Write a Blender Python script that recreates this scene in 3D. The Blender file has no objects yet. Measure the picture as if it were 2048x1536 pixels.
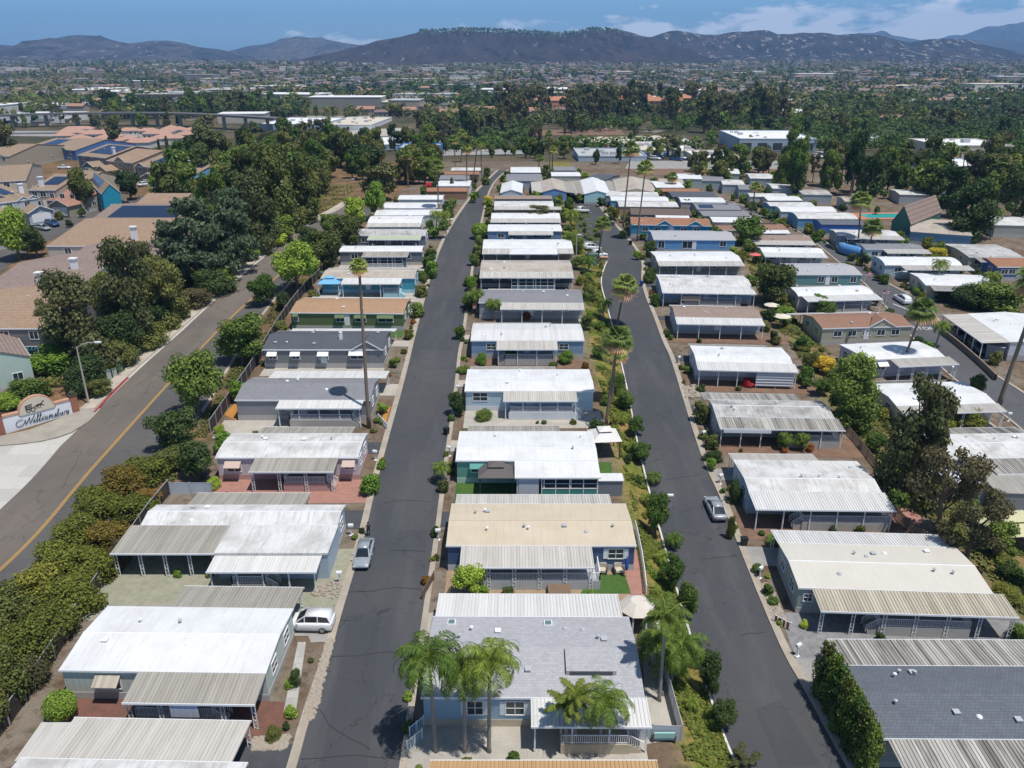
import bpy, math, random, bisect
import numpy as np
from mathutils import Vector, Matrix, noise
R = math.radians
random.seed(7)
SC = bpy.context.scene
# ------------------------------------------------------------------ camera
CAMH = 50.0; FPX = 1600.0; PITCH = 22.35
cam = bpy.data.cameras.new('camera'); camo = bpy.data.objects.new('camera', cam)
SC.collection.objects.link(camo)
cam.sensor_width = 36.0; cam.lens = FPX/2048*36.0; cam.clip_end = 40000; cam.clip_start = .5
camo.location = (0, 0, CAMH); camo.rotation_euler = (R(90-PITCH), 0, 0)
SC.camera = camo
# ------------------------------------------------------------------ light
SUN_DIR = Vector((-.27, .23, -1.0)).normalized()          # the way the light travels
SUN_EL = math.asin(-SUN_DIR.z); SUN_AZ = math.atan2(-SUN_DIR.x, -SUN_DIR.y)   # azimuth from +Y clockwise
sun = bpy.data.lights.new('sun', 'SUN'); suno = bpy.data.objects.new('sun', sun); SC.collection.objects.link(suno)
sun.energy = 4.7; sun.angle = R(.53); sun.color = (1, .955, .885)
suno.rotation_euler = SUN_DIR.to_track_quat('-Z', 'Y').to_euler()
W = bpy.data.worlds.new('World'); SC.world = W; W.use_nodes = True
def nd(nt, t, **k):
    n = nt.nodes.new(t)
    for a, v in k.items():
        if a.startswith('i_'):
            n.inputs[a[2:].replace('_', ' ')].default_value = v
        else: setattr(n, a, v)
    return n
def world():
    nt = W.node_tree; nt.nodes.clear(); L = nt.links.new
    out = nd(nt, 'ShaderNodeOutputWorld'); bg = nd(nt, 'ShaderNodeBackground'); bg.inputs['Strength'].default_value = .088
    sky = nd(nt, 'ShaderNodeTexSky'); sky.sky_type = 'NISHITA'; sky.sun_disc = False
    sky.sun_elevation = SUN_EL; sky.sun_rotation = SUN_AZ; sky.air_density = 1.0; sky.dust_density = .6; sky.ozone_density = 2.2; sky.altitude = 100
    co = nd(nt, 'ShaderNodeTexCoord'); sep = nd(nt, 'ShaderNodeSeparateXYZ'); L(co.outputs['Generated'], sep.inputs[0])
    # far cumulus lying along the horizon
    mp = nd(nt, 'ShaderNodeMapping'); mp.inputs['Scale'].default_value = (12, 12, 34); L(co.outputs['Generated'], mp.inputs[0])
    no = nd(nt, 'ShaderNodeTexNoise', i_Scale=1.6, i_Detail=7.0, i_Roughness=.55); L(mp.outputs[0], no.inputs['Vector'])
    n2 = nd(nt, 'ShaderNodeTexNoise', i_Scale=2.2, i_Detail=1.0); L(co.outputs['Generated'], n2.inputs['Vector'])
    # azimuth weight: more cloud towards +X
    def mr(src, a, b, c, d, clamp=True):
        m = nd(nt, 'ShaderNodeMapRange'); m.clamp = clamp
        for i, v in zip((1, 2, 3, 4), (a, b, c, d)): m.inputs[i].default_value = v
        L(src, m.inputs[0]); return m.outputs[0]
    def ma(op, a, b):
        m = nd(nt, 'ShaderNodeMath', operation=op)
        for i, v in enumerate((a, b)):
            if isinstance(v, (int, float)): m.inputs[i].default_value = v
            else: L(v, m.inputs[i])
        return m.outputs[0]
    azw = mr(sep.outputs['X'], -.5, .55, -.26, .27, False)
    top = mr(sep.outputs['Z'], .012, .085, .1, -.34, False)
    dens = ma('ADD', ma('ADD', no.outputs['Fac'], azw), top)
    mask = mr(dens, .52, .64, 0, 1)
    mask = ma('MULTIPLY', mask, .8)
    mix = nd(nt, 'ShaderNodeMix', data_type='RGBA'); L(mask, mix.inputs['Factor']); tn = nd(nt, 'ShaderNodeMix', data_type='RGBA', blend_type='MULTIPLY'); tn.inputs['Factor'].default_value = 1; L(sky.outputs[0], tn.inputs[6]); tc_ = nd(nt, 'ShaderNodeMix', data_type='RGBA'); L(mr(sep.outputs['Z'], .08, .45, 0, 1), tc_.inputs['Factor']); tc_.inputs[6].default_value = (.82,1.28,1.80,1); tc_.inputs[7].default_value = (1.0,1.02,1.0,1); L(tc_.outputs[2], tn.inputs[7]); L(tn.outputs[2], mix.inputs[6]); mix.inputs[7].default_value = (17, 17, 17, 1)
    L(mix.outputs[2], bg.inputs['Color']); L(bg.outputs[0], out.inputs[0])
world()
SC.view_settings.view_transform = 'Standard'; SC.view_settings.look = 'None'; SC.view_settings.gamma = 1
SC.view_settings.exposure = .02
SC.cycles.max_bounces = 5; SC.cycles.diffuse_bounces = 3; SC.cycles.transparent_max_bounces = 8; SC.cycles.volume_bounces = 0
# ------------------------------------------------------------------ terrain
CT, ST = math.cos(R(PITCH)), math.sin(R(PITCH))
def ray(px, py):
    t = (py-768)/FPX; s = (px-1024)/FPX
    return (s, CT-t*ST, -ST-t*CT)
def sm(a, b, x):
    t = min(1, max(0, (x-a)/(b-a))); return t*t*(3-2*t)
def z0(y):
    z = 10.0*(sm(20, 262, y)) if y > 20 else 0
    z = .62*z+.38*10*min(1, max(0, (y-35)/200))
    z -= 8.5*sm(330, 470, y)
    if y > 1300: z += 5*sm(1300, 2300, y)+10*sm(2300, 3300, y)
    return z
def hit_fn(px, py, fn, add=0):
    dx, dy, dz = ray(px, py); t = CAMH/-dz if dz < 0 else 4000
    for _ in range(24):
        z = fn(dx*t, dy*t)+add
        tn = (CAMH-z)/-dz if dz < 0 else 4000
        t = .5*t+.5*tn
    return Vector((dx*t, dy*t, fn(dx*t, dy*t)))
BK1A = [(1375,1536),(1362,1482),(1315,1290),(1290,1120),(1264,1000),(1238,900),(1216,820),(1192,740),(1176,650),(1168,570),(1150,500),(1135,420)]
RR_L = [(1490,1590),(1475,1533),(1453,1484),(1422,1396),(1388,1293),(1369,1226),(1340,1130),(1323,1068),(1304,1000),(1290,945),(1272,870),(1260,800),(1246,737),(1236,690),(1225,651),(1211,599),(1203,573),(1204,550),(1216,521)]
BK2A = [(2260,1536),(2150,1380),(2080,1280),(1960,1130),(1830,1012),(1710,870),(1618,745),(1555,655),(1518,585),(1492,520),(1470,465)]
BK2B = [(2420,1536),(2330,1380),(2250,1270),(2060,1110),(1925,1000),(1850,925),(1735,790),(1652,700),(1592,640),(1565,590),(1528,520),(1500,465)]
def line_fn(pts, drop):
    w = sorted(((p.y, p.x) for p in (hit_fn(a, b, lambda x, y: z0(y)-drop) for a, b in pts)))
    ys = [a for a, _ in w]; xs = [b for _, b in w]
    return lambda y: float(np.interp(y, ys, xs))
b1a, b1b, b2a, b2b = line_fn(BK1A, 0), line_fn(RR_L, 1.5), line_fn(BK2A, 1.5), line_fn(BK2B, 3.2)
def gz_true(x, y):
    z = z0(y)
    if y < 420:
        f = 1-sm(250, 330, y)
        if f > 0:
            a, b = b1a(y)+.3, b1b(y)-.9
            z -= 1.5*f*min(1, max(0, (x-a)/max(.5, b-a)))
            a, b = b2a(y), b2b(y)
            z -= 1.7*f*sm(a, max(a+1.5, b), x)
    if y > 340 or abs(x) > 260:
        k = min(1, max((y-340)/200, (abs(x)-260)/150)) if max(y-340, abs(x)-260) > 0 else 0
        z += k*3.0*(noise.noise(Vector((x/420, y/420, 3)))+.35*noise.noise(Vector((x/150, y/150, 7))))
    if y > 1100: z += min(1, (y-1100)/900)*11*(noise.noise(Vector((x/520, y/620, 13)))+.3)
    return z
def _lines(segs):
    o = []
    for a, b, st in segs:
        v = a
        while v < b-1e-6: o.append(v); v += st
    o.append(segs[-1][1]); return o
GX = _lines([(-14000,-3000,1000),(-3000,-600,100),(-600,-170,20),(-170,190,2.0),(190,600,20),(600,3000,100),(3000,14000,1000)])
GY = _lines([(-300,0,50),(0,24,8),(24,340,2.0),(340,700,12),(700,3600,60),(3600,16000,800)])
GZ = np.zeros((len(GX), len(GY)))
for i, x in enumerate(GX):
    for j, y in enumerate(GY): GZ[i, j] = gz_true(x, y)
def gz(x, y):
    i = min(len(GX)-2, max(0, bisect.bisect_right(GX, x)-1)); j = min(len(GY)-2, max(0, bisect.bisect_right(GY, y)-1))
    u = (x-GX[i])/(GX[i+1]-GX[i]); v = (y-GY[j])/(GY[j+1]-GY[j])
    a, b, c, d = GZ[i, j], GZ[i+1, j], GZ[i, j+1], GZ[i+1, j+1]
    return float(a*(1-u)*(1-v)+b*u*(1-v)+c*(1-u)*v+d*u*v)
def P(px, py, h=0.0):
    """pixel of the photograph -> point h metres above the ground"""
    dx, dy, dz = ray(px, py); lo, hi = 5.0, None
    t = 20.0
    while t < 9000:
        if CAMH+dz*t < gz(dx*t, dy*t)+h: hi = t; break
        lo = t; t *= 1.03
    if hi is None: hi = 9000.
    for _ in range(30):
        m = .5*(lo+hi)
        if CAMH+dz*m < gz(dx*m, dy*m)+h: hi = m
        else: lo = m
    return Vector((dx*hi, dy*hi, CAMH+dz*hi))
def PZ(px, py, z):
    dx, dy, dz = ray(px, py); t = (CAMH-z)/-dz
    return Vector((dx*t, dy*t, z))
def depth(p): return p.y*CT+(CAMH-p.z)*ST
# ------------------------------------------------------------------ mesh building
C = SC.collection
class MB:
    def __init__(s): s.v = []; s.f = []; s.m = None
    def add(s, vs, fs):
        o = len(s.v)
        s.v += [tuple(s.m @ Vector(p)) if s.m else tuple(p) for p in vs]; s.f += [tuple(i+o for i in f) for f in fs]
    def box(s, x0, x1, y0, y1, z0, z1):
        s.add([(x0,y0,z0),(x1,y0,z0),(x1,y1,z0),(x0,y1,z0),(x0,y0,z1),(x1,y0,z1),(x1,y1,z1),(x0,y1,z1)],
              [(0,3,2,1),(4,5,6,7),(0,1,5,4),(1,2,6,5),(2,3,7,6),(3,0,4,7)])
    def bar(s, a, b, w, h=None):
        a, b = Vector(a), Vector(b); d = (b-a); h = h or w
        if d.length < 1e-6: return
        d.normalize(); up = Vector((0,0,1)) if abs(d.z) < .95 else Vector((0,1,0))
        x = d.cross(up).normalized()*w/2; y = x.cross(d).normalized()*h/2
        vs = [a-x-y, a+x-y, a+x+y, a-x+y, b-x-y, b+x-y, b+x+y, b-x+y]
        s.add([tuple(p) for p in vs], [(0,1,2,3),(4,7,6,5),(0,4,5,1),(1,5,6,2),(2,6,7,3),(3,7,4,0)])
    def tube(s, pts, rs, n=6, cap=True):
        pts = [Vector(p) for p in pts]; rings = []
        for k, p in enumerate(pts):
            d = (pts[min(k+1, len(pts)-1)]-pts[max(k-1, 0)]).normalized()
            up = Vector((0,0,1)) if abs(d.z) < .9 else Vector((1,0,0))
            x = d.cross(up).normalized(); y = x.cross(d)
            r = rs[k] if isinstance(rs, (list, tuple)) else rs
            rings.append([tuple(p+x*r*math.cos(2*math.pi*i/n)+y*r*math.sin(2*math.pi*i/n)) for i in range(n)])
        vs = [v for r_ in rings for v in r_]; fs = []
        for k in range(len(pts)-1):
            for i in range(n):
                j = (i+1) % n; fs.append((k*n+i, k*n+j, (k+1)*n+j, (k+1)*n+i))
        if cap: fs.append(tuple(range(n))[::-1]); fs.append(tuple((len(pts)-1)*n+i for i in range(n)))
        s.add(vs, fs)
    def lathe(s, c, prof, n=10):
        vs = []; fs = []
        for r, z in prof: vs += [(c[0]+r*math.cos(2*math.pi*i/n), c[1]+r*math.sin(2*math.pi*i/n), c[2]+z) for i in range(n)]
        for k in range(len(prof)-1):
            for i in range(n):
                j = (i+1) % n; fs.append((k*n+i, k*n+j, (k+1)*n+j, (k+1)*n+i))
        fs.append(tuple(range(n))[::-1]); fs.append(tuple((len(prof)-1)*n+i for i in range(n)))
        s.add(vs, fs)
    def prism(s, poly, z0, z1):
        n = len(poly); s.add([(x,y,z0) for x,y in poly]+[(x,y,z1) for x,y in poly],
              [tuple(range(n))[::-1], tuple(range(n,2*n))]+[(i,(i+1)%n,n+(i+1)%n,n+i) for i in range(n)])
    def build(s, name, m=None, parent=None, smooth=False, loc=None):
        me = bpy.data.meshes.new(name); me.from_pydata(s.v, [], s.f)
        if m is not None: me.materials.append(m)
        if smooth: me.polygons.foreach_set('use_smooth', [True]*len(me.polygons))
        o = bpy.data.objects.new(name, me); C.objects.link(o)
        if parent is not None: o.parent = parent
        if loc is not None: o.location = loc
        return o
def tag(o, label=None, cat=None, group=None, kind=None):
    if label: o['label'] = label
    if cat: o['category'] = cat
    if group: o['group'] = group
    if kind: o['kind'] = kind
    return o
def empty(name, loc, rz=0, label=None, cat=None, group=None, sc=None):
    o = bpy.data.objects.new(name, None); C.objects.link(o); o.location = loc; o.rotation_euler = (0, 0, rz); o.empty_display_size = .3
    if sc: o.scale = sc
    return tag(o, label, cat, group)
def copy_tree(o, parent=None):
    c = o.copy(); C.objects.link(c)
    if parent is not None: c.parent = parent; c.matrix_parent_inverse = o.matrix_parent_inverse
    for ch in KIDS.get(o.name, ()): copy_tree(ch, c)
    return c
KIDS = {}
def reg(o):                       # remembers a finished prototype's children for copying
    for ch in o.children: KIDS.setdefault(o.name, []).append(ch); reg(ch)
def rgb(h):                      # sRGB hex -> linear
    h = h.lstrip('#'); v = [int(h[i:i+2], 16)/255 for i in (0, 2, 4)]
    return tuple(((c+.055)/1.055)**2.4 if c > .04045 else c/12.92 for c in v)
# ------------------------------------------------------------------ materials
MC = {}
def mat(name, col, rough=.7, pat=None, amt=.25, sc=1.0, col2=None, metal=0., spec=.4, **kw):
    if name in MC: return MC[name]
    m = bpy.data.materials.new(name); m.use_nodes = True; nt = m.node_tree; L = nt.links.new
    b = nt.nodes['Principled BSDF']; b.inputs['Roughness'].default_value = rough; b.inputs['Metallic'].default_value = metal
    b.inputs['Specular IOR Level'].default_value = spec
    if isinstance(col, str): col = rgb(col)
    if isinstance(col2, str): col2 = rgb(col2)
    col = (*col[:3], 1)
    if col2 is None: col2 = tuple(c*.6 for c in col[:3])
    col2 = (*col2[:3], 1)
    co = nd(nt, 'ShaderNodeTexCoord'); ob = co.outputs['Object']
    oi = nd(nt, 'ShaderNodeObjectInfo')
    def mix(f, a, c, blend='MIX'):
        x = nd(nt, 'ShaderNodeMix', data_type='RGBA', blend_type=blend)
        if isinstance(f, (int, float)): x.inputs['Factor'].default_value = f
        else: L(f, x.inputs['Factor'])
        for i, q in ((6, a), (7, c)):
            if isinstance(q, tuple): x.inputs[i].default_value = q
            else: L(q, x.inputs[i])
        return x.outputs[2]
    def ns(scale, detail=4, mp=(1,1,1), rough_=.6, src=None):
        p = nd(nt, 'ShaderNodeMapping'); p.inputs['Scale'].default_value = mp; L(src or ob, p.inputs[0])
        ad = nd(nt, 'ShaderNodeVectorMath', operation='ADD'); L(p.outputs[0], ad.inputs[0])
        rr = nd(nt, 'ShaderNodeMath', operation='MULTIPLY'); L(oi.outputs['Random'], rr.inputs[0]); rr.inputs[1].default_value = 97.
        L(rr.outputs[0], ad.inputs[1])
        n = nd(nt, 'ShaderNodeTexNoise', i_Scale=scale, i_Detail=float(detail), i_Roughness=rough_); L(ad.outputs[0], n.inputs['Vector']); return n.outputs['Fac']
    def ramp(src, a, b_, lo=0., hi=1.):
        r = nd(nt, 'ShaderNodeMapRange'); L(src, r.inputs[0])
        for i, v in zip((1,2,3,4), (a, b_, lo, hi)): r.inputs[i].default_value = v
        return r.outputs[0]
    def bump(src, dist, st=1.):
        bp = nd(nt, 'ShaderNodeBump'); bp.inputs['Strength'].default_value = st; bp.inputs['Distance'].default_value = dist
        L(src, bp.inputs['Height']); L(bp.outputs[0], b.inputs['Normal'])
    out = col
    if pat == 'roofwhite':      # elastomeric roof: broad faint stains, streaks that run down the slope, seams
        a = mix(ramp(ns(.35, 6), .42, .75, 0, amt), col, col2)
        a = mix(ramp(ns(1.0, 3, (3.2, .35, 1)), .5, .8, 0, amt*.9), a, col2)
        w = nd(nt, 'ShaderNodeTexWave', i_Scale=.41*sc, i_Distortion=0.); w.bands_direction = 'X'; L(ob, w.inputs['Vector'])
        a = mix(ramp(w.outputs['Fac'], .965, 1., 0, .16), a, col2)
        out = a; bump(ns(14, 3), .004)
    elif pat == 'corr':         # painted ribbed metal: rib to rib tone, rust and dirt streaks down the slope
        a = mix(ramp(ns(1.0, 2, (2.6, .05, .05)), .35, .7, 0, amt), col, col2)
        a = mix(ramp(ns(.5, 6, (2, .5, 1)), .5, .78, 0, amt*.9), a, col2)
        out = a
    elif pat == 'shingle':
        br = nd(nt, 'ShaderNodeTexBrick'); br.offset = .5
        br.inputs['Scale'].default_value = 1.0; br.inputs['Brick Width'].default_value = .34*sc; br.inputs['Row Height'].default_value = .26*sc
        br.inputs['Mortar Size'].default_value = .022*sc; br.inputs['Mortar Smooth'].default_value = .3; br.inputs['Bias'].default_value = -.1
        br.inputs['Color1'].default_value = col; br.inputs['Color2'].default_value = tuple(c*.80 for c in col[:3])+(1,); br.inputs['Mortar'].default_value = col2
        L(ob, br.inputs['Vector'])
        a = mix(ramp(ns(.5, 5), .4, .75, 0, amt), br.outputs['Color'], col2)
        out = mix(ramp(ns(22, 2), .3, .7, 0, .25), a, col2)
    elif pat == 'tile':
        w = nd(nt, 'ShaderNodeTexWave', i_Scale=.55, i_Distortion=.3); w.bands_direction = 'Y'; w.wave_profile = 'SAW'; w.inputs['Detail Scale'].default_value = 3.; L(ob, w.inputs['Vector'])
        a = mix(ramp(w.outputs['Fac'], .55, .95, 0, .75), col, col2)
        a = mix(ramp(ns(2.2, 3, (1, .35, 1)), .4, .7, 0, .5), a, col2)
        w2 = nd(nt, 'ShaderNodeTexWave', i_Scale=.8, i_Distortion=0.); w2.bands_direction = 'X'; L(ob, w2.inputs['Vector'])
        out = mix(ramp(w2.outputs['Fac'], .6, 1, 0, .25), a, col2); bump(w.outputs['Fac'], .03)
    elif pat in ('siding', 'vsiding'):
        w = nd(nt, 'ShaderNodeTexWave', i_Scale=1.25*sc, i_Distortion=0.); w.wave_profile = 'SAW'
        if pat == 'siding': w.bands_direction = 'Z'; L(ob, w.inputs['Vector'])
        else:
            w.bands_direction = 'DIAGONAL'; m3 = nd(nt, 'ShaderNodeMapping'); m3.inputs['Scale'].default_value = (1, 1, 0); L(ob, m3.inputs[0]); L(m3.outputs[0], w.inputs['Vector'])
        a = mix(ramp(w.outputs['Fac'], .80, .97, 0, .5), col, col2)
        out = mix(ramp(ns(.7, 5), .45, .8, 0, amt), a, col2); bump(w.outputs['Fac'], .02)
    elif pat == 'ground':       # gravel, soil, concrete, mulch
        a = mix(ramp(ns(.7*sc, 8, src=co.outputs['Object']), .38, .66), col, col2)
        out = mix(ramp(ns(9*sc, 3), .35, .7, 0, amt), a, tuple(c*.45 for c in col2[:3])+(1,)); bump(ns(12*sc, 3), .03)
    elif pat == 'stone':
        v = nd(nt, 'ShaderNodeTexVoronoi', i_Scale=3.2*sc); L(ob, v.inputs['Vector'])
        a = mix(v.outputs['Color'], col, col2, 'MIX'); a = mix(ramp(v.outputs['Distance'], .0, .28, 0, 0), a, col)
        vv = nd(nt, 'ShaderNodeSeparateColor'); L(v.outputs['Color'], vv.inputs[0])
        a = mix(vv.outputs[0], col, col2); out = mix(ramp(v.outputs['Distance'], .26, .42, 0, .85), a, (.02, .018, .015, 1)); bump(v.outputs['Distance'], -.05)
    elif pat == 'paver':
        br = nd(nt, 'ShaderNodeTexBrick'); br.offset = .5
        br.inputs['Scale'].default_value = 1.0; br.inputs['Brick Width'].default_value = .5*sc; br.inputs['Row Height'].default_value = .3*sc
        br.inputs['Mortar Size'].default_value = .02; br.inputs['Color1'].default_value = col; br.inputs['Color2'].default_value = tuple(c*.8 for c in col[:3])+(1,); br.inputs['Mortar'].default_value = col2
        L(ob, br.inputs['Vector']); out = mix(ramp(ns(1.5, 5), .4, .75, 0, amt), br.outputs['Color'], col2)
    elif pat == 'plain':
        out = mix(ramp(ns(1.2*sc, 5), .42, .78, 0, amt), col, col2)
    elif pat == 'leaf':
        g = nd(nt, 'ShaderNodeNewGeometry'); k = g.outputs['Random Per Island']
        a = mix(ramp(k, 0, 1), col, col2)
        h = nd(nt, 'ShaderNodeHueSaturation'); L(a, h.inputs['Color']); L(ramp(oi.outputs['Random'], 0, 1, .478, .518), h.inputs['Hue']); L(ramp(oi.outputs['Random'], 1, 0, .72, 1.3), h.inputs['Value'])
        a = h.outputs[0]; out = a
        tr = nd(nt, 'ShaderNodeBsdfTranslucent'); L(a, tr.inputs['Color']); mx = nd(nt, 'ShaderNodeMixShader'); mx.inputs[0].default_value = .3
        L(b.outputs[0], mx.inputs[1]); L(tr.outputs[0], mx.inputs[2]); L(mx.outputs[0], nt.nodes['Material Output'].inputs[0])
    if pat is None or isinstance(out, tuple): b.inputs['Base Color'].default_value = out
    else: L(out, b.inputs['Base Color'])
    MC[name] = m; return m
WHITE = mat('white_paint', (.78,.79,.80), .5, 'plain', .12)
GREYP = mat('grey_paint', (.42,.44,.46), .5, 'plain', .2)
GLASS = mat('window_glass', (.03,.045,.055), .06, None, spec=.8)
BLACK = mat('black_plastic', (.015,.016,.018), .45)
DARK = mat('dark_metal', (.05,.05,.055), .5)
BARK = mat('bark', (.16,.12,.085), .9, 'plain', .6, 3)
CONC = mat('concrete', (.36,.33,.28), .85, 'ground', .18, .8, (.29,.265,.225))
WOOD = mat('weathered_wood', (.19,.13,.09), .85, 'plain', .5, 2)
# ------------------------------------------------------------------ ground, roads, hills
def near_line(poly):            # world polyline from pixels
    return [P(a, b) for a, b in poly]
def resample(pts, step):
    pts = [Vector((p.x, p.y)) for p in pts]; d = [0]
    for a, b in zip(pts, pts[1:]): d.append(d[-1]+(b-a).length)
    n = max(2, int(d[-1]/step)+1); o = []
    for k in range(n):
        s = d[-1]*k/(n-1); i = min(len(pts)-2, max(0, bisect.bisect_right(d, s)-1))
        t = (s-d[i])/max(1e-6, d[i+1]-d[i]); o.append(pts[i].lerp(pts[i+1], t))
    return o
def smooth_line(pts, it=2):
    for _ in range(it):
        q = [pts[0]]
        for a, b in zip(pts, pts[1:]): q += [a.lerp(b, .25), a.lerp(b, .75)]
        q.append(pts[-1]); pts = q
    return pts
def strip(L, Rr, lift, name, m, step=2.0, cols=None):
    """sheet between two pixel polylines draped on the ground"""
    a = smooth_line(near_line(L)) if not isinstance(L[0], Vector) else L
    b = smooth_line(near_line(Rr)) if not isinstance(Rr[0], Vector) else Rr
    la = sum((p-q).length for p, q in zip(a, a[1:]))
    n = max(3, int(la/step)+1)
    def rs(p):
        q = resample(p, 1e9); tot = sum((u-v).length for u, v in zip(p, p[1:])); return resample(p, tot/(n-1)*1.0000001)[:n]
    A, B = resample_n(a, n), resample_n(b, n)
    w = max((A[n//2]-B[n//2]).length, .1); k = cols or max(1, int(w/1.6))
    m_ = MB(); vs = []; fs = []
    for i in range(n):
        for j in range(k+1):
            p = A[i].lerp(B[i], j/k); vs.append((p.x, p.y, gz(p.x, p.y)+lift))
    for i in range(n-1):
        for j in range(k):
            q = i*(k+1)+j; fs.append((q, q+1, q+k+2, q+k+1))
    m_.add(vs, fs); o = m_.build(name, m)
    if (A[1]-A[0]).cross(B[0]-A[0]) < 0: o.data.flip_normals()
    return o
def resample_n(pts, n):
    pts = [Vector((p.x, p.y)) for p in pts]; d = [0]
    for a, b in zip(pts, pts[1:]): d.append(d[-1]+(b-a).length)
    o = []
    for k in range(n):
        s = d[-1]*k/(n-1); i = min(len(pts)-2, max(0, bisect.bisect_right(d, s)-1))
        o.append(pts[i].lerp(pts[i+1], (s-d[i])/max(1e-6, d[i+1]-d[i])))
    return o
def kerb(line, w, h, name, m, side=1, lift=.05, step=1.5):
    """raised kerb of width w beside a line (world or pixel polyline); side +1 = right of travel"""
    a = smooth_line(near_line(line)) if not isinstance(line[0], Vector) else line
    tot = sum((u-v).length for u, v in zip(a, a[1:])); n = max(3, int(tot/step)); A = resample_n(a, n)
    vs = []; fs = []
    for i in range(n):
        d = (A[min(i+1, n-1)]-A[max(i-1, 0)]).normalized(); nn = Vector((d.y, -d.x))*side
        for q, z in ((0, -.3), (0, h), (w, h), (w, -.3)):
            p = A[i]+nn*q; vs.append((p.x, p.y, gz(p.x, p.y)+lift*(1 if z > 0 else 0)+z))
    for i in range(n-1):
        for j in range(3): q = i*4+j; fs.append((q, q+1, q+5, q+4) if side < 0 else (q, q+4, q+5, q+1))
    m_ = MB(); m_.add(vs, fs); return m_.build(name, m)
def offset(line, d):
    a = smooth_line(near_line(line)); tot = sum((u-v).length for u, v in zip(a, a[1:])); A = resample_n(a, max(3, int(tot/2)))
    o = []
    for i, p in enumerate(A):
        t = (A[min(i+1, len(A)-1)]-A[max(i-1, 0)]).normalized(); q = p+Vector((t.y, -t.x))*d; o.append(Vector((q.x, q.y, 0)))
    return o
MR_L = [(560,1640),(594,1536),(621,1432),(661,1316),(680,1239),(728.6,1080),(748,991),(777,878),(812,753),(831,671),(846,614),(864,547),(883,493),(906,448),(943,396),(970,367),(997,341)]
MR_R = [(780,1640),(799,1536),(820,1384),(835,1303),(849,1201),(865,1100),(885,943),(908,785),(916,700),(922,683),(935,586),(949,493),(962,441),(975,386),(988,362),(1014,340)]
RR_LL = RR_L+[(1200,508),(1166,493),(1150,450),(1147,401),(1150,395)]
RR_R = [(1760,1640),(1690,1533),(1608,1379),(1572,1321),(1533,1233),(1488,1122),(1462,1055),(1440,995),(1406,926),(1374,826),(1340,712),(1327,690),(1306,631),(1290,594),(1281,560),(1285,521),(1262,487),(1238,461),(1207,427),(1186,400),(1180,396)]
TR_L = [(2200,1000),(2048,862),(2014,833),(1900,753),(1831,681),(1790,635),(1766,605),(1725,561),(1677,524),(1629,483),(1588,457),(1513,430),(1440,408),(1380,392)]
TR_R = [(2200,900),(2048,788),(1997,757),(1941,719),(1890,667),(1868,630),(1835,598),(1776,570),(1721,532),(1657,490),(1609,457),(1554,439),(1513,422),(1450,400),(1396,388)]
AR_L = [(-420,1400),(-180,1190),(0,1020),(64,960),(120,894),(197,819),(266,750),(359,668),(410,620),(500,537),(577,478),(624,446),(676,421),(700,405)]
AR_C = [(-290,1400),(-60,1192),(0,1142),(82,1062),(164,960),(235,881),(328,777),(358,746),(420,677),(478,620),(552,556),(615,500),(652,465),(705,430),(725,413)]
AR_R = [(-150,1400),(40,1210),(102,1150),(170,1088),(264,985),(345,881),(400,830),(446,750),(492,672),(545,600),(600,545),(650,500),(680,477),(730,440),(752,420)]
def asphalt(name, c1, c2, patchy=.5):
    m = bpy.data.materials.new(name); m.use_nodes = True; nt = m.node_tree; L = nt.links.new; b = nt.nodes['Principled BSDF']
    b.inputs['Roughness'].default_value = .85; b.inputs['Specular IOR Level'].default_value = .25
    co = nd(nt, 'ShaderNodeTexCoord').outputs['Object']
    def ns(s, d, mp=(1,1,1)):
        p = nd(nt, 'ShaderNodeMapping'); p.inputs['Scale'].default_value = mp; L(co, p.inputs[0])
        n = nd(nt, 'ShaderNodeTexNoise', i_Scale=s, i_Detail=float(d), i_Roughness=.6); L(p.outputs[0], n.inputs['Vector']); return n.outputs['Fac']
    def rmp(s, a, b_, lo=0, hi=1):
        r = nd(nt, 'ShaderNodeMapRange'); L(s, r.inputs[0])
        for i, v in zip((1,2,3,4), (a, b_, lo, hi)): r.inputs[i].default_value = v
        return r.outputs[0]
    def mx(f, a, c):
        x = nd(nt, 'ShaderNodeMix', data_type='RGBA'); L(f, x.inputs['Factor'])
        for i, q in ((6, a), (7, c)):
            if isinstance(q, tuple): x.inputs[i].default_value = (*q, 1)
            else: L(q, x.inputs[i])
        return x.outputs[2]
    a = mx(rmp(ns(.06, 5), .42, .62, 0, 1), c1, c2)
    a = mx(rmp(ns(.5, 8, (1, .12, 1)), .5, .75, 0, patchy), a, tuple(c*1.5 for c in c2))
    v = nd(nt, 'ShaderNodeTexVoronoi', i_Scale=.13); v.feature = 'DISTANCE_TO_EDGE'
    dn = nd(nt, 'ShaderNodeTexNoise', i_Scale=.6, i_Detail=4.); L(co, dn.inputs['Vector'])
    ad = nd(nt, 'ShaderNodeVectorMath', operation='MULTIPLY_ADD'); L(dn.outputs['Color'], ad.inputs[0]); ad.inputs[1].default_value = (3.5,3.5,0); L(co, ad.inputs[2]); L(ad.outputs[0], v.inputs['Vector'])
    ck = rmp(v.outputs['Distance'], .0, .006, .6, 0); a = mx(ck, a, (.012,.012,.013))     # sealed cracks
    a = mx(rmp(ns(1.3, 6), .62, .72, 0, .35), a, tuple(c*.5 for c in c1))                  # oil and tyre stains
    a = mx(rmp(ns(30, 2), .3, .7, 0, .3), a, tuple(c*.5 for c in c1)); L(a, b.inputs['Base Color'])
    return m
ASPH = asphalt('asphalt_dark', (.062,.066,.074), (.080,.080,.084))
ASPB = asphalt('asphalt_brown', (.165,.14,.118), (.125,.112,.10), .6)
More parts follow.
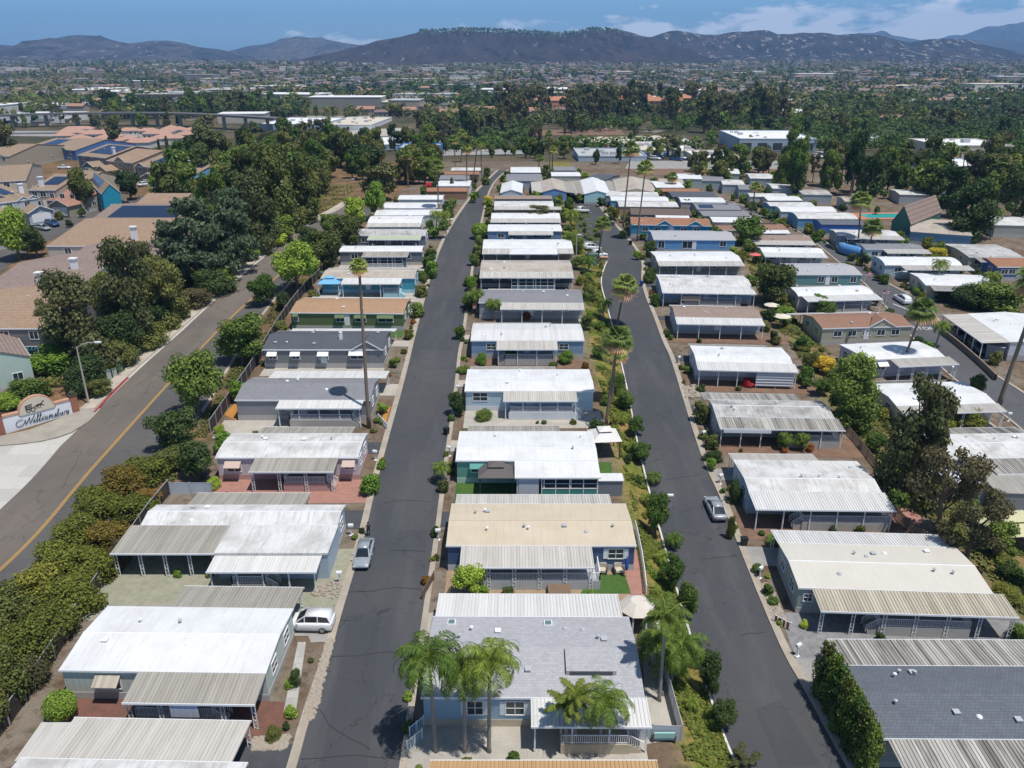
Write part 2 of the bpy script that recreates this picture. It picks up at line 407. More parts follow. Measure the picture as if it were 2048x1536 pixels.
ASPG = asphalt('asphalt_grey', (.115,.11,.105), (.09,.088,.088), .5)
ASPL = asphalt('asphalt_pale', (.10,.103,.11), (.085,.088,.095), .5)
def ground():
    m = bpy.data.materials.new('ground'); m.use_nodes = True; nt = m.node_tree; L = nt.links.new; b = nt.nodes['Principled BSDF']; b.inputs['Roughness'].default_value = .95; b.inputs['Specular IOR Level'].default_value = .1
    co = nd(nt, 'ShaderNodeTexCoord').outputs['Object']
    def ns(s, d=5, r=.6): n = nd(nt, 'ShaderNodeTexNoise', i_Scale=s, i_Detail=float(d), i_Roughness=r); L(co, n.inputs['Vector']); return n.outputs['Fac']
    def rmp(s, a, b_, lo=0, hi=1):
        r = nd(nt, 'ShaderNodeMapRange'); L(s, r.inputs[0])
        for i, v in zip((1,2,3,4), (a, b_, lo, hi)): r.inputs[i].default_value = v
        return r.outputs[0]
    def mx(f, a, c):
        x = nd(nt, 'ShaderNodeMix', data_type='RGBA'); L(f, x.inputs['Factor'])
        for i, q in ((6, a), (7, c)):
            if isinstance(q, tuple): x.inputs[i].default_value = (*q, 1)
            else: L(q, x.inputs[i])
        return x.outputs[2]
    at = nd(nt, 'ShaderNodeAttribute', attribute_name='zone'); sp = nd(nt, 'ShaderNodeSeparateColor'); L(at.outputs['Color'], sp.inputs[0])
    park = mx(rmp(ns(.16, 6), .4, .6), (.17,.12,.083), (.235,.20,.16))
    park = mx(rmp(ns(.9, 6), .5, .7), park, (.11,.075,.05)); park = mx(rmp(ns(.33, 4), .6, .7, 0, .6), park, (.05,.075,.022))
    bank = mx(rmp(ns(.22, 6), .42, .58), (.17,.20,.035), (.34,.22,.08)); bank = mx(rmp(ns(1.8, 5), .48, .66), bank, (.08,.11,.02)); bank = mx(rmp(ns(.6, 5), .6, .7), bank, (.27,.20,.12))
    far = mx(rmp(ns(.011, 6), .40, .58), (.055,.058,.032), (.14,.11,.068)); far = mx(rmp(ns(.04, 6), .5, .64), far, (.045,.055,.028)); far = mx(rmp(ns(.025, 4), .62, .68), far, (.22,.20,.175))
    dirt = mx(rmp(ns(.2, 6), .4, .62), (.27,.16,.09), (.12,.09,.05)); dirt = mx(rmp(ns(1.1, 6), .5, .66), dirt, (.12,.085,.05))
    a = mx(sp.outputs[0], park, bank); a = mx(sp.outputs[1], a, dirt); a = mx(sp.outputs[2], a, far)
    a = mx(rmp(ns(6, 3), .3, .7, 0, .3), a, (.03,.025,.018)); L(a, b.inputs['Base Color'])
    bp = nd(nt, 'ShaderNodeBump'); bp.inputs['Distance'].default_value = .15; L(ns(3, 5), bp.inputs['Height']); L(bp.outputs[0], b.inputs['Normal'])
    nx, ny = len(GX), len(GY)
    vs = [(x, y, GZ[i, j]) for i, x in enumerate(GX) for j, y in enumerate(GY)]
    fs = [(i*ny+j, (i+1)*ny+j, (i+1)*ny+j+1, i*ny+j+1) for i in range(nx-1) for j in range(ny-1)]
    mb = MB(); mb.v = vs; mb.f = fs; o = mb.build('ground', m, smooth=True); tag(o, kind='structure')
    fence_x = line_fn([(10,1465),(80,1365),(130,1289),(169,1226),(219,1153),(252,1110),(340,988),(422,866),(477,785),(506,743),(561,650),(601,594),(646,550),(676,510),(760,420),(850,350)], 0)
    ca = o.data.color_attributes.new('zone', 'FLOAT_COLOR', 'POINT'); dat = np.zeros((nx*ny, 4), dtype=np.float32); dat[:, 3] = 1
    for i, x in enumerate(GX):
        for j, y in enumerate(GY):
            k = i*ny+j
            if 20 < y < 345:
                if b1a(y)-.2 < x < b1b(y): dat[k, 0] = 1
                if b2a(y) < x < b2b(y): dat[k, 0] = .75; dat[k, 1] = .25
                if x < fence_x(y): dat[k, 1] = 1
            dat[k, 2] = max(sm(325, 345, y), sm(130, 160, abs(x)) if x > 0 and y > 250 else 0)
    ca.data.foreach_set('color', dat.ravel())
ground()
S = 'structure'
tag(strip(MR_L, MR_R, .06, 'road', ASPH), kind=S)
tag(strip(RR_LL, RR_R, .06, 'road', ASPH), kind=S)
tag(strip(TR_L, TR_R, .06, 'road', ASPL), kind=S)
tag(strip(AR_L, AR_C, .06, 'road', ASPB), kind=S)
tag(strip(AR_C, AR_R, .06, 'road', ASPG), kind=S)
KERBC = mat('kerb_concrete', (.42,.37,.30), .85, 'ground', .25, .9, (.33,.29,.235))
KERBW = mat('kerb_white', (.62,.60,.56), .7, 'plain', .3, 2)
KERBR = mat('kerb_red', (.35,.03,.035), .6, 'plain', .3, 2)
SIDEW = mat('sidewalk_concrete', (.47,.415,.345), .85, 'paver', .3, 3.6, (.36,.31,.26))
APRON = mat('apron_concrete', (.50,.48,.44), .85, 'paver', .35, 9, (.36,.35,.33))
tag(kerb(MR_L, .75, .11, 'kerb', KERBC, -1), kind=S); tag(kerb(MR_R, .55, .11, 'kerb', KERBC, 1), kind=S)
tag(kerb(RR_L, .20, .16, 'kerb', KERBW, -1), kind=S); tag(kerb(RR_R, .75, .11, 'kerb', KERBC, 1), kind=S)
tag(kerb(TR_L, .4, .11, 'kerb', KERBC, -1), kind=S); tag(kerb(TR_R, .5, .11, 'kerb', KERBC, 1), kind=S)
# arterial: gutter, kerb, sidewalk, centre line, concrete side street
AR_L2 = AR_L[5:]
tag(kerb(AR_L2, .45, .02, 'gutter', APRON, -1, .07), kind=S)
g = offset(AR_L2, -.45); tag(kerb(g, .2, .17, 'kerb', KERBC, -1), kind=S)
g2 = offset(AR_L2, -.66); g3 = offset(AR_L2, -2.55); tag(strip(g2, g3, .15, 'sidewalk', SIDEW), kind=S)
tag(kerb(offset([(200,826),(230,793),(266,757)], -.62), .23, .19, 'kerb', KERBR, -1), kind=S)
tag(kerb(AR_R, .5, .13, 'kerb', KERBC, 1), kind=S)
YEL = mat('yellow_paint', (.55,.30,.05), .6, 'plain', .5, 2, (.35,.22,.08)); WPAINT = mat('road_white_paint', (.6,.6,.58), .6, 'plain', .4, 2)
tag(kerb(offset(AR_C, -.16), .11, .004, 'lane_marking', YEL, 1, .07), kind=S); tag(kerb(offset(AR_C, .08), .11, .004, 'lane_marking', YEL, 1, .07), kind=S)
CURVE = [(200,822),(178,845),(145,866),(118,876),(84,884),(40,890),(0,893),(-120,897)]
def poly_sheet(poly, lift, name, m, cell=2.0):
    """filled pixel polygon draped on the ground"""
    w = [P(a, b) for a, b in poly]; return wpoly([(p.x, p.y) for p in w], lift, name, m, cell)
def wpoly(w, lift, name, m, cell=2.0):
    import bmesh
    bm = bmesh.new(); vs = [bm.verts.new((x, y, 0)) for x, y in w]; bm.faces.new(vs); bm.normal_update()
    if bm.faces[:][0].normal.z < 0: bmesh.ops.reverse_faces(bm, faces=bm.faces[:])
    x0, x1, y0, y1 = min(a for a, _ in w), max(a for a, _ in w), min(b for _, b in w), max(b for _, b in w)
    for ax, lo, hi in ((0, x0, x1), (1, y0, y1)):
        k = math.floor(lo/cell)+1
        while k*cell < hi:
            co = [0, 0, 0]; co[ax] = k*cell; no = [0, 0, 0]; no[ax] = 1
            bmesh.ops.bisect_plane(bm, geom=bm.verts[:]+bm.edges[:]+bm.faces[:], plane_co=co, plane_no=no); k += 1
    for v in bm.verts: v.co.z = gz(v.co.x, v.co.y)+lift
    me = bpy.data.meshes.new(name); bm.to_mesh(me); bm.free(); me.materials.append(m)
    o = bpy.data.objects.new(name, me); C.objects.link(o); return o
tag(poly_sheet([(64,960),(120,894),(197,819)]+CURVE[1:]+[(-250,905),(-420,1400),(-180,1190),(0,1020)], .05, 'side_street', APRON), kind=S)
tag(poly_sheet(CURVE+[(-120,880),(0,874),(60,861),(120,838),(168,812),(195,790)], .15, 'sidewalk', CONC), kind=S)
tag(kerb([(x, y) for x, y in CURVE], .2, .15, 'kerb', KERBC, 1), kind=S)
# stall lines and road words on the streets of the park
def paint_line(a, b, w=.12, name='road_marking', m=WPAINT):
    pa, pb = P(*a), P(*b); d = Vector((pb.x-pa.x, pb.y-pa.y)).normalized(); n = Vector((d.y, -d.x))*w/2
    return tag(strip([Vector((pa.x-n.x, pa.y-n.y, 0)), Vector((pb.x-n.x, pb.y-n.y, 0))], [Vector((pa.x+n.x, pa.y+n.y, 0)), Vector((pb.x+n.x, pb.y+n.y, 0))], .068, name, m, 1.5, 1), kind=S)
for k in range(8):
    y = 402+k*11.6; paint_line((1149+k*1.6, y), (1176+k*3.4, y), .14)
paint_line((1786,608), (1822,622), .3)
TXT = bpy.data.curves.new('stop_word', 'FONT'); TXT.body = 'STOP'; TXT.size = 1.6; TXT.align_x = 'CENTER'
to = bpy.data.objects.new('stop_word_tmp', TXT); C.objects.link(to)
bpy.context.view_layer.update(); mesh = bpy.data.meshes.new_from_object(to.evaluated_get(bpy.context.evaluated_depsgraph_get())); bpy.data.objects.remove(to)
def drape_text(mesh, px, py, rot, sx, sy, m, name):
    p = P(px, py); me = mesh.copy(); me.materials.clear(); me.materials.append(m)
    c, s_ = math.cos(rot), math.sin(rot)
    for v in me.vertices:
        x, y = v.co.x*sx, v.co.y*sy; X, Y = p.x+x*c-y*s_, p.y+x*s_+y*c; v.co = (X, Y, gz(X, Y)+.07)
    o = bpy.data.objects.new(name, me); C.objects.link(o); return tag(o, kind=S)
drape_text(mesh, 1850, 660, math.pi*0-.05, 1.0, 1.3, WPAINT, 'road_marking')
# hills
def hill(name, sky, D, front, back, c1, c2, c3, seed, rough=60, base=-5, spots=0., nx=160, ny=46, haze=0):
    pts = []
    for px, py in sky:
        dx, dy, dz = ray(px, py); t = D/dy; pts.append((dx*t, CAMH+dz*t))
    xs = [a for a, _ in pts]; hs = [b for _, b in pts]
    vs = []; fs = []; x0, x1 = xs[0], xs[-1]
    for i in range(nx):
        x = x0+(x1-x0)*i/(nx-1); H = float(np.interp(x, xs, hs))
        H += .035*(H-base)*noise.noise(Vector((x/120, seed, 0)))*2
        ed = min(1, i/10, (nx-1-i)/10); ed = ed*ed*(3-2*ed) if hs[0] > 0 else 1
        for j in range(ny):
            v = j/(ny-1)*2-1          # -1 front foot, 0 ridge, 1 back
            yy = D+(v*front if v < 0 else v*back)
            if v < 0: k = (1+v); pr = .62*k**1.25+.38*k*k*k
            else: pr = (1-v)**1.5
            r_ = noise.fractal(Vector((x/rough/7, yy/rough/7, seed)), .9, 2.1, 5)
            rid = 1-abs(noise.noise(Vector((x/rough/3.2, yy/rough/16, seed+4))))*2
            z = base+(H-base)*pr+(H-base)*.34*(r_+.6*rid-.38)*math.sin(math.pi*min(1, max(0, pr)))
            if v == 0: z = H
            vs.append((x+30*noise.noise(Vector((yy/200, x/400, seed)))*(0 if v == 0 else 1), yy, z))
    for i in range(nx-1):
        for j in range(ny-1): q = i*ny+j; fs.append((q, q+ny, q+ny+1, q+1))
    m = bpy.data.materials.new(name); m.use_nodes = True; nt = m.node_tree; L = nt.links.new; b = nt.nodes['Principled BSDF']; b.inputs['Roughness'].default_value = .95; b.inputs['Specular IOR Level'].default_value = .05
    co = nd(nt, 'ShaderNodeTexCoord').outputs['Object']
    def ns(s, d=5, r=.6): mp_ = nd(nt, 'ShaderNodeMapping'); mp_.inputs['Scale'].default_value = (1, .3, 1); L(co, mp_.inputs[0]); n = nd(nt, 'ShaderNodeTexNoise', i_Scale=s, i_Detail=float(d), i_Roughness=r); L(mp_.outputs[0], n.inputs['Vector']); return n.outputs['Fac']
    def mx(src, lo, hi, a, c, k=1.):
        r = nd(nt, 'ShaderNodeMapRange'); L(src, r.inputs[0]); r.inputs[1].default_value = lo; r.inputs[2].default_value = hi; r.inputs[4].default_value = k
        x = nd(nt, 'ShaderNodeMix', data_type='RGBA'); L(r.outputs[0], x.inputs['Factor'])
        for i, q in ((6, a), (7, c)):
            if isinstance(q, tuple): x.inputs[i].default_value = (*q, 1)
            else: L(q, x.inputs[i])
        return x.outputs[2]
    a = mx(ns(.0035, 6), .44, .56, c1, c2); a = mx(ns(.02, 7, .7), .5, .62, a, tuple(q*.5 for q in c1))
    if spots: a = mx(ns(.030, 3, .8), .66-.08*spots, .69-.07*spots, a, c3, .7)
    L(a, b.inputs['Base Color'])
    bp = nd(nt, 'ShaderNodeBump'); bp.inputs['Distance'].default_value = 8.; L(ns(.03, 6), bp.inputs['Height']); L(bp.outputs[0], b.inputs['Normal'])
    mb = MB(); mb.v = vs; mb.f = fs; return tag(mb.build(name, m, smooth=True), kind=S)
hill('hill', [(-300,130),(-120,112),(-40,92),(0,90),(30,97),(60,90),(90,82),(120,73),(150,66),(180,68),(215,79),(250,84),(280,83),(310,80),(335,78),(360,84),(385,92),(410,93),(440,98),(470,106),(500,118),(560,135)], 5600, 2100, 1200, (.045,.042,.042), (.085,.072,.07), (.26,.22,.19), 1.3, 45, 0, .7)
hill('hill', [(380,140),(440,112),(470,100),(500,91),(535,86),(560,76),(590,70),(620,74),(650,80),(690,84),(730,88),(790,96),(860,108),(940,130)], 7200, 1900, 1200, (.05,.05,.05), (.10,.085,.075), (.24,.2,.18), 5.1, 50, 0, .6)
hill('hill', [(520,134),(600,120),(660,106),(700,96),(730,88),(770,78),(820,66),(850,62),(880,61),(920,58),(960,59),(1000,60),(1040,62),(1080,64),(1120,67),(1150,64),(1190,56),(1240,62),(1290,72),(1350,88),(1420,118),(1480,132)], 4000, 900, 900, (.040,.034,.034), (.055,.042,.042), (.25,.22,.2), 9.2, 60, 12, .12)
hill('hill', [(1040,128),(1110,92),(1160,66),(1200,56),(1240,60),(1270,66),(1300,70),(1325,64),(1350,58),(1375,60),(1400,68),(1430,68),(1460,62),(1500,58),(1535,58),(1560,66),(1590,66),(1620,60),(1650,61),(1680,68),(1715,64),(1745,66),(1780,76),(1820,82),(1860,76),(1900,74),(1930,76),(1960,86),(1990,98),(2030,108),(2080,112),(2200,132)], 4700, 1100, 900, (.036,.038,.040), (.055,.045,.045), (.34,.31,.28), 14.7, 60, 12, 1.0)
hill('hill', [(1400,110),(1500,90),(1600,74),(1690,66),(1740,63),(1765,62),(1790,68),(1830,78),(1870,80),(1900,72),(1925,68),(1950,60),(1980,52),(2010,48),(2048,44),(2120,36),(2260,30),(2500,70)], 11500, 3000, 1500, (.07,.07,.06), (.09,.085,.07), (.2,.2,.2), 20.7, 120, 0, 0)
hill('hill', [(1850,118),(1920,84),(1960,78),(2000,80),(2048,88),(2120,86),(2300,110)], 8800, 2000, 1200, (.06,.06,.05), (.08,.075,.06), (.2,.2,.2), 27.7, 120, 0, 0)

# resurfaced patches, sealed cracks and oil stains on the asphalt
PATCH = asphalt('asphalt_patch', (.074,.076,.082), (.084,.084,.088), .4); SEAL = mat('crack_sealer', (.022,.023,.026), .6); PATD = asphalt('asphalt_fresh', (.056,.06,.068), (.068,.069,.074), .3)
tag(poly_sheet([(822,905),(872,905),(866,985),(858,1062),(796,1062),(808,980)], .068, 'road_patch', PATCH), kind=S)
tag(poly_sheet([(838,700),(905,702),(896,770),(832,760)], .068, 'road_patch', PATCH), kind=S)
tag(poly_sheet([(1395,880),(1420,960),(1380,965),(1348,880)], .068, 'road_patch', PATCH), kind=S); tag(poly_sheet([(1560,1400),(1640,1530),(1560,1536),(1510,1420)], .068, 'road_patch', PATD), kind=S)
tag(poly_sheet([(700,1230),(760,1235),(735,1536),(640,1536)], .068, 'road_patch', PATD), kind=S)
def crack(pts, w=.07):
    l = []; r_ = random.Random(int(pts[0][0]))
    for (a, b), (c, d) in zip(pts, pts[1:]):
        for k in range(6): l.append(P(a+(c-a)*k/6+r_.uniform(-1.5, 1.5), b+(d-b)*k/6+r_.uniform(-1.5, 1.5)))
    l.append(P(*pts[-1])); A = [Vector((p.x, p.y-w/2, 0)) for p in l]; B = [Vector((p.x+w*.3, p.y+w/2, 0)) for p in l]
    tag(strip(A, B, .075, 'sealed_crack', SEAL, .8, 1), kind=S)
for c_ in ([(690,1186),(735,1184),(790,1176),(850,1180)],[(655,1316),(720,1312),(760,1305),(830,1308)],[(640,1420),(660,1455),(740,1500)],[(760,1010),(800,1000),(860,1005)],[(780,1100),(850,1104)],[(846,740),(912,735)],[(668,1212),(665,1240),(700,1242)],[(600,1520),(700,1512),(800,1520)],[(1460,1110),(1480,1112),(1400,1120)],[(1330,960),(1400,950)],[(1480,1270),(1530,1265)],[(1540,1330),(1545,1400)],[(150,900),(185,870)],[(120,985),(150,930),(165,902),(140,905)],[(885,600),(930,603)],[(1268,700),(1330,705)]): crack(c_)
# ------------------------------------------------------------------ mobile homes
RM = {
 'w':  mat('roof_white', (.68,.69,.70), .55, 'roofwhite', .45, 1, (.42,.40,.37)),
 'w2': mat('roof_white_stained', (.62,.62,.61), .6, 'roofwhite', .75, 1, (.28,.26,.235)),
 'w3': mat('roof_weathered', (.47,.465,.45), .7, 'roofwhite', .95, 1, (.16,.15,.14)),
 'cr': mat('roof_cream', (.55,.475,.365), .65, 'roofwhite', .4, 1, (.40,.31,.20)),
 'cw': mat('roof_cream_white', (.57,.545,.485), .6, 'roofwhite', .25, 1, (.42,.38,.31)),
 'bg': mat('roof_beige', (.44,.39,.33), .7, 'roofwhite', .7, 1, (.25,.21,.17)),
 'gs': mat('shingle_light_grey', (.42,.42,.44), .9, 'shingle', .2, 1, (.31,.31,.33)),
 'g2': mat('shingle_mid_grey', (.25,.255,.27), .9, 'shingle', .4, 1, (.16,.16,.175)),
 'ds': mat('shingle_dark', (.105,.115,.135), .9, 'shingle', .4, 1, (.055,.06,.075)),
 'dk': mat('shingle_blue_grey', (.145,.16,.19), .9, 'shingle', .35, 1, (.075,.085,.105)),
 'tn': mat('shingle_tan', (.42,.265,.16), .9, 'shingle', .4, 1, (.29,.18,.105)),
 'br': mat('shingle_brown', (.30,.175,.12), .9, 'shingle', .35, 1, (.20,.11,.075)),
 'og': mat('shingle_orange', (.38,.19,.11), .9, 'shingle', .55, 1, (.20,.10,.06)),
 'db': mat('shingle_dark_brown', (.16,.12,.105), .9, 'shingle', .4, 1, (.09,.07,.06)),
 'bs': mat('shingle_beige', (.33,.25,.205), .9, 'shingle', .5, 1, (.20,.15,.125)),
}
AM = {
 'w':  mat('metal_white_rib', (.64,.64,.63), .45, 'corr', .35, 1, (.36,.34,.31)),
 'g':  mat('metal_grey_rib', (.37,.35,.31), .55, 'corr', .6, 1, (.19,.175,.15)),
 'l':  mat('metal_light_rib', (.54,.52,.48), .5, 'corr', .5, 1, (.30,.27,.235)),
 't':  mat('metal_tan_rib', (.47,.31,.16), .5, 'corr', .4, 1, (.33,.21,.11)),
 'x':  mat('metal_stained_rib', (.50,.48,.44), .6, 'corr', .95, 1, (.13,.12,.105)),
 's':  RM['w'],
 'e':  mat('metal_cream_rib', (.50,.46,.37), .5, 'corr', .7, 1, (.24,.20,.15)),
}
def wallmat(hexc, pat='siding'):
    c_ = tuple(min(.75, q*1.18+.01) for q in rgb(hexc)); return mat('wall_'+hexc+'_'+pat, c_, .6, pat, .18)
SKIRT = mat('skirting_block', (.42,.41,.39), .8, 'plain', .3, 2)
def ribs(mb, x0, x1, ya, za, yb, zb, pitch, amp, th=.05):
    """ribbed metal sheet: flat pans with raised ribs, running from (ya,za) to (yb,zb)"""
    n = max(2, int(round((x1-x0)/pitch))); w = (x1-x0)/n; pr = []
    for k in range(n):
        x = x0+k*w; pr += [(x, 0), (x+w*.50, 0), (x+w*.60, amp), (x+w*.90, amp)]
    pr.append((x1, 0)); m = len(pr)
    vs = [(x, ya, za+z) for x, z in pr]+[(x, yb, zb+z) for x, z in pr]+[(x, ya, za-th) for x, z in pr]+[(x, yb, zb-th) for x, z in pr]
    fs = []
    for i in range(m-1):
        fs += [(i, i+1, m+i+1, m+i), (2*m+i, 3*m+i, 3*m+i+1, 2*m+i+1), (i, 2*m+i, 2*m+i+1, i+1), (m+i, m+i+1, 3*m+i+1, 3*m+i)]
    fs += [(0, m, 3*m, 2*m), (m-1, 3*m-1, 4*m-1, 2*m-1)]
    if yb < ya: fs = [f[::-1] for f in fs]
    mb.add(vs, fs)
def window(par, side, u, z, w, h, W_, D_, hood=None, shut=None, fr=None, off=0, grid=0):
    """side F front (y=ins) B back, L x=ins, R x=W-ins; u is the centre along that wall, z the sill height"""
    mb = MB(); pn = MB(); t = .09
    def bx(m, a0, a1, z0_, z1_, o0, o1):       # along, up, out
        if side == 'F': m.box(a0, a1, INS-o1+off, INS-o0+off, z0_, z1_)
        elif side == 'B': m.box(a0, a1, D_-INS+o0, D_-INS+o1, z0_, z1_)
        elif side == 'R': m.box(W_-INS+o0, W_-INS+o1, a0, a1, z0_, z1_)
        else: m.box(INS-o1, INS-o0, a0, a1, z0_, z1_)
    a0, a1 = u-w/2, u+w/2
    bx(mb, a0-t, a1+t, z-t, z, -.01, .07); bx(mb, a0-t, a1+t, z+h, z+h+t, -.01, .07); bx(mb, a0-t, a0, z, z+h, -.01, .066); bx(mb, a1, a1+t, z, z+h, -.01, .066)
    bx(mb, u-.03, u+.03, z, z+h, .022, .06)
    if grid:
        bx(mb, a0, u-.03, z+h*.5-.02, z+h*.5+.02, .022, .055); bx(mb, u+.03, a1, z+h*.5-.02, z+h*.5+.02, .022, .055)
    f = mb.build('window', fr or WHITE, par); bx(pn, a0, a1, z, z+h, .0, .02); pn.build('pane', GLASS, f)
    if hood:
        hb = MB()
        for s_ in range(1):
            d = hood[1]; k = INS+off
            if side == 'F': ribs(hb, a0-.18, a1+.18, k, z+h+.28, k-d, z+h-.25, .16, .02)
            elif side == 'R':
                v = MB(); ribs(v, a0-.18, a1+.18, 0, z+h+.28, -d, z+h-.25, .16, .02); hb.v = [(W_-INS-y, x, zz) for x, y, zz in v.v]; hb.f = v.f
            else:
                v = MB(); ribs(v, a0-.18, a1+.18, 0, z+h+.28, -d, z+h-.25, .16, .02); hb.v = [(INS+y, x, zz) for x, y, zz in v.v]; hb.f = v.f
        hb.build('window_hood', hood[0], par)
    if shut:
        sb = MB(); bx(sb, a0-t-.42, a0-t-.02, z-.05, z+h+.05, -.01, .05); sb.build('shutter', shut, par); sb = MB(); bx(sb, a1+t+.02, a1+t+.42, z-.05, z+h+.05, -.01, .05); sb.build('shutter', shut, par)
INS = .14
def lattice_post(x, y, zb, zt, mb, w=.30):
    for dx in (-w/2, w/2): mb.box(x+dx-.03, x+dx+.03, y-.03, y+.03, zb, zt)
    n = max(3, int((zt-zb)/.38))
    for k in range(n):
        za, zb_ = zb+(zt-zb)*k/n, zb+(zt-zb)*(k+1)/n; s_ = 1 if k % 2 else -1
        mb.bar((x-s_*w/2, y, za+.05), (x+s_*w/2, y, zb_-.05), .035)
def railing(mb, a, b, z, h=.85, pitch=.14):
    a, b = Vector(a), Vector(b); d = b-a; L_ = d.length
    if L_ < .3: return
    up = Vector((0,0,1))
    mb.bar(a+up*(z+h), b+up*(z+h), .08, .05); mb.bar(a+up*(z+.1), b+up*(z+.1), .05, .05)
    n = int(L_/pitch)
    for k in range(n+1):
        p = a+d*(k/n); mb.bar(p+up*(z+.12), p+up*(z+h-.02), .045)
    for p in (a, b): mb.bar(p+up*(z-.02), p+up*(z+h+.06), .1)
HOMES = {}
def home(key, F1, F2, B1, roof, wall, label, he=2.95, rise=.42, prof='gable', awn=(), rear=(), win=(), ewin='auto', rail=(), ext=(), vents=4, turn=False, pat='siding', skirt=None, trim=None, row='', lod=None, solar=None, yard=None, drive=None, gap=4.0, hood=None, shut=None, dorm=(), door=.5, cat='mobile home', name='mobile_home', chim=False, roadside=None):
    if turn: F1, F2, B1 = B1, F1, (B1[0]+F2[0]-F1[0], B1[1]+F2[1]-F1[1])
    g = P(*F1).z
    for _ in range(4):
        p1, p2, p3 = PZ(*F1, g+he), PZ(*F2, g+he), PZ(*B1, g+he)
        cx, cy = (p2.x+p3.x)/2, (p2.y+p3.y)/2; g = gz(cx, cy)
    u = Vector((p2.x-p1.x, p2.y-p1.y)); W_ = u.length; u.normalize(); v = Vector((-u.y, u.x)); D_ = v.dot(Vector((p3.x-p1.x, p3.y-p1.y)))
    flip = D_ < 0
    if flip: D_ = -D_; p1 = p2; u = -u; v = -v          # keep a right-handed frame
    D_ = max(D_, 4.)
    e = empty(name, (p1.x, p1.y, g), math.atan2(u.y, u.x), label, cat, row or None)
    near = (cy < 135) if lod is None else lod
    mid = cy < 210 or name == 'suburb_house'
    rnd = random.Random(hash(key) % 999 if not isinstance(key, str) else sum(ord(c)*(i+3) for i, c in enumerate(key)))
    wm = wall if not isinstance(wall, str) else wallmat(wall, pat); rm = RM[roof] if isinstance(roof, str) else roof
    tm = trim or WHITE
    # roof profile
    if prof == 'gable': pr = [(0, 0), (.5, rise), (1, 0)]
    elif prof == 'bow': pr = [(0, 0), (.10, rise*.42), (.26, rise*.80), (.5, rise), (.74, rise*.80), (.90, rise*.42), (1, 0)]
    elif prof == 'hi': pr = [(0, 0), (.30, rise), (1, 0)]
    th = .14; n = len(pr)
    mb = MB(); ys = [(a*D_, he+b) for a, b in pr]
    top = [(x, y, z) for x in (0, W_) for y, z in ys]; bot = [(x, y, z-th) for x in (0, W_) for y, z in ys]
    N = n; fs = []
    for i in range(n-1):
        fs.append((i, N+i, N+i+1, i+1)); fs.append((2*N+i, 2*N+i+1, 3*N+i+1, 3*N+i))
    fs += [(0, 2*N, 3*N, N), (n-1, N+n-1, 3*N+n-1, 2*N+n-1)]
    for i in range(n-1): fs += [(i, i+1, 2*N+i+1, 2*N+i), (N+i+1, N+i, 3*N+i, 3*N+i+1)]
    mb.add(top+bot, fs); ro = mb.build('roof', rm, e)
    if near or mid:
        fb = MB(); fb.box(-.03, W_+.03, -.05, -.003, he-th-.03, he+.02); fb.build('gutter', tm, ro); fb = MB(); fb.box(-.03, W_+.03, D_+.003, D_+.05, he-th-.03, he+.02); fb.build('gutter', tm, ro)
        if roof in ('w', 'w2', 'w3', 'cr', 'cw', 'bg'):
            rb = MB(); k = next(i for i, q in enumerate(pr) if q[1] == rise); rb.box(0, W_, pr[k][0]*D_-.07, pr[k][0]*D_+.07, he+rise-.01, he+rise+.035); rb.build('ridge_cap', tm if roof != 'cr' else rm, ro)
    # walls
    wp = [(INS, -.4), (D_-INS, -.4), (D_-INS, he-th)]+[(min(D_-INS, max(INS, a*D_)), he+b-th-.003) for a, b in pr[::-1][1:-1]]+[(INS, he-th)]
    wb = MB(); m = len(wp); x0, x1 = INS, W_-INS
    wb.add([(x0, y, z) for y, z in wp]+[(x1, y, z) for y, z in wp], [tuple(range(m))[::-1], tuple(range(m, 2*m))]+[(i, (i+1) % m, m+(i+1) % m, m+i) for i in range(m)])
    wb.f = [f[::-1] for f in wb.f]; wb.build('wall', wm, e)
    sk = MB(); sk.box(INS-.03, W_-INS+.03, INS-.03, D_-INS+.03, -.5, .55); sk.build('skirting', skirt or SKIRT, e)
    # front / rear ribbed awnings
    def awning(a, b, dep, am, back, posts=True, hz=he, slope=.30, style='lat', drop=.06):
        am_ = AM[am] if isinstance(am, str) else am
        y0 = (D_-.02) if back else .02; s_ = 1 if back else -1; ab = MB()
        if am == 's': 
            z1 = hz-drop; ab.add([(a*W_, y0, z1), (b*W_, y0, z1), (b*W_, y0+s_*dep, z1-slope), (a*W_, y0+s_*dep, z1-slope), (a*W_, y0, z1-.1), (b*W_, y0, z1-.1), (b*W_, y0+s_*dep, z1-slope-.1), (a*W_, y0+s_*dep, z1-slope-.1)],
              [(0,1,2,3),(4,7,6,5),(0,4,5,1),(1,5,6,2),(2,6,7,3),(3,7,4,0)]); 
            if not back: ab.f = [f[::-1] for f in ab.f]
        else: ribs(ab, a*W_, b*W_, y0, hz-drop, y0+s_*dep, hz-drop-slope, .30 if near else .42, .07)
        o = ab.build('carport_roof' if back else 'awning', am_, e)
        yb = y0+s_*dep; fb = MB(); ya_, yb_ = sorted((yb+s_*.003, yb+s_*.06)); fb.box(a*W_-.02, b*W_+.02, ya_, yb_, hz-drop-slope-.13, hz-drop-slope+.055); fb.build('fascia', tm, o)
        if posts and mid:
            L_ = (b-a)*W_; k = max(2, int(round(L_/(2.9 if near else 3.6)))+1)
            for i in range(k):
                x = a*W_+.3+(L_-.6)*i/(k-1); pb = MB(); zt = hz-drop-slope-.1
                if style == 'lat' and near: lattice_post(x, yb-s_*.25, -.3, zt, pb)
                else: pb.box(x-.06, x+.06, yb-s_*.25-.06, yb-s_*.25+.06, -.3, zt)
                pb.build('post', tm, e)
        return yb
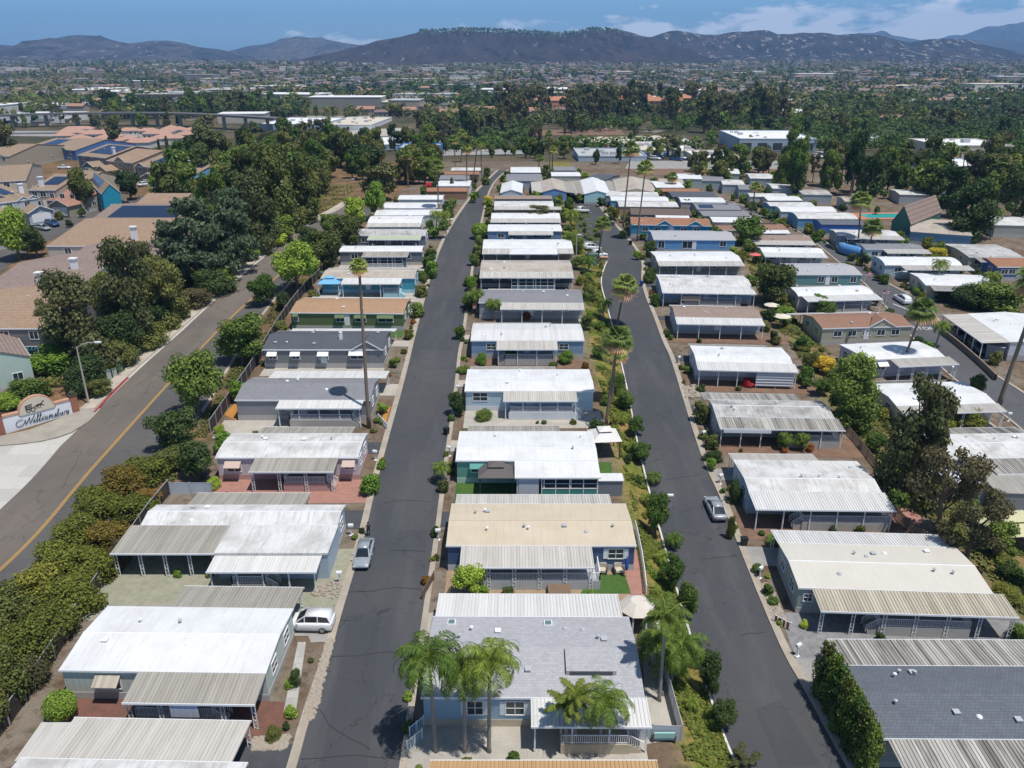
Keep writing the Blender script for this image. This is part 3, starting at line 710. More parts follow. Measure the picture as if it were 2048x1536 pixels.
    for A_ in awn: awning(A_[0], A_[1], A_[2], A_[3], False, *(A_[4:]))
    for A_ in rear: awning(A_[0], A_[1], A_[2], A_[3], True, *(A_[4:]))
    for a, b, dep in ext:             # front extension of the house under a flat roof
        xb = MB(); xb.box(a*W_, b*W_, -dep, -.003, he-.28, he-.06); xb.build('roof_extension', rm, e)
        xb = MB(); xb.box(a*W_+INS, b*W_-INS, -dep+INS, INS-.05, -.4, he-.283); xb.build('wall', wm, e)
    for a, b, y0_, z_, dep, mode in rail:   # porch deck and railing: y0 deck front
        if mid:
            db = MB(); db.box(a*W_, b*W_, -y0_, INS-.06, -.3, z_); db.build('porch_deck', skirt or SKIRT, e)
            rb = MB(); yy = -y0_+.08
            railing(rb, (a*W_+.06, yy, 0), (b*W_-.06, yy, 0), z_, pitch=.16 if near else .3)
            if near: railing(rb, (a*W_+.06, yy, 0), (a*W_+.06, -.1, 0), z_); railing(rb, (b*W_-.06, yy, 0), (b*W_-.06, -.1, 0), z_)
            rb.build('railing', tm, e)
            st = MB(); sx, d_ = (b*W_, 1) if mode == 'R' else (a*W_, -1)
            for k in range(3): a_, b_ = sorted((sx+d_*.003+d_*.3*k, sx+d_*.3*(k+1))); st.box(a_, b_, -y0_+.1, -y0_+1.2, -.3, z_*(1-(k+1)/4))
            st.build('steps', skirt or SKIRT, e)
            if near:
                for yy in (-y0_+.1, -y0_+1.2):
                    hr = MB()
                    p, q = Vector((sx, yy, z_+.85)), Vector((sx+d_*1.1, yy, .85)); hr.bar(p, q, .07, .05)
                    for k in range(8): c = p.lerp(q, k/7); hr.bar(c, (c.x, c.y, c.z-.75), .04)
                    hr.build('handrail', tm, e)
    # windows and door
    if mid:
        wl = list(win)
        if not wl: wl = [(.1+.8*(i+.5)/5, 1.4, .95) for i in range(5)]
        ex = [(a, b) for a, b, _ in ext]
        for it in wl:
            f_, w_, h_ = it[:3]; off = 0
            for a, b, dep in ext:
                if a < f_ < b: off = -dep
            window(e, 'F', f_*W_, it[3] if len(it) > 3 else 1.35, w_, h_, W_, D_, hood=hood if not (len(it) > 4 and it[4] == 0) else None, shut=shut, off=off, grid=near)
        if door is not None:
            off = 0
            for a, b, dep in ext:
                if a < door < b: off = -dep
            dm = MB(); dm.box(door*W_-.48, door*W_+.48, INS-.06+off, INS+.02+off, .6, 2.62); d_ = dm.build('door', WHITE, e)
            if near: hb = MB(); hb.box(door*W_+.34, door*W_+.42, INS-.11+off, INS-.06+off, 1.55, 1.67); hb.build('handle', DARK, d_)
        if ewin == 'auto':
            sd = 'R' if cx < 0 else 'L'
            for k in ((.28, .72) if D_ > 6 else (.5,)): window(e, sd, D_*k, 1.25, 1.25, 1.1, W_, D_, grid=near)
    # vents and pipes
    if mid:
        for k in range(vents):
            x, yf = rnd.uniform(.08, .92)*W_, rnd.choice((rnd.uniform(.15, .42), rnd.uniform(.58, .9))); y = yf*D_
            zz = he+float(np.interp(yf, [a for a, _ in pr], [b for _, b in pr])); vb = MB(); t = rnd.random()
            if t < .45: vb.lathe((x, y, zz-.05), [(.07, 0), (.07, .32), (.16, .34), (.16, .44), (.05, .50)], 8); nm = 'vent_pipe'
            elif t < .75: vb.box(x-.2, x+.2, y-.2, y+.2, zz-.08, zz+.16); vb.box(x-.25, x+.25, y-.25, y+.25, zz+.162, zz+.22); nm = 'roof_vent'
            else: vb.lathe((x, y, zz-.05), [(.24, 0), (.24, .12), (.17, .2), (.04, .24)], 10); nm = 'turbine_vent'
            vb.build(nm, GREYP if rnd.random() < .6 else WHITE, ro)
    if chim:
        cb = MB(); cb.box(.62*W_-.25, .62*W_+.25, .35*D_-.25, .35*D_+.25, he, he+1.5); cb.lathe((.62*W_, .35*D_, he+1.5), [(.2, 0), (.2, .25), (.3, .27), (.28, .34)], 8); cb.build('chimney', WHITE, ro)
    for a, b, c_, d_ in (solar or ()):
        zf = lambda q: he+float(np.interp(q, [s for s, _ in pr], [t for _, t in pr]))+.09
        k = max(1, int((b-a)*W_/1.05)); 
        for i in range(k):
            xa, xb = a*W_+(b-a)*W_*i/k, a*W_+(b-a)*W_*(i+1)/k-.05; sb = MB()
            sb.add([(xa, c_*D_, zf(c_)), (xb, c_*D_, zf(c_)), (xb, d_*D_, zf(d_)), (xa, d_*D_, zf(d_))]+[(xa, c_*D_, zf(c_)-.05), (xb, c_*D_, zf(c_)-.05), (xb, d_*D_, zf(d_)-.05), (xa, d_*D_, zf(d_)-.05)], [(0,1,2,3),(4,7,6,5),(0,4,5,1),(1,5,6,2),(2,6,7,3),(3,7,4,0)])
            sb.build('solar_panel', SOLAR, ro)
    for dx, dw in dorm:           # gabled dormer / cross gable on the front eave
        db = MB(); x = dx*W_; h = dw*.30; y1 = D_*.42
        db.add([(x-dw/2, -.12, he+.02), (x, -.12, he+h), (x+dw/2, -.12, he+.02), (x, y1, he+h)], [(0,1,3), (1,2,3)]); 
        db.add([(x-dw/2, -.12, he-.13), (x, -.12, he+h-.15), (x+dw/2, -.12, he-.13), (x, y1, he+h-.15)], [(0,3,1), (1,3,2)])
        o = db.build('dormer_roof', rm, e); gb = MB(); gb.add([(x-dw/2+.2, -.02, he-.12), (x+dw/2-.2, -.02, he-.12), (x, -.02, he+h-.2), (x-dw/2+.2, INS+.1, he-.12), (x+dw/2-.2, INS+.1, he-.12), (x, INS+.1, he+h-.2)], [(0,1,2), (3,5,4), (0,3,4,1), (1,4,5,2), (2,5,3,0)]); gb.build('dormer_wall', wm, e)
        tb = MB(); tb.bar((x-dw/2-.1, -.15, he-.04), (x, -.15, he+h), .06, .16); tb.bar((x+dw/2+.1, -.15, he-.04), (x, -.15, he+h), .06, .16); tb.build('dormer_trim', tm, e)
    # ground sheets
    def rect(x0, x1, y0, y1, nm, m_, lift, cell=2.):
        pts = [(p1.x+u.x*a+v.x*b, p1.y+u.y*a+v.y*b) for a, b in ((x0, y0), (x1, y0), (x1, y1), (x0, y1))]
        tag(wpoly(pts, lift, nm, m_, cell), kind='structure')
    if yard: rect(yard[0]*W_, yard[1]*W_, -gap, .1, 'yard', yard[2], .035)
    if drive:
        dep = rear[0][2] if rear else 3.5
        sd = roadside or ('R' if cx < 0 else 'L')
        x0, x1 = (-3.6, W_*.9) if sd == 'L' else (W_*.1, W_+3.6)
        rect(x0, x1, D_-.3, D_+dep+.1, 'driveway', drive, .05)
    HOMES[key] = (e, W_, D_, he, g, u, v, p1)
    return e
def at_home(key, fx, y, z=0):
    e, W_, D_, he, g, u, v, p1 = HOMES[key]; x = fx*W_
    X, Y = p1.x+u.x*x+v.x*y, p1.y+u.y*x+v.y*y; return Vector((X, Y, gz(X, Y)+z))
SOLAR = mat('solar_glass', (.012,.018,.045), .15, None, spec=.6)
YD = {'soil': mat('soil_yard', (.25,.15,.10), .95, 'ground', .5, 1, (.16,.10,.07)),
      'red': mat('red_mulch', (.22,.10,.075), .95, 'ground', .5, 2, (.15,.08,.06)),
      'brick': mat('brick_paving', (.40,.20,.155), .85, 'paver', .3, 1, (.28,.16,.13)),
      'gravel': mat('grey_gravel', (.30,.30,.305), .95, 'ground', .5, 2, (.20,.20,.205)),
      'pale': mat('pale_gravel', (.36,.34,.26), .95, 'ground', .4, 2, (.26,.27,.20)),
      'conc': mat('yard_concrete', (.45,.42,.37), .85, 'ground', .2, .7, (.36,.33,.29)),
      'turf': mat('green_turf', (.07,.15,.025), .95, 'ground', .4, 3, (.05,.11,.02)),
      'orange': mat('orange_bark', (.52,.24,.055), .95, 'ground', .4, 2, (.40,.17,.04)),
      'tanst': mat('tan_stone', (.40,.29,.19), .95, 'ground', .5, 1.5, (.30,.21,.14)),
      'dark': mat('driveway_asphalt', (.07,.075,.085), .85, 'ground', .3, 1, (.055,.058,.066)),
      'dconc': mat('driveway_concrete', (.34,.33,.31), .85, 'ground', .3, .6, (.27,.26,.25))}
LT, MD, RT, SR, TR = 'mobile homes left of the main road', 'mobile homes between the two roads', 'mobile homes right of the curving road', 'mobile homes along the third road', 'mobile homes on the far side of the third road'
TEAL = mat('teal_hood', (.06,.28,.26), .5); GHOOD = mat('green_hood', (.10,.16,.07), .5); WHOOD = mat('white_hood', (.75,.75,.74), .4)
# --- left row, from the bottom of the picture upwards
home('L0', (-95,1700), (420,1712), (25,1516), 'w2', '#b9c0bf', 'stained white roofed mobile home cut off by the bottom left corner', rear=[(.10,.93,4.2,'l')], row=LT, drive=YD['dark'], door=None)
home('L1', (117,1340), (532,1346), (207,1213), 'w', '#aeb6ae', 'mobile home with the largest plain white roof, beside the white SUV', pat='vsiding', rear=[(.33,1.0,3.6,'g')], awn=[(.385,1.0,3.0,'g',True,2.95,.4)], rail=[(.42,.78,2.6,.75,0,'R')], win=[(.23,1.7,1.2,1.0,1),(.45,1.4,1.1),(.62,1.6,1.2),(.9,1.2,1.1)], hood=(AM['e'],1.0), row=LT, yard=(-.02,1.12,YD['red']), gap=6, drive=YD['dconc'])
home('L2', (281,1050), (676,1050), (311,1011), 'w2', '#a9b8c4', 'stained white roofed mobile home with grey ribbed patio cover over half its front', awn=[(-.05,.455,4.8,'g',True,2.95,.25),(.455,.97,7.5,'w',True,2.95,.5,'sq')], ext=[(.455,1.0,5.0)], rear=[(.16,.78,3.2,'g')], rail=[(.56,.72,7.2,.8,0,'R')], win=[(.2,1.8,1.1),(.35,1.6,1.1),(.62,1.2,.6,1.7),(.78,1.2,.6,1.7)], row=LT, yard=(-.1,1.1,YD['pale']), gap=11, drive=YD['dark'])
home('L3', (430,915), (717,915), (463,867), 'w2', '#b8aeb2', 'white roofed mobile home with pink block skirting and brick patio', pat='vsiding', prof='bow', awn=[(.28,.86,2.9,'g',True,2.95,.35)], rear=[(.18,.88,2.6,'g')], rail=[(.50,.80,2.5,.8,0,'R')], win=[(.12,1.6,1.2,1.0,1),(.4,1.4,1),(.6,1.6,1),(.93,1.2,1)], hood=(mat('pink_beige_hood',(.52,.40,.34),.5),1.0), row=LT, yard=(0,1.15,YD['brick']), gap=5, drive=YD['dark'], skirt=mat('pink_block',(.47,.30,.27),.8,'plain',.3))
home('L4', (469,800), (741,800), (490,756), 'g2', '#86878a', 'grey shingled mobile home behind the tall lone palm, with white porch cover', rise=.8, awn=[(.33,.95,2.2,'w',True,2.95,.25,'sq')], rear=[(.12,1.05,3.6,'w')], rail=[(.42,.88,2.0,.8,0,'R')], win=[(.4,1.1,1),(.55,1.9,1.1),(.72,1.2,1.1),(.88,1.1,1)], row=LT, yard=(-.1,.5,YD['conc']), gap=5, drive=YD['conc'], vents=7)
home('L5', (524,699), (767,699), (546,662), 'ds', '#77797c', 'dark shingled mobile home with a row of white window hoods', rise=.95, rear=[(.10,1.03,2.2,'w')], win=[(.08,1.2,1),(.27,1.2,1),(.50,1.4,1),(.78,2.2,1.1)], hood=(WHOOD,.9), row=LT, dorm=[(.86,4.6)], yard=(0,1,YD['conc']), gap=3, drive=YD['conc'], vents=8, chim=True)
home('L6', (579,625), (807,627), (592,595), 'tn', '#5d6b45', 'green mobile home under a plain tan shingle roof', rise=.7, rear=[(.06,.97,1.6,'w')], win=[(.05,.7,1.3),(.44,1.4,1.1),(.62,1.8,1.1),(.84,2.6,1.1)], hood=(GHOOD,.8), row=LT, drive=YD['conc'], yard=(0,1,YD['turf']), gap=3)
home('L7', (641,556), (829,556), (658,536), 'bg', '#3f8fa6', 'turquoise mobile home with pale blue lower wall and beige ribbed roof', rear=[(.03,.98,1.8,'l')], awn=[(.245,.87,3.2,'w',True,2.95,.3,'sq')], rail=[(.68,.86,2.8,.8,0,'R')], row=LT, yard=(-.05,1.1,YD['conc']), gap=5, drive=YD['dark'], skirt=mat('pale_blue_skirt',(.33,.55,.62),.7,'plain',.2))
home('L8', (678,503), (844,503), (680,492), 'w', '#666c74', 'white roofed dark grey mobile home with a patio cover in mid front', prof='bow', awn=[(.30,.85,3.4,'g',True,2.95,.3,'sq')], row=LT, rail=[(.35,.8,3,.7,0,'R')], drive=YD['dark'], yard=(0,1.2,YD['conc']), gap=4)
home('L9', (702,471), (851,471), (708,458), 'w3', '#6f7882', 'weathered grey roofed mobile home with pale green patio cover', awn=[(.24,.95,3.2,mat('pale_green_metal',(.42,.46,.34),.5),True,2.95,.3,'sq')], row=LT, drive=YD['dark'], yard=(0,1,YD['red']), gap=4)
home('L10', (735,446), (843,446), (745,433), 'w', '#c6c8c8', 'white curved roof mobile home with full width ribbed awning, left row', prof='bow', rise=.7, awn=[(0,1,3.0,'l',False)], row=LT, drive=YD['conc'])
home('L11', (748,430), (880,430), (756,419), 'w', '#b9bdb9', 'white flat roofed mobile home behind small palms, left row', row=LT, drive=YD['conc'])
home('L12', (763,416), (876,416), (772,405), 'w', '#a9b4bd', 'white roofed mobile home where the left row meets the trees', row=LT, lod=False)
home('L13', (795,399), (885,399), (800,390), 'w', '#e2e2de', 'bright white mobile home with white side panels, upper left row', row=LT, lod=False)
home('L14', (853,383), (934,383), (857,375), 'og', '#8a6a50', 'orange roofed mobile home in front of the red bougainvillea', row=LT, lod=False)
home('L15', (873,372), (940,372), (878,361), 'w', '#d8dcdc', 'white roofed mobile home between orange roofed ones, upper left row', row=LT, lod=False)
home('L16', (878,359), (938,359), (881,350), 'g2', '#a2a8ad', 'grey roofed mobile home near the upper end of the left row', row=LT, lod=False)
home('L17', (888,349), (958,349), (892,343), 'og', '#8a6a50', 'second orange roofed mobile home, near the upper end of the left row', row=LT, lod=False)
home('L18', (902,341), (962,341), (906,335), 'w2', '#b6bcbc', 'pale roofed mobile home at the upper end of the left row', row=LT, lod=False)
# --- middle row
home('M0', (828,1790), (1372,1790), (838,1652), 'bg', '#b0a080', 'mobile home with tan ribbed carport roof at the bottom edge', rear=[(.0,1,5.6,'t',False)], row=MD, door=None, vents=0)
home('M1', (842,1394), (1290,1396), (862,1233), 'gs', '#8ba4b4', 'light blue mobile home with light grey shingle roof behind five feathery palms', rise=.75, rear=[(.01,.97,3.7,'w')], awn=[(.49,1.01,2.6,'w',True,2.95,.3,'sq')], rail=[(.62,.92,2.5,.75,0,'R')], win=[(.24,1.2,1.35,1.1),(.42,1.4,1.3,1.1),(.6,1.4,1.1),(.8,2.0,1.3)], shut=mat('pale_shutter',(.62,.68,.72),.6), row=MD, yard=(-.08,1.0,YD['conc']), gap=6.5, drive=YD['conc'], vents=12, door=.7, skirt=mat('tan_skirt',(.47,.41,.31),.8,'plain',.3))
home('M2', (892,1091), (1273,1091), (903,1008), 'cr', '#40597a', 'blue mobile home under a cream roof with a long white railed porch', rise=.45, rear=[(.02,.92,2.6,'l')], awn=[(.08,.765,3.2,'l',True,2.95,.35)], rail=[(.20,.80,2.9,.8,0,'L')], win=[(.3,1.6,1),(.45,1.6,1),(.6,1.6,1.1),(.895,1.5,1.1,1.35)], shut=WHITE, row=MD, yard=(0,1.03,YD['tanst']), gap=7, drive=YD['dark'], vents=9, skirt=mat('blue_white_skirt',(.45,.48,.50),.8,'plain',.3))
home('M3', (911,921), (1196,921), (917,863), 'w', '#66998a', 'sea green mobile home with a screened sunroom and dark gazebo', prof='hi', rear=[(.06,.76,2.5,'g')], awn=[(.415,1.0,3.5,'s',True,2.95,.35,'sq')], win=[(.16,1.7,1),(.3,1.4,1)], hood=(TEAL,.7), row=MD, yard=(0,.45,YD['turf']), gap=6, drive=YD['conc'], vents=3, door=.4, skirt=mat('pale_green_skirt',(.42,.55,.47),.8,'plain',.3))
home('M4', (929,782), (1189,782), (933,739), 'w', '#b3c6d6', 'white roofed mobile home with teal trim and narrow ribbed porch cover', prof='hi', rear=[(.02,.73,2.0,'g')], awn=[(.30,.86,2.7,'l',True,2.95,.35,'sq')], rail=[(.34,.84,2.5,.75,0,'R')], win=[(.12,2.0,1.2,1.4),(.42,1.8,1.1),(.6,1.8,1.1),(.78,1.8,1.1)], row=MD, drive=YD['conc'], yard=(0,1.05,YD['conc']), gap=5, vents=4, skirt=mat('white_skirt',(.62,.66,.70),.7,'plain',.2))
home('M5', (941,681), (1169,681), (943,648), AM['w'], '#7d95ad', 'mobile home with white ribbed roof and striped blue and white siding', rear=[(.0,.73,1.6,'l')], awn=[(.23,.76,3.2,'l',True,2.95,.35,'sq')], rail=[(.3,.72,2.9,.75,0,'L')], row=MD, drive=YD['conc'], yard=(0,1,YD['soil']), gap=4)
home('M6', (957,605), (1167,606), (958,579), 'g2', '#8b9096', 'mobile home with worn dark grey shingles and long ribbed awning, middle row', rise=.6, rear=[(.07,.75,1.6,'l')], awn=[(.21,1.0,2.8,'l',True,2.95,.35,'sq')], row=MD, drive=YD['dark'], yard=(.2,1.05,YD['conc']), gap=4)
home('M7', (960,544), (1146,544), (963,521), 'bg', '#3c4654', 'beige ribbed roof mobile home with glazed blue porch', awn=[(.0,1.0,3.0,'l',True,2.95,.35,'sq')], row=MD, drive=YD['dark'])
home('M8', (965,497), (1146,497), (966,479), 'w', '#8a7a66', 'white roofed mobile home with a pale open carport at its left end', awn=[(.0,.32,3.4,'l',True,2.95,.35,'sq'),(.82,1.0,3.,'l',True,2.95,.35,'sq'),(.3,.82,4.,'s',False)], row=MD, drive=YD['dark'])
home('M9', (975,462), (1124,462), (976,449), 'w', '#6f89a8', 'white roofed mobile home with blue front wall and short awning', awn=[(.28,.88,2.6,'l',False)], row=MD)
home('M10', (982,437), (1121,437), (984,426), 'w', '#9a8a78', 'white roofed mobile home with tan awning behind a thin tree', awn=[(.0,1,3.2,'l',False)], row=MD)
home('M11', (988,413), (1108,413), (991,402), 'w2', '#a19684', 'off white roofed mobile home with wide beige awning', awn=[(.0,1.12,2.6,'bg' if 0 else 'l',False)], row=MD, lod=False)
home('M12', (988,398), (1104,398), (992,391), 'bs', '#6a7684', 'brown roofed mobile home with blue grey front below the gabled trio', row=MD, lod=False)
home('M13', (1000,386), (1042,386), (1004,367), 'w', '#c9cfd2', 'small white gabled mobile home with grey carport at its left', turn=True, rise=1.0, row='gabled mobile homes at the top of the middle row', lod=False)
home('M14', (1085,384), (1130,384), (1081,362), 'bg', '#6b91bd', 'beige gabled mobile home with a bright blue front wall', turn=True, rise=1.0, rear=[(0,1,3,'g',False)], awn=[(0,1,3,'l',False)], row='gabled mobile homes at the top of the middle row', lod=False)
home('M15', (1168,388), (1215,386), (1160,360), 'w', '#a9d0cd', 'white gabled mobile home with pale aqua front at the end of the curving road', turn=True, rise=1.0, rear=[(0,1,3,'g',False)], awn=[(0,1,4,'g',False)], row='gabled mobile homes at the top of the middle row', lod=False)
home('M16', (1232,384), (1306,384), (1225,359), 'bg', '#a89c88', 'beige gabled mobile home between the two tallest palms', turn=True, rise=1.1, row='gabled mobile homes at the top of the middle row', lod=False)
for k, (a, b, c, r_, w_, lb) in enumerate([((1012,362),(1086,362),(1014,348),'g2','#9aa2aa','grey shingled mobile home behind the small white gabled one'),((1021,345),(1082,345),(1023,334),'w','#aab2ba','white roofed mobile home at the upper end of the main road'),
  ((1103,352),(1162,352),(1106,344),'w','#b2aca2','long white roofed mobile home behind the blue fronted gabled one'),((1108,341),(1152,341),(1110,333),'g2','#8d9aa6','blue grey roofed mobile home farthest up the middle row'),((1170,357),(1212,360),(1166,345),'ds','#777c84','dark roofed mobile home beside a clump of trees, top of the middle row')]):
    home('MX%d' % k, a, b, c, r_, w_, lb, row=MD, lod=False)
# --- right row
home('R0', (1765,1477), (2310,1480), (1687,1331), 'dk', '#8d8f92', 'dark blue grey shingled mobile home at the bottom right behind a cypress hedge', rise=.75, rear=[(.0,1.0,3.7,'x',False)], awn=[(.02,1.0,4.6,'x',False,2.95,.25)], row=RT, drive=YD['dconc'], yard=(0,1,YD['gravel']), gap=6, vents=10, ewin=None)
home('R1', (1597,1175), (1987,1187), (1551,1085), 'cw', '#8f9996', 'grey mobile home under a cream white roof with cream ribbed awning and white railed porch', rear=[(.0,.97,2.9,'w')], awn=[(.07,1.05,3.0,'e',True,2.95,.35)], rail=[(.38,.84,2.7,.8,0,'L')], win=[(.06,.8,.8),(.25,1.4,1),(.5,1.6,1.1),(.7,1.6,1.1)], row=RT, yard=(-.08,1.25,YD['gravel']), gap=6.5, drive=YD['dconc'], vents=8)
home('R2', (1497,982), (1764,985), (1459,920), 'w2', '#8fa6bb', 'pale blue mobile home beside the parked silver sedan on the curving road', prof='hi', rear=[(.0,.70,2.4,'l')], awn=[(.0,1.02,3.4,'w',True,2.95,.35,'sq')], rail=[(.36,1.0,3.1,.75,0,'L')], row=RT, yard=(-.1,1.2,YD['soil']), gap=5, drive=YD['dconc'], vents=4)
home('R3', (1432,833), (1670,837), (1418,799), 'w3', '#aeb0b4', 'mobile home with a mottled grey weathered roof and sagging middle', rear=[(-.03,.82,3.2,'x')], awn=[(.0,1.03,3.0,'x',True,2.95,.35,'sq')], ext=[], rail=[(.6,1.0,2.7,.75,0,'L')], row=RT, yard=(-.1,1.2,YD['soil']), gap=5, drive=YD['dark'], vents=3)
home('R4', (1392,723), (1586,728), (1371,691), 'w', '#c3c7d2', 'white roofed mobile home with grey ribbed carport behind and pink bougainvillea in front', prof='hi', rear=[(.0,.86,1.8,'g')], awn=[(.0,1.02,2.6,'w',True,2.95,.35,'sq')], row=RT, yard=(-.1,1.2,YD['soil']), gap=4, drive=YD['dark'], vents=3)
home('R5', (1350,634), (1524,637), (1341,611), 'bs', '#93a5ba', 'mobile home with reddish beige shingles and striped awning, beside cream umbrellas', rise=.6, rear=[(.0,.80,1.4,'w')], awn=[(.0,1.0,2.8,'w',True,2.95,.35,'sq')], row=RT, drive=YD['dark'], yard=(-.1,1.3,YD['soil']))
home('R6', (1322,574), (1507,577), (1311,549), 'w2', '#7f9dbb', 'white roofed blue mobile home with patio lattice panels, beside the pepper tree', awn=[(.0,1.0,2.8,'w',True,2.95,.35,'sq')], rail=[(.25,.85,2.4,.7,0,'L')], row=RT, drive=YD['dark'])
home('R7', (1314,522), (1484,522), (1303,503), 'w', '#8d877c', 'long white roofed mobile home directly below the blue walled one', prof='hi', awn=[(.0,1.0,2.6,'l',True,2.95,.35,'sq')], row=RT, drive=YD['dark'])
home('R8', (1307,479), (1472,480), (1289,461), 'gs', '#5f93c4', 'bright blue mobile home with a pale grey roof and white windows', rise=.7, win=[(.1,1.4,1.6,.9),(.42,2.4,1.6,.9),(.85,1.4,1.2)], row=RT, drive=YD['dark'])
home('R9', (1262,449), (1423,452), (1256,434), 'og', '#2f87a5', 'orange shingled mobile home with turquoise walls and two small gables', rise=.8, dorm=[(.42,4),(.8,4)], row=RT)
home('R10', (1262,429), (1384,431), (1250,416), 'db', '#777470', 'dark brown roofed mobile home beyond the orange and turquoise one', rise=.6, awn=[(.4,.95,2.,'s',False)], row=RT, lod=False)
home('R11', (1238,413), (1358,414), (1228,402), 'w2', '#a78a66', 'off white roofed mobile home with a red panel at its right end', row=RT, lod=False)
home('R12', (1222,401), (1338,402), (1215,392), 'w', '#6fa3c4', 'white roofed mobile home with light blue end wall', prof='hi', row=RT, lod=False)
home('R13', (1212,391), (1318,392), (1204,382), 'w2', '#8c9ba6', 'cream white roofed mobile home first below the gabled one by the palms', row=RT, lod=False)
# --- third row
home('S1', (1897,918), (2150,914), (1869,869), 'w2', '#b3adb0', 'wide stained white roofed mobile home behind bare brown trees at the right edge', pat='vsiding', rear=[(.02,.9,2.6,'x')], awn=[(.26,1.0,3.6,'x',True,2.95,.3)], row=SR, yard=(-.05,1,YD['conc']), drive=YD['conc'], roadside='R')
home('S2', (1793,812), (1992,806), (1752,768), 'w', '#c4b9b3', 'white roofed mobile home with a palm shadow across it', prof='hi', rear=[(-.05,.78,1.9,'g')], awn=[(.0,1.02,2.2,'l',True,2.95,.3)], row=SR, drive=YD['conc'], roadside='R', yard=(-.05,1,YD['conc']))
home('S3', (1725,720), (1890,713), (1655,690), 'w', '#c2bcd0', 'white roofed lilac grey mobile home with red deck rails', prof='hi', rear=[(.25,.9,1.0,'g')], awn=[(.33,1.05,2.8,'l',True,2.95,.3)], win=[(.1,1.4,1.1,1.1,1),(.25,1.4,1.1,1.1,1)], hood=(WHOOD,.9), row=SR, drive=YD['conc'], roadside='R', skirt=mat('white_block',(.6,.6,.6),.8,'plain',.2), trim=WHITE)
home('S4', (1645,657), (1826,652), (1627,628), 'br', '#a8a591', 'brown shingled mobile home with an arched gable window and slim cypresses in front', rise=.8, rear=[(-.2,.85,1.7,'w')], dorm=[(.66,5)], row=SR, drive=YD['conc'], roadside='R')
home('S5', (1596,592), (1748,588), (1578,575), 'w', '#b3b0b4', 'white roofed mobile home with ribbed awning just beyond the brown shingled one', prof='bow', rise=.6, awn=[(.05,1.03,2.8,'w',True,2.95,.3)], rail=[(.3,.85,2.4,.7,0,'R')], row=SR, drive=YD['conc'], roadside='R')
home('S6', (1590,549), (1725,549), (1571,527), 'gs', '#5e8a8c', 'teal walled mobile home under a smooth grey roof, flag at its corner', rise=.6, win=[(.4,1.2,1.2,1.2),(.6,1.2,1.2,1.2),(.88,1.2,1.2,1.2)], row=SR, drive=YD['conc'], roadside='R')
home('S7', (1525,505), (1650,507), (1516,494), 'w', '#b0b4b8', 'white roofed mobile home near the pink umbrella', awn=[(.0,1.0,2.8,'w',True,2.95,.3)], row=SR, roadside='R')
home('S8', (1505,481), (1626,482), (1510,470), 'bs', '#a69b90', 'beige brown roofed mobile home with a ribbed awning by the white van', rise=.6, awn=[(.0,1.0,2.8,'l',False)], row=SR, roadside='R')
home('S9', (1440,460), (1576,460), (1432,447), 'br', '#9c948c', 'brown roofed mobile home with a black solar array at its right end', rise=.6, solar=[(.62,.95,.55,.9)], awn=[(.6,1,2.4,'s',False)], row=SR, roadside='R')
home('S10', (1426,444), (1524,445), (1420,432), 'w', '#b7aaa0', 'white roofed mobile home seen beyond the big round street tree', row=SR, roadside='R', lod=False)
home('S11', (1406,432), (1502,432), (1400,421), 'g2', '#8a8f94', 'plain grey roofed mobile home between white and solar roofed ones', row=SR, lod=False)
home('S12', (1394,419), (1484,420), (1384,405), 'g2', '#8a8f94', 'grey roofed mobile home with rows of solar panels', solar=[(.08,.4,.15,.45),(.08,.8,.55,.9)], row=SR, lod=False)
home('S13', (1362,404), (1452,405), (1354,394), 'w', '#a9a9a9', 'white roofed mobile home below the dark grey roof', row=SR, lod=False)
home('S14', (1345,394), (1436,394), (1340,383), 'ds', '#6f7479', 'dark grey roofed mobile home by a lone fan palm', row=SR, lod=False)
home('S15', (1325,383), (1402,383), (1322,377), 'og', '#8a6a50', 'orange roofed mobile home behind the dark grey roof', row=SR, lod=False)
home('S16', (1312,375), (1370,375), (1308,362), 'w', '#c0c0c0', 'bright white flat roofed mobile home behind the lone fan palm', row=SR, lod=False)
# --- beyond the third road
home('T1', (2021,684), (1935,627), (2150,668), 'w', '#c9c9d6', 'white roofed mobile home with a long open carport along the third road', rise=.5, awn=[(0,1,4.6,'l',True,2.95,.25,'sq')], row=TR, vents=5, yard=(0,1,YD['dark']), gap=5, ewin=None)
home('T2', (1851,570), (2001,575), (1818,546), 'w', '#b7ae9c', 'white roofed mobile home behind the big green hedge', awn=[(.06,.75,2.6,'g',False)], row=TR)
home('T3', (1770,530), (1925,531), (1753,514), 'w', '#a3b5be', 'white curved roof mobile home behind red flowering shrubs, right of the third road', prof='bow', rise=.7, awn=[(.2,1.08,2.8,'l',False)], row=TR)
home('T4', (1730,498), (1850,499), (1728,487), 'g2', '#b7cfd6', 'grey green ribbed roof mobile home with pale aqua walls', awn=[(.3,1.04,2.6,'l',False)], row=TR)
home('T5', (1675,470), (1800,472), (1658,459), 'w2', '#8b959d', 'weathered white roofed mobile home with dark carport by the blue boat cover', awn=[(.1,1.02,2.8,'l',True,2.95,.3,'sq')], row=TR)
home('T6', (1643,449), (1732,450), (1636,438), 'dk', '#3c6bb0', 'deep blue mobile home with solar panels and small white windows', solar=[(.2,1,.5,.9)], row=TR)
home('T7', (1596,437), (1716,438), (1590,425), 'w2', '#5f93b8', 'stained white curved roof mobile home with blue end wall', prof='bow', rise=.6, row=TR)
home('T8', (1562,423), (1674,424), (1557,413), 'w', '#b9bfbf', 'bright white curved roof mobile home next to the blue ended one', prof='bow', rise=.6, row=TR)
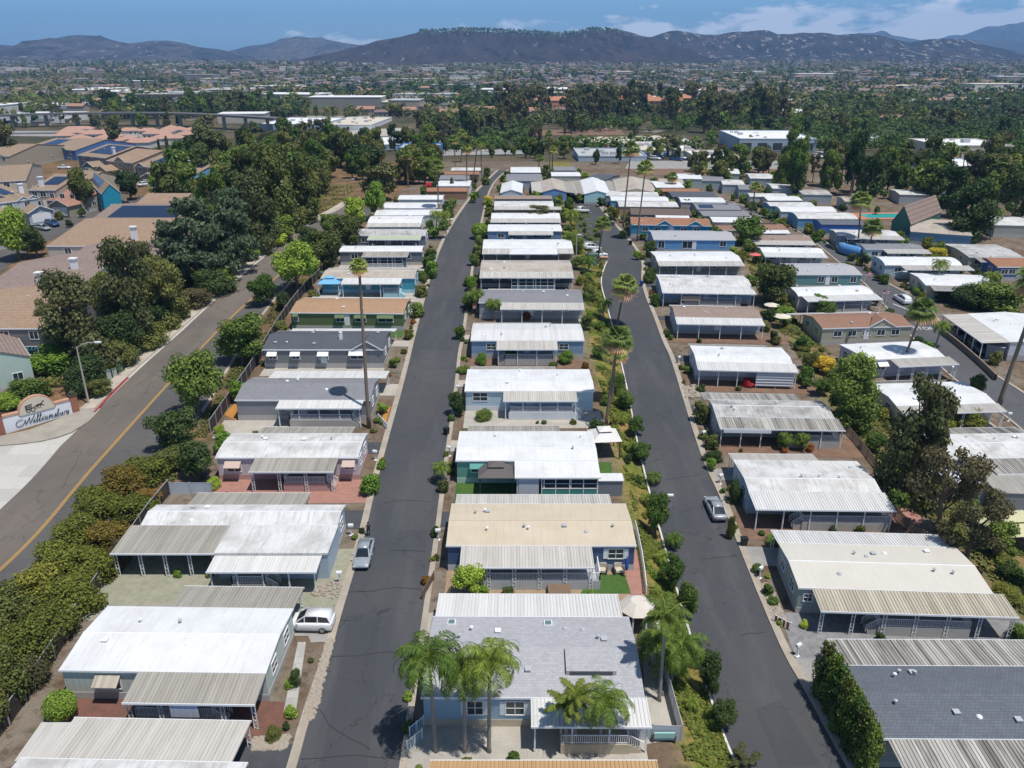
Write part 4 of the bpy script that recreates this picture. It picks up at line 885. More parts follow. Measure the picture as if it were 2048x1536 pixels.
home('T9', (1540,412), (1630,412), (1535,404), 'w2', '#5f8fa8', 'stained white roofed mobile home with teal end, upper third road', row=TR, lod=False)
home('T10', (1536,401), (1606,401), (1532,392), 'w', '#b9b2a8', 'white roofed mobile home one above the teal ended one', row=TR, lod=False)
home('T11', (1500,393), (1576,394), (1497,386), 'w2', '#b9b2a8', 'pale roofed mobile home at the upper end beyond the third road', row=TR, lod=False)
home('U1', (1938,514), (2050,516), (1905,488), 'w3', '#9a9a8c', 'weathered roofed mobile home right of the yellow green shrub', awn=[(.1,1,3,'g',False)], row=TR)
home('U2', (1995,534), (2090,534), (1966,514), 'og', '#4b5f8c', 'navy mobile home under an orange shingle roof at the right edge', rise=.8, row=TR)
home('U3', (1990,450), (2080,452), (1960,430), 'w2', '#9a9a92', 'low pale roofed building beside twin palms near the right edge', row=TR, lod=False)
for k, (x, y, w_, r_, lb) in enumerate([(1345,352,60,'w','white roofed mobile home first left of the young palms at the park top'),(1400,357,50,'g2','grey green gabled mobile home among young palms'),(1318,362,50,'bg','cream roofed mobile home at the park top below the brown scrub'),(1445,364,45,'w2','pale hipped roof mobile home right of the young palms'),(1478,374,38,'g2','narrow grey mobile home beside a tall eucalyptus'),
   (1545,372,60,'w2','white roofed mobile home under the first tall dark trees'),(1605,384,60,'w3','grey roofed mobile home shaded by tall dark trees'),(1440,342,40,'w','small white mobile home at the farthest park corner'),(1500,352,50,'w2','off white domed roof mobile home under eucalyptus'),(1690,398,50,'bg','beige roofed mobile home glimpsed between tall dark trunks'),(1800,384,60,'w2','pale roofed mobile home behind the steep roofed clubhouse'),(1850,372,60,'w','white roofed mobile home far behind the clubhouse')]):
    home('V%d' % k, (x, y+5), (x+w_, y+6), (x+3, y-5), r_, '#9aa4a8', lb, row='mobile homes at the top of the park', lod=False)

# glazed sunrooms, louvre screens, roof box
def sunroom(key, a, b, y, h0, h1, low, n, label_unused=None, name='sunroom_glazing'):
    e, W_, D_, *_ = HOMES[key]; x0, x1 = a*W_, b*W_; fb = MB(); gb = MB(); lb = MB()
    lb.box(x0, x1, -y, -y+.08, .0, h0); gb.box(x0, x1, -y+.02, -y+.06, h0, h1)
    for k in range(n+1): x = x0+(x1-x0)*k/n; fb.box(x-.05, x+.05, -y-.04, -y+.10, -.2, h1+.02)
    fb.box(x0, x1, -y-.03, -y+.09, h0-.04, h0+.06); fb.box(x0, x1, -y-.03, -y+.09, h1-.06, h1+.04); fb.box(x0, x1, -y-.025, -y+.085, (h0+h1)/2-.03, (h0+h1)/2+.03)
    g_ = fb.build('sunroom_frame', WHITE, e); gb.build('pane', GLASS, g_); lb.build('sunroom_panel', low, e)
sunroom('M3', .60, .98, 3.3, 1.0, 2.3, TEAL, 4); sunroom('M7', .34, .80, 2.7, .8, 2.3, mat('porch_blue', (.07,.15,.25), .6), 6); sunroom('L8', .34, .78, 3.1, 1.0, 2.3, GREYP, 5)
def panel_screen(key, a, b, y, z0_, z1, m_, name, slats=0):
    e, W_, D_, *_ = HOMES[key]; mb = MB(); mb.box(a*W_, b*W_, -y, -y+.05, z0_, z1); o = mb.build(name, m_, e)
    if slats:
        sb = MB()
        for k in range(slats): z = z0_+(z1-z0_)*(k+.5)/slats; sb.box(a*W_, b*W_, -y-.10, -y-.003, z-.04, z+.04)
        sb.build('slats', WHITE, o)
panel_screen('M3', .44, .58, 3.35, .1, 2.3, mat('roll_blind', (.50,.53,.60), .7, 'plain', .1), 'roll_blind'); panel_screen('R4', .60, .98, 2.4, .0, 2.3, mat('screen_pale', (.48,.52,.58), .6), 'louvre_screen', 5)
panel_screen('L1', .60, .73, 2.95, 1.1, 2.35, mat('roll_blind2', (.52,.58,.68), .6, 'vsiding', .1), 'roll_blind'); panel_screen('R6', .22, .42, 2.6, 1.0, 1.9, mat('lattice_tan', (.42,.34,.27), .8, 'plain', .2), 'lattice_panel'); panel_screen('R3', .03, .42, 3.2, 2.05, 2.5, mat('white_blind', (.68,.69,.72), .5), 'awning_valance')
e, W_, D_, he_, *_ = HOMES['M1']
mb = MB(); x0, x1 = .655*W_, .885*W_; mb.add([(x0,2.1,he_+.05),(x1,2.1,he_+.05),(x1,4.6,he_+.62),(x0,4.6,he_+.62),(x0,2.1,he_+.75),(x1,2.1,he_+.75),(x1,4.6,he_+1.02),(x0,4.6,he_+1.02)], [(0,3,2,1),(4,5,6,7),(0,1,5,4),(1,2,6,5),(2,3,7,6),(3,0,4,7)]); mb.build('roof_box', RM['gs'], e)
mb = MB(); mb.box(x0+.3, x1-.3, 2.04, 2.095, he_+.42, he_+.68); mb.build('skylight', GLASS, e)
for fx, y in ((.10, 8.6), (.585, 8.5)):
    mb = MB(); z = he_+.75*(1-y/D_)*2; mb.box(fx*W_-.35, fx*W_+.35, y-.35, y+.35, z-.1, z+.16); o = mb.build('skylight', WHITE, e); mb = MB(); mb.box(fx*W_-.28, fx*W_+.28, y-.28, y+.28, z+.163, z+.18); mb.build('pane', mat('skylight_glass', (.12,.20,.19), .1), o)
# ------------------------------------------------------------------ plants
def leafmat(n, a, b): return mat('leaves_'+n, a, .65, 'leaf', 0, 1, b, spec=.25)
LM = {
 'mid':   leafmat('mid', (0.054, 0.102, 0.018), (0.18, 0.264, 0.048)),
 'dark':  leafmat('dark', (0.034, 0.066, 0.019), (0.102, 0.15, 0.042)),
 'blue':  leafmat('cedar', (0.036, 0.066, 0.036), (0.114, 0.162, 0.084)),
 'olive': leafmat('olive', (0.072, 0.09, 0.022), (0.204, 0.228, 0.06)),
 'acac':  leafmat('acacia', (.08,.10,.015), (.25,.27,.045)),
 'rust':  leafmat('rust', (0.12, 0.09, 0.022), (0.324, 0.228, 0.042)),
 'eucal': leafmat('eucalyptus', (.06,.072,.026), (.19,.20,.075)),
 'brown': leafmat('brown', (.07,.068,.028), (.17,.155,.07)),
 'lime':  leafmat('lime', (0.173, 0.283, 0.031), (0.46, 0.588, 0.084)),
 'bright':leafmat('bright', (0.114, 0.217, 0.024), (0.299, 0.434, 0.062)),
 'yel':   leafmat('yellow', (0.343, 0.325, 0.031), (0.965, 0.739, 0.084)),
 'pink':  leafmat('pink', (0.574, 0.032, 0.103), (1.103, 0.131, 0.209)),
 'palm':  leafmat('palm', (0.06, 0.114, 0.014), (0.228, 0.312, 0.048)),
 'palmy': leafmat('palm_yellow', (.08,.12,.015), (.22,.27,.05)),
 'fan':   leafmat('fan', (0.092, 0.163, 0.034), (0.322, 0.368, 0.084)),
 'dead':  leafmat('dead', (0.367, 0.217, 0.103), (0.689, 0.456, 0.23)),
 'grass': leafmat('ivy', (.07,.11,.015), (.21,.24,.045)),
 'redfl': leafmat('orange_flower', (.22,.09,.02), (.36,.16,.03)),
}
def leaf_quads(cs, ns_, size, seed, aspect=1.7, up=.3):
    """numpy diamonds: centres cs, outward vectors ns_"""
    rg = np.random.default_rng(seed); n = len(cs)
    nn = ns_+rg.normal(0, .55, (n, 3)); nn[:, 2] += up; nn /= np.linalg.norm(nn, axis=1)[:, None]+1e-9
    t = rg.normal(0, 1, (n, 3)); t -= nn*(t*nn).sum(1)[:, None]; t /= np.linalg.norm(t, axis=1)[:, None]+1e-9
    b = np.cross(nn, t); s = size*rg.uniform(.6, 1.25, n)[:, None]
    v = np.stack([cs+t*s*aspect/2, cs+b*s/2, cs-t*s*aspect/2, cs-b*s/2], 1).reshape(-1, 3)
    return v
def mesh_np(name, v, m, quads=True, smooth=False):
    me = bpy.data.meshes.new(name); nv = len(v); nf = nv//4
    me.vertices.add(nv); me.vertices.foreach_set('co', v.astype(np.float32).ravel())
    me.loops.add(nv); me.loops.foreach_set('vertex_index', np.arange(nv, dtype=np.int32))
    me.polygons.add(nf); me.polygons.foreach_set('loop_start', np.arange(0, nv, 4, dtype=np.int32)); me.polygons.foreach_set('loop_total', np.full(nf, 4, dtype=np.int32))
    me.update(); me.validate(); me.materials.append(m); return me
def crown_clumps(kind, seed):
    rd = random.Random(seed); c = []
    if kind == 'round':
        for k in range(17):
            a = rd.uniform(0, 6.28); z = rd.uniform(.30, .88); r = rd.uniform(.05, .36)*math.sin(math.pi*(z-.12)/.95)**.6
            c.append((r*math.cos(a), r*math.sin(a), z, rd.uniform(.12, .19)))
        c.append((0, 0, .6, .26))
    elif kind == 'tall':
        for k in range(20):
            a = rd.uniform(0, 6.28); z = rd.uniform(.25, .93); r = rd.uniform(.08, .34)*(1.1-.5*z)
            c.append((r*math.cos(a), r*math.sin(a), z, rd.uniform(.07, .15)))
    elif kind == 'full':
        for k in range(30):
            a = rd.uniform(0, 6.28); z = rd.uniform(.08, .95); r = rd.uniform(.06, .38)*(1.12-.75*z)
            c.append((r*math.cos(a), r*math.sin(a), z, rd.uniform(.08, .17)*(1.15-.4*z)))
    elif kind == 'loose':
        for k in range(15):
            a = rd.uniform(0, 6.28); z = rd.uniform(.38, .92); r = rd.uniform(.12, .42)*math.sin(math.pi*(z-.1)/1.0)**.5
            c.append((r*math.cos(a), r*math.sin(a), z, rd.uniform(.07, .15)))
    elif kind == 'cedar':
        n = 15
        for k in range(n):
            z = .14+.80*k/n
            for q in range(5 if z < .7 else 3):
                a = rd.uniform(0, 6.28); R_ = (.46*(1-z)**.75+.04)*rd.uniform(.45, 1)
                c.append((R_*math.cos(a), R_*math.sin(a), z+rd.uniform(-.02, .02), rd.uniform(.07, .13)))
    elif kind == 'shrub':
        for k in range(13):
            a = rd.uniform(0, 6.28); z = rd.uniform(.12, .75); r = rd.uniform(.05, .36)*math.cos(z*1.2)
            c.append((r*math.cos(a), r*math.sin(a), z, rd.uniform(.13, .22)))
        c.append((0, 0, .35, .36))
    elif kind == 'ball': c = [(0, 0, .56, .44)]
    elif kind == 'column':
        for k in range(16):
            z = .07+.86*k/15; r = .26*math.sin(math.pi*min(1, (z*.85+.16)))**.7; a = rd.uniform(0, 6.28)
            c.append((r*.35*math.cos(a), r*.35*math.sin(a), z, .15*(1-.5*z)+.04))
            c.append((r*.8*math.cos(a+2), r*.8*math.sin(a+2), z, .11*(1-.5*z)+.03))
    return c
PROTO = {}
def crown_mesh(kind, matk, seed, n, size):
    key = (kind, matk, seed, n)
    if key in PROTO: return PROTO[key]
    bk = (kind, seed, n)
    if bk in PROTO: me = PROTO[bk].copy(); me.materials.clear(); me.materials.append(LM[matk]); PROTO[key] = me; return me
    cl = crown_clumps(kind, seed); rg = np.random.default_rng(seed+5)
    fl = .55 if kind == 'cedar' else 1.
    w = np.array([c[3]**2 for c in cl]); idx = rg.choice(len(cl), n, p=w/w.sum()); cc = np.array(cl)[idx]
    d = rg.normal(0, 1, (n, 3)); d[:, 2] *= 1.0; d /= np.linalg.norm(d, axis=1)[:, None]
    hard = .86 if kind in ('ball',) else .55
    rr = cc[:, 3:4]*(hard+(1-hard+.18)*rg.random((n, 1))**.8); sc = np.array([1, 1, .45 if kind == 'cedar' else (.62 if kind in ('loose',) else .85)])
    pos = cc[:, :3]+d*rr*sc
    pos += rg.normal(0, .012, (n, 3))
    pos[:, 2] = np.maximum(pos[:, 2], .01)
    v = leaf_quads(pos, d, size, seed+9, 1.5 if kind != 'cedar' else 2.2, .35)
    me = mesh_np('crown', v, LM[matk]); PROTO[bk] = me; PROTO[key] = me; return me
def trunk_mesh(kind, seed, crownkind):
    key = ('trunk', kind, seed)
    if key in PROTO: return PROTO[key]
    rd = random.Random(seed+50); mb = MB(); cl = crown_clumps(crownkind, seed)
    r0 = {'full': .03, 'round': .035, 'tall': .03, 'loose': .030, 'cedar': .03, 'shrub': .03, 'ball': .03, 'column': .02}[crownkind]
    top = {'full': .9, 'round': .6, 'tall': .85, 'loose': .75, 'cedar': .93, 'shrub': .4, 'ball': .55, 'column': .9}[crownkind]
    pts = [(0, 0, -.05), (rd.uniform(-.01,.01), 0, top*.25), (rd.uniform(-.03,.03), rd.uniform(-.03,.03), top*.6), (0, 0, top)]
    mb.tube(pts, [r0*1.3, r0, r0*.7, r0*.25], 7)
    for c in cl[:(14 if crownkind in ('loose', 'round', 'tall', 'full') else 4)]:
        zb = min(top*.8, max(.12, c[2]*.55)); m_ = (c[0]*.5, c[1]*.5, (zb+c[2])*.5-.01)
        mb.tube([(0, 0, zb), m_, (c[0], c[1], c[2])], [r0*.45, r0*.28, r0*.1], 5)
    o = mb.build('trunk', BARK); me = o.data; bpy.data.objects.remove(o); PROTO[key] = me; return me
def top_at(base, px, py):
    dx, dy, dz = ray(px, py); t = base.y/dy; return Vector((dx*t, base.y, CAMH+dz*t))
KN = {'round': 'broadleaf_tree', 'tall': 'tall_tree', 'full': 'pine_tree', 'loose': 'eucalyptus_tree', 'cedar': 'cedar_tree', 'shrub': 'shrub', 'ball': 'clipped_shrub', 'column': 'cypress_tree'}
CATS = {'round': 'tree', 'tall': 'tree', 'full': 'tree', 'loose': 'tree', 'cedar': 'tree', 'shrub': 'shrub', 'ball': 'shrub', 'column': 'tree'}
NL = {'round': 6500, 'tall': 7500, 'full': 10500, 'loose': 5200, 'cedar': 8000, 'shrub': 9000, 'ball': 4200, 'column': 4600}
LSZ = {'round': .038, 'tall': .029, 'full': .027, 'loose': .027, 'cedar': .027, 'shrub': .034, 'ball': .042, 'column': .038}
_tn = [0]
def plant_at(kind, mk, loc, h, w, label, group=None, name=None, cat=None, lod=1., seed=None):
    _tn[0] += 1; seed = seed if seed is not None else (_tn[0] % 4)
    rz = random.uniform(0, 6.28); n = int(NL[kind]*lod)
    e = empty(name or KN[kind], loc, rz, label, cat or CATS[kind], group, sc=(w, w, h))
    c = bpy.data.objects.new('crown' if CATS[kind] == 'tree' else 'foliage', crown_mesh(kind, mk, seed, n, LSZ[kind]/math.sqrt(lod)*(1 if lod == 1 else 1.1))); C.objects.link(c); c.parent = e
    if kind not in ('ball',) or CATS[kind] == 'tree':
        t = bpy.data.objects.new('trunk' if CATS[kind] == 'tree' else 'stem', trunk_mesh(kind, seed, kind)); C.objects.link(t); t.parent = e
    return e
def plant(kind, mk, px, pyb, pyt, wpx, label, group=None, name=None, cat=None, lod=None):
    b = P(px, pyb); zc = depth(b); w = wpx*zc/FPX
    # a crown of width w seen from above: its top edge lies above the apex line by part of its depth
    t = top_at(b, px, pyt); h = max(.35, (t.z-b.z))
    sn = ST*1.0
    k = {'full': .2, 'round': .42, 'loose': .35, 'tall': .25, 'cedar': .1, 'shrub': .42, 'ball': .42, 'column': .1}[kind]
    h = max(h-k*w*((CAMH-b.z)/b.y), h*.55, w*{'full': 1.0, 'round': .85, 'loose': .7, 'tall': 1.1, 'cedar': .9, 'shrub': .5, 'ball': .95, 'column': 1.5}[kind], .3)
    if kind == 'loose': w *= 1.2
    if lod is None: lod = 1. if b.y < 190 else (.5 if b.y < 330 else .22)
    return plant_at(kind, mk, b, h, w, label, group, name, cat, lod)
# fan palm and feather palm crowns, unit = metres
def fan_crown(seed, mk='fan', n=34, L=1.25, dead=True):
    rd = random.Random(seed); mb = MB(); db = MB()
    for k in range(n):
        a = k*2.399+rd.uniform(-.2, .2); el = 1.35-2.0*(k/n)+rd.uniform(-.15, .15)
        d = Vector((math.cos(a)*math.cos(el), math.sin(a)*math.cos(el), math.sin(el))); st = rd.uniform(.75, 1.0)*L*.55
        c = d*st; side = d.cross(Vector((0,0,1))); side = side.normalized() if side.length > .1 else Vector((1,0,0)); nrm = side.cross(d).normalized()
        m_ = 11; R_ = L*rd.uniform(.62, .85)
        tgt = db if (dead and k > n*.80) else mb
        tgt.bar((0,0,0), c, .05, .03)
        for q in range(m_):
            th = (q/(m_-1)-.5)*2.3; dr = (d*math.cos(th)+side*math.sin(th)).normalized(); tip = c+dr*R_+Vector((0,0,-.28*R_*(1+abs(th)*.5)))-nrm*.05
            pw = side*math.cos(th)-d*math.sin(th); w_ = R_*.105; mid = c+dr*R_*.55-Vector((0,0,.03))
            tgt.add([tuple(c), tuple(mid+pw*w_), tuple(tip), tuple(mid-pw*w_)], [(0,1,2,3)])
    return mb, db
def feather_crown(seed, n=20, L=3.0, droop=1.35, lw=.06, ll=.62):
    rd = random.Random(seed); mb = MB(); rb = MB()
    for k in range(n):
        a = k*2.399+rd.uniform(-.25, .25); el = 1.25-1.25*(k/n)+rd.uniform(-.1, .1); l_ = L*rd.uniform(.85, 1.1)
        pts = []; p = Vector((0,0,0)); e_ = el; S_ = 12
        for s_ in range(S_+1):
            pts.append(p.copy()); d = Vector((math.cos(a)*math.cos(e_), math.sin(a)*math.cos(e_), math.sin(e_))); p = p+d*l_/S_; e_ -= droop*(.10+.20*(s_/S_))
        rb.tube(pts, [.035*(1-.8*i/S_) for i in range(S_+1)], 4)
        for s_ in range(2, S_*3+1):
            f = s_/(S_*3); i = min(S_-1, int(f*S_)); q = pts[i].lerp(pts[i+1], f*S_-i); d = (pts[i+1]-pts[i]).normalized()
            side = d.cross(Vector((0,0,1))); side = side.normalized() if side.length > .05 else Vector((-math.sin(a), math.cos(a), 0)); le = ll*math.sin(math.pi*min(1, f*.9+.12))**.6*rd.uniform(.8, 1.1)
            for sg in (-1, 1):
                dr = (side*sg*.85+d*.45+Vector((0,0,rd.uniform(-.45, .15)))).normalized(); m1 = q+dr*le*.5; tip = q+dr*le*1.0+Vector((0,0,-.42*le)); pw = d*lw
                mb.add([tuple(q-pw*.5), tuple(q+pw*.5), tuple(m1+pw*.6), tuple(m1-pw*.6)], [(0,1,2,3)]); mb.add([tuple(m1-pw*.6), tuple(m1+pw*.6), tuple(tip)], [(0,1,2)])
    return mb, rb
def _mk(mb, name, m):
    o = mb.build(name, m); me = o.data; bpy.data.objects.remove(o); return me
FANS = []
for s_ in range(3):
    a_, b_ = fan_crown(11+s_); FANS.append((_mk(a_, 'fronds', LM['fan']), _mk(b_, 'dry_fronds', LM['dead'])))
FEA = {}
for s_ in range(3):
    a_, b_ = feather_crown(31+s_); FEA[('queen', s_)] = (_mk(a_, 'fronds', LM['palm']), _mk(b_, 'frond_stems', LM['palmy']))
    a_, b_ = feather_crown(61+s_, n=11, L=2.5, droop=.72, lw=.085, ll=.62); FEA[('king', s_)] = (_mk(a_, 'fronds', LM['palmy']), _mk(b_, 'frond_stems', LM['lime']))
PTRUNK = mat('palm_trunk', (.20,.155,.115), .95, 'plain', .6, 4); PTRG = mat('grey_palm_trunk', (.27,.25,.215), .9, 'plain', .5, 4)
_pn = [0]
def palm(kind, bx, by, tx, ty, wpx, label, group=None, tr=None, bend=0.):
    """base pixel, crown centre pixel, crown width in pixels"""
    _pn[0] += 1; b = P(bx, by); T = top_at(b, tx, ty)-b; zc = depth(b); w = wpx*zc/FPX; H = max(T.z, .4)
    nm = {'fan': 'fan_palm', 'queen': 'feather_palm', 'king': 'feather_palm'}[kind]
    e = empty(nm, b, 0, label, 'palm tree', group)
    mb = MB(); r = tr or (.20 if kind == 'fan' else .15); n = 10; off = T.x*.0
    pts = [(T.x*(k/n)**1.15+bend*math.sin(math.pi*k/n), T.y*k/n, -.3+(H+.3)*k/n) for k in range(n+1)]
    mb.tube(pts, [r*(1.45 if k == 0 else (1.15-.42*k/n)) for k in range(n+1)], 9)
    mb.build('trunk', PTRUNK if kind == 'fan' else PTRG, e, smooth=True)
    me = FANS[_pn[0] % 3] if kind == 'fan' else FEA[(kind, _pn[0] % 3)]
    base = {'fan': 2.7, 'queen': 4.2, 'king': 4.2}[kind]; s_ = w/base
    for q, nm_ in zip(me, ('fronds', 'dry_fronds' if kind == 'fan' else 'frond_stems')):
        o = bpy.data.objects.new(nm_, q); C.objects.link(o); o.parent = e; o.location = (T.x, T.y, H); o.scale = (s_, s_, s_); o.rotation_euler = (0, 0, random.uniform(0, 6))
    return e
# ------------------------------------------------------------------ palms that can be told apart
palm('fan', 738,856, 718,532, 36, 'very tall thin fan palm rising from the grey shingled home, left of the main road', tr=.23)
palm('fan', 1212,848, 1236,678, 62, 'taller fan palm of the near pair on the bank by the curving road')
palm('fan', 1223,808, 1231,706, 50, 'shorter fan palm of the near pair on the bank by the curving road')
palm('fan', 1233,656, 1250,572, 56, 'windblown fan palm standing alone at the kerb of the curving road, leaning right')
palm('fan', 1195,527, 1206,447, 34, 'fan palm with smooth pole trunk beside the parked white pickup')
palm('fan', 1246,455, 1262,300, 40, 'left one of the two tallest palms in the upper middle')
palm('fan', 1274,482, 1291,336, 36, 'right one of the two tallest palms in the upper middle')
palm('fan', 1800,742, 1845,622, 58, 'leaning fan palm with shaggy crown in front of the white roof with ribbed awning')
palm('fan', 1997,812, 2085,560, 95, 'fan palm leaning out of the right edge, only its trunk in view', tr=.30)
palm('fan', 1715,500, 1722,402, 46, 'tall fan palm of the pair behind the blue boat cover')
palm('fan', 1737,508, 1746,455, 42, 'short fan palm of the pair behind the blue boat cover')
palm('fan', 1502,430, 1511,375, 26, 'fan palm between the third road homes, above the round street tree')
palm('fan', 1345,388, 1345,354, 24, 'lone fan palm beside the dark grey roof in the upper middle')
palm('fan', 877,440, 875,332, 30, 'tall fan palm above the white roofs of the upper left row')
palm('queen', 872,1504, 858,1318, 150, 'leftmost of three feather palms in front of the light blue home')
palm('queen', 929,1504, 929,1345, 118, 'middle one of three feather palms in front of the light blue home')
palm('queen', 978,1504, 979,1322, 128, 'rightmost of three feather palms in front of the light blue home')
palm('king', 1133,1504, 1130,1412, 84, 'yellowing feather palm left of the other two by the white porch')
palm('king', 1149,1502, 1151,1392, 86, 'upright feather palm between the yellowing and the drooping one')
palm('queen', 1195,1504, 1210,1404, 112, 'drooping feather palm at the right end of the white porch')
palm('king', 1318,1402, 1332,1232, 100, 'highest feather palm of the cluster by the white octagonal gazebo')
palm('queen', 1322,1350, 1335,1285, 130, 'second feather palm of the cluster by the white gazebo, lower and fuller')
palm('king', 1300,1330, 1296,1290, 60, 'smallest feather palm of the cluster, leaning over the grey shingle roof')
palm('queen', 1340,1365, 1362,1290, 120, 'rightmost feather palm of the cluster, over the bank')
palm('queen', 886,965, 882,935, 44, 'small feather palm at the kerb beside the sea green home')
palm('queen', 955,625, 950,590, 42, 'small feather palm at the left corner of the dark grey shingled home')
palm('queen', 987,640, 987,607, 38, 'young feather palm in the front garden of the ribbed white roof home')
palm('queen', 1871,573, 1882,528, 38, 'feather palm in front of the long white roof on the far right')
palm('queen', 1870,695, 1884,652, 40, 'feather palm at the street corner beside the long open carport')
palm('queen', 1968,598, 1985,552, 40, 'feather palm over the big green hedge at right')
palm('queen', 1980,478, 1988,425, 46, 'dark feather palm of the twin near the clubhouse')
palm('queen', 822,420, 822,408, 22, 'small feather palm over the white roofs of the left row')
palm('queen', 873,470, 873,428, 32, 'feather palm beside the curved white roof in the left row')
palm('queen', 893,478, 890,430, 30, 'feather palm by the red gravel bed in the left row')
palm('queen', 1142,455, 1142,428, 40, 'bushy feather palm on the bank above the parking bays')
palm('queen', 1178,545, 1176,520, 40, 'spiky low palm on the bank below the white cars')
palm('queen', 1206,640, 1208,605, 36, 'low palm on the bank under the windblown fan palm')
for k, (a, b, c, d, w) in enumerate([(934,384,933,298,24),(945,372,955,290,20),(963,362,962,292,20),(912,352,908,280,22),(816,372,814,312,22),(838,368,836,308,22),(922,325,925,268,20),(1075,348,1080,318,20),(1104,345,1106,300,20),(1100,340,1098,268,16),
     (1392,360,1390,340,20),(1408,362,1402,338,18),(1425,365,1420,345,16),(1700,350,1695,305,22),(1660,345,1658,300,20),(1845,372,1850,322,26),(1905,360,1908,308,22),(1925,350,1930,300,20),(1998,400,2005,330,40),(2025,400,2030,320,30),(1598,330,1600,300,18),(1640,300,1645,280,14),(1750,355,1745,320,20),(1290,330,1300,300,16),(1318,318,1322,298,14)]):
    palm('fan', a, b, c, d, w, 'slender fan palm among the trees at the top end of the park', 'slender fan palms beyond the park')
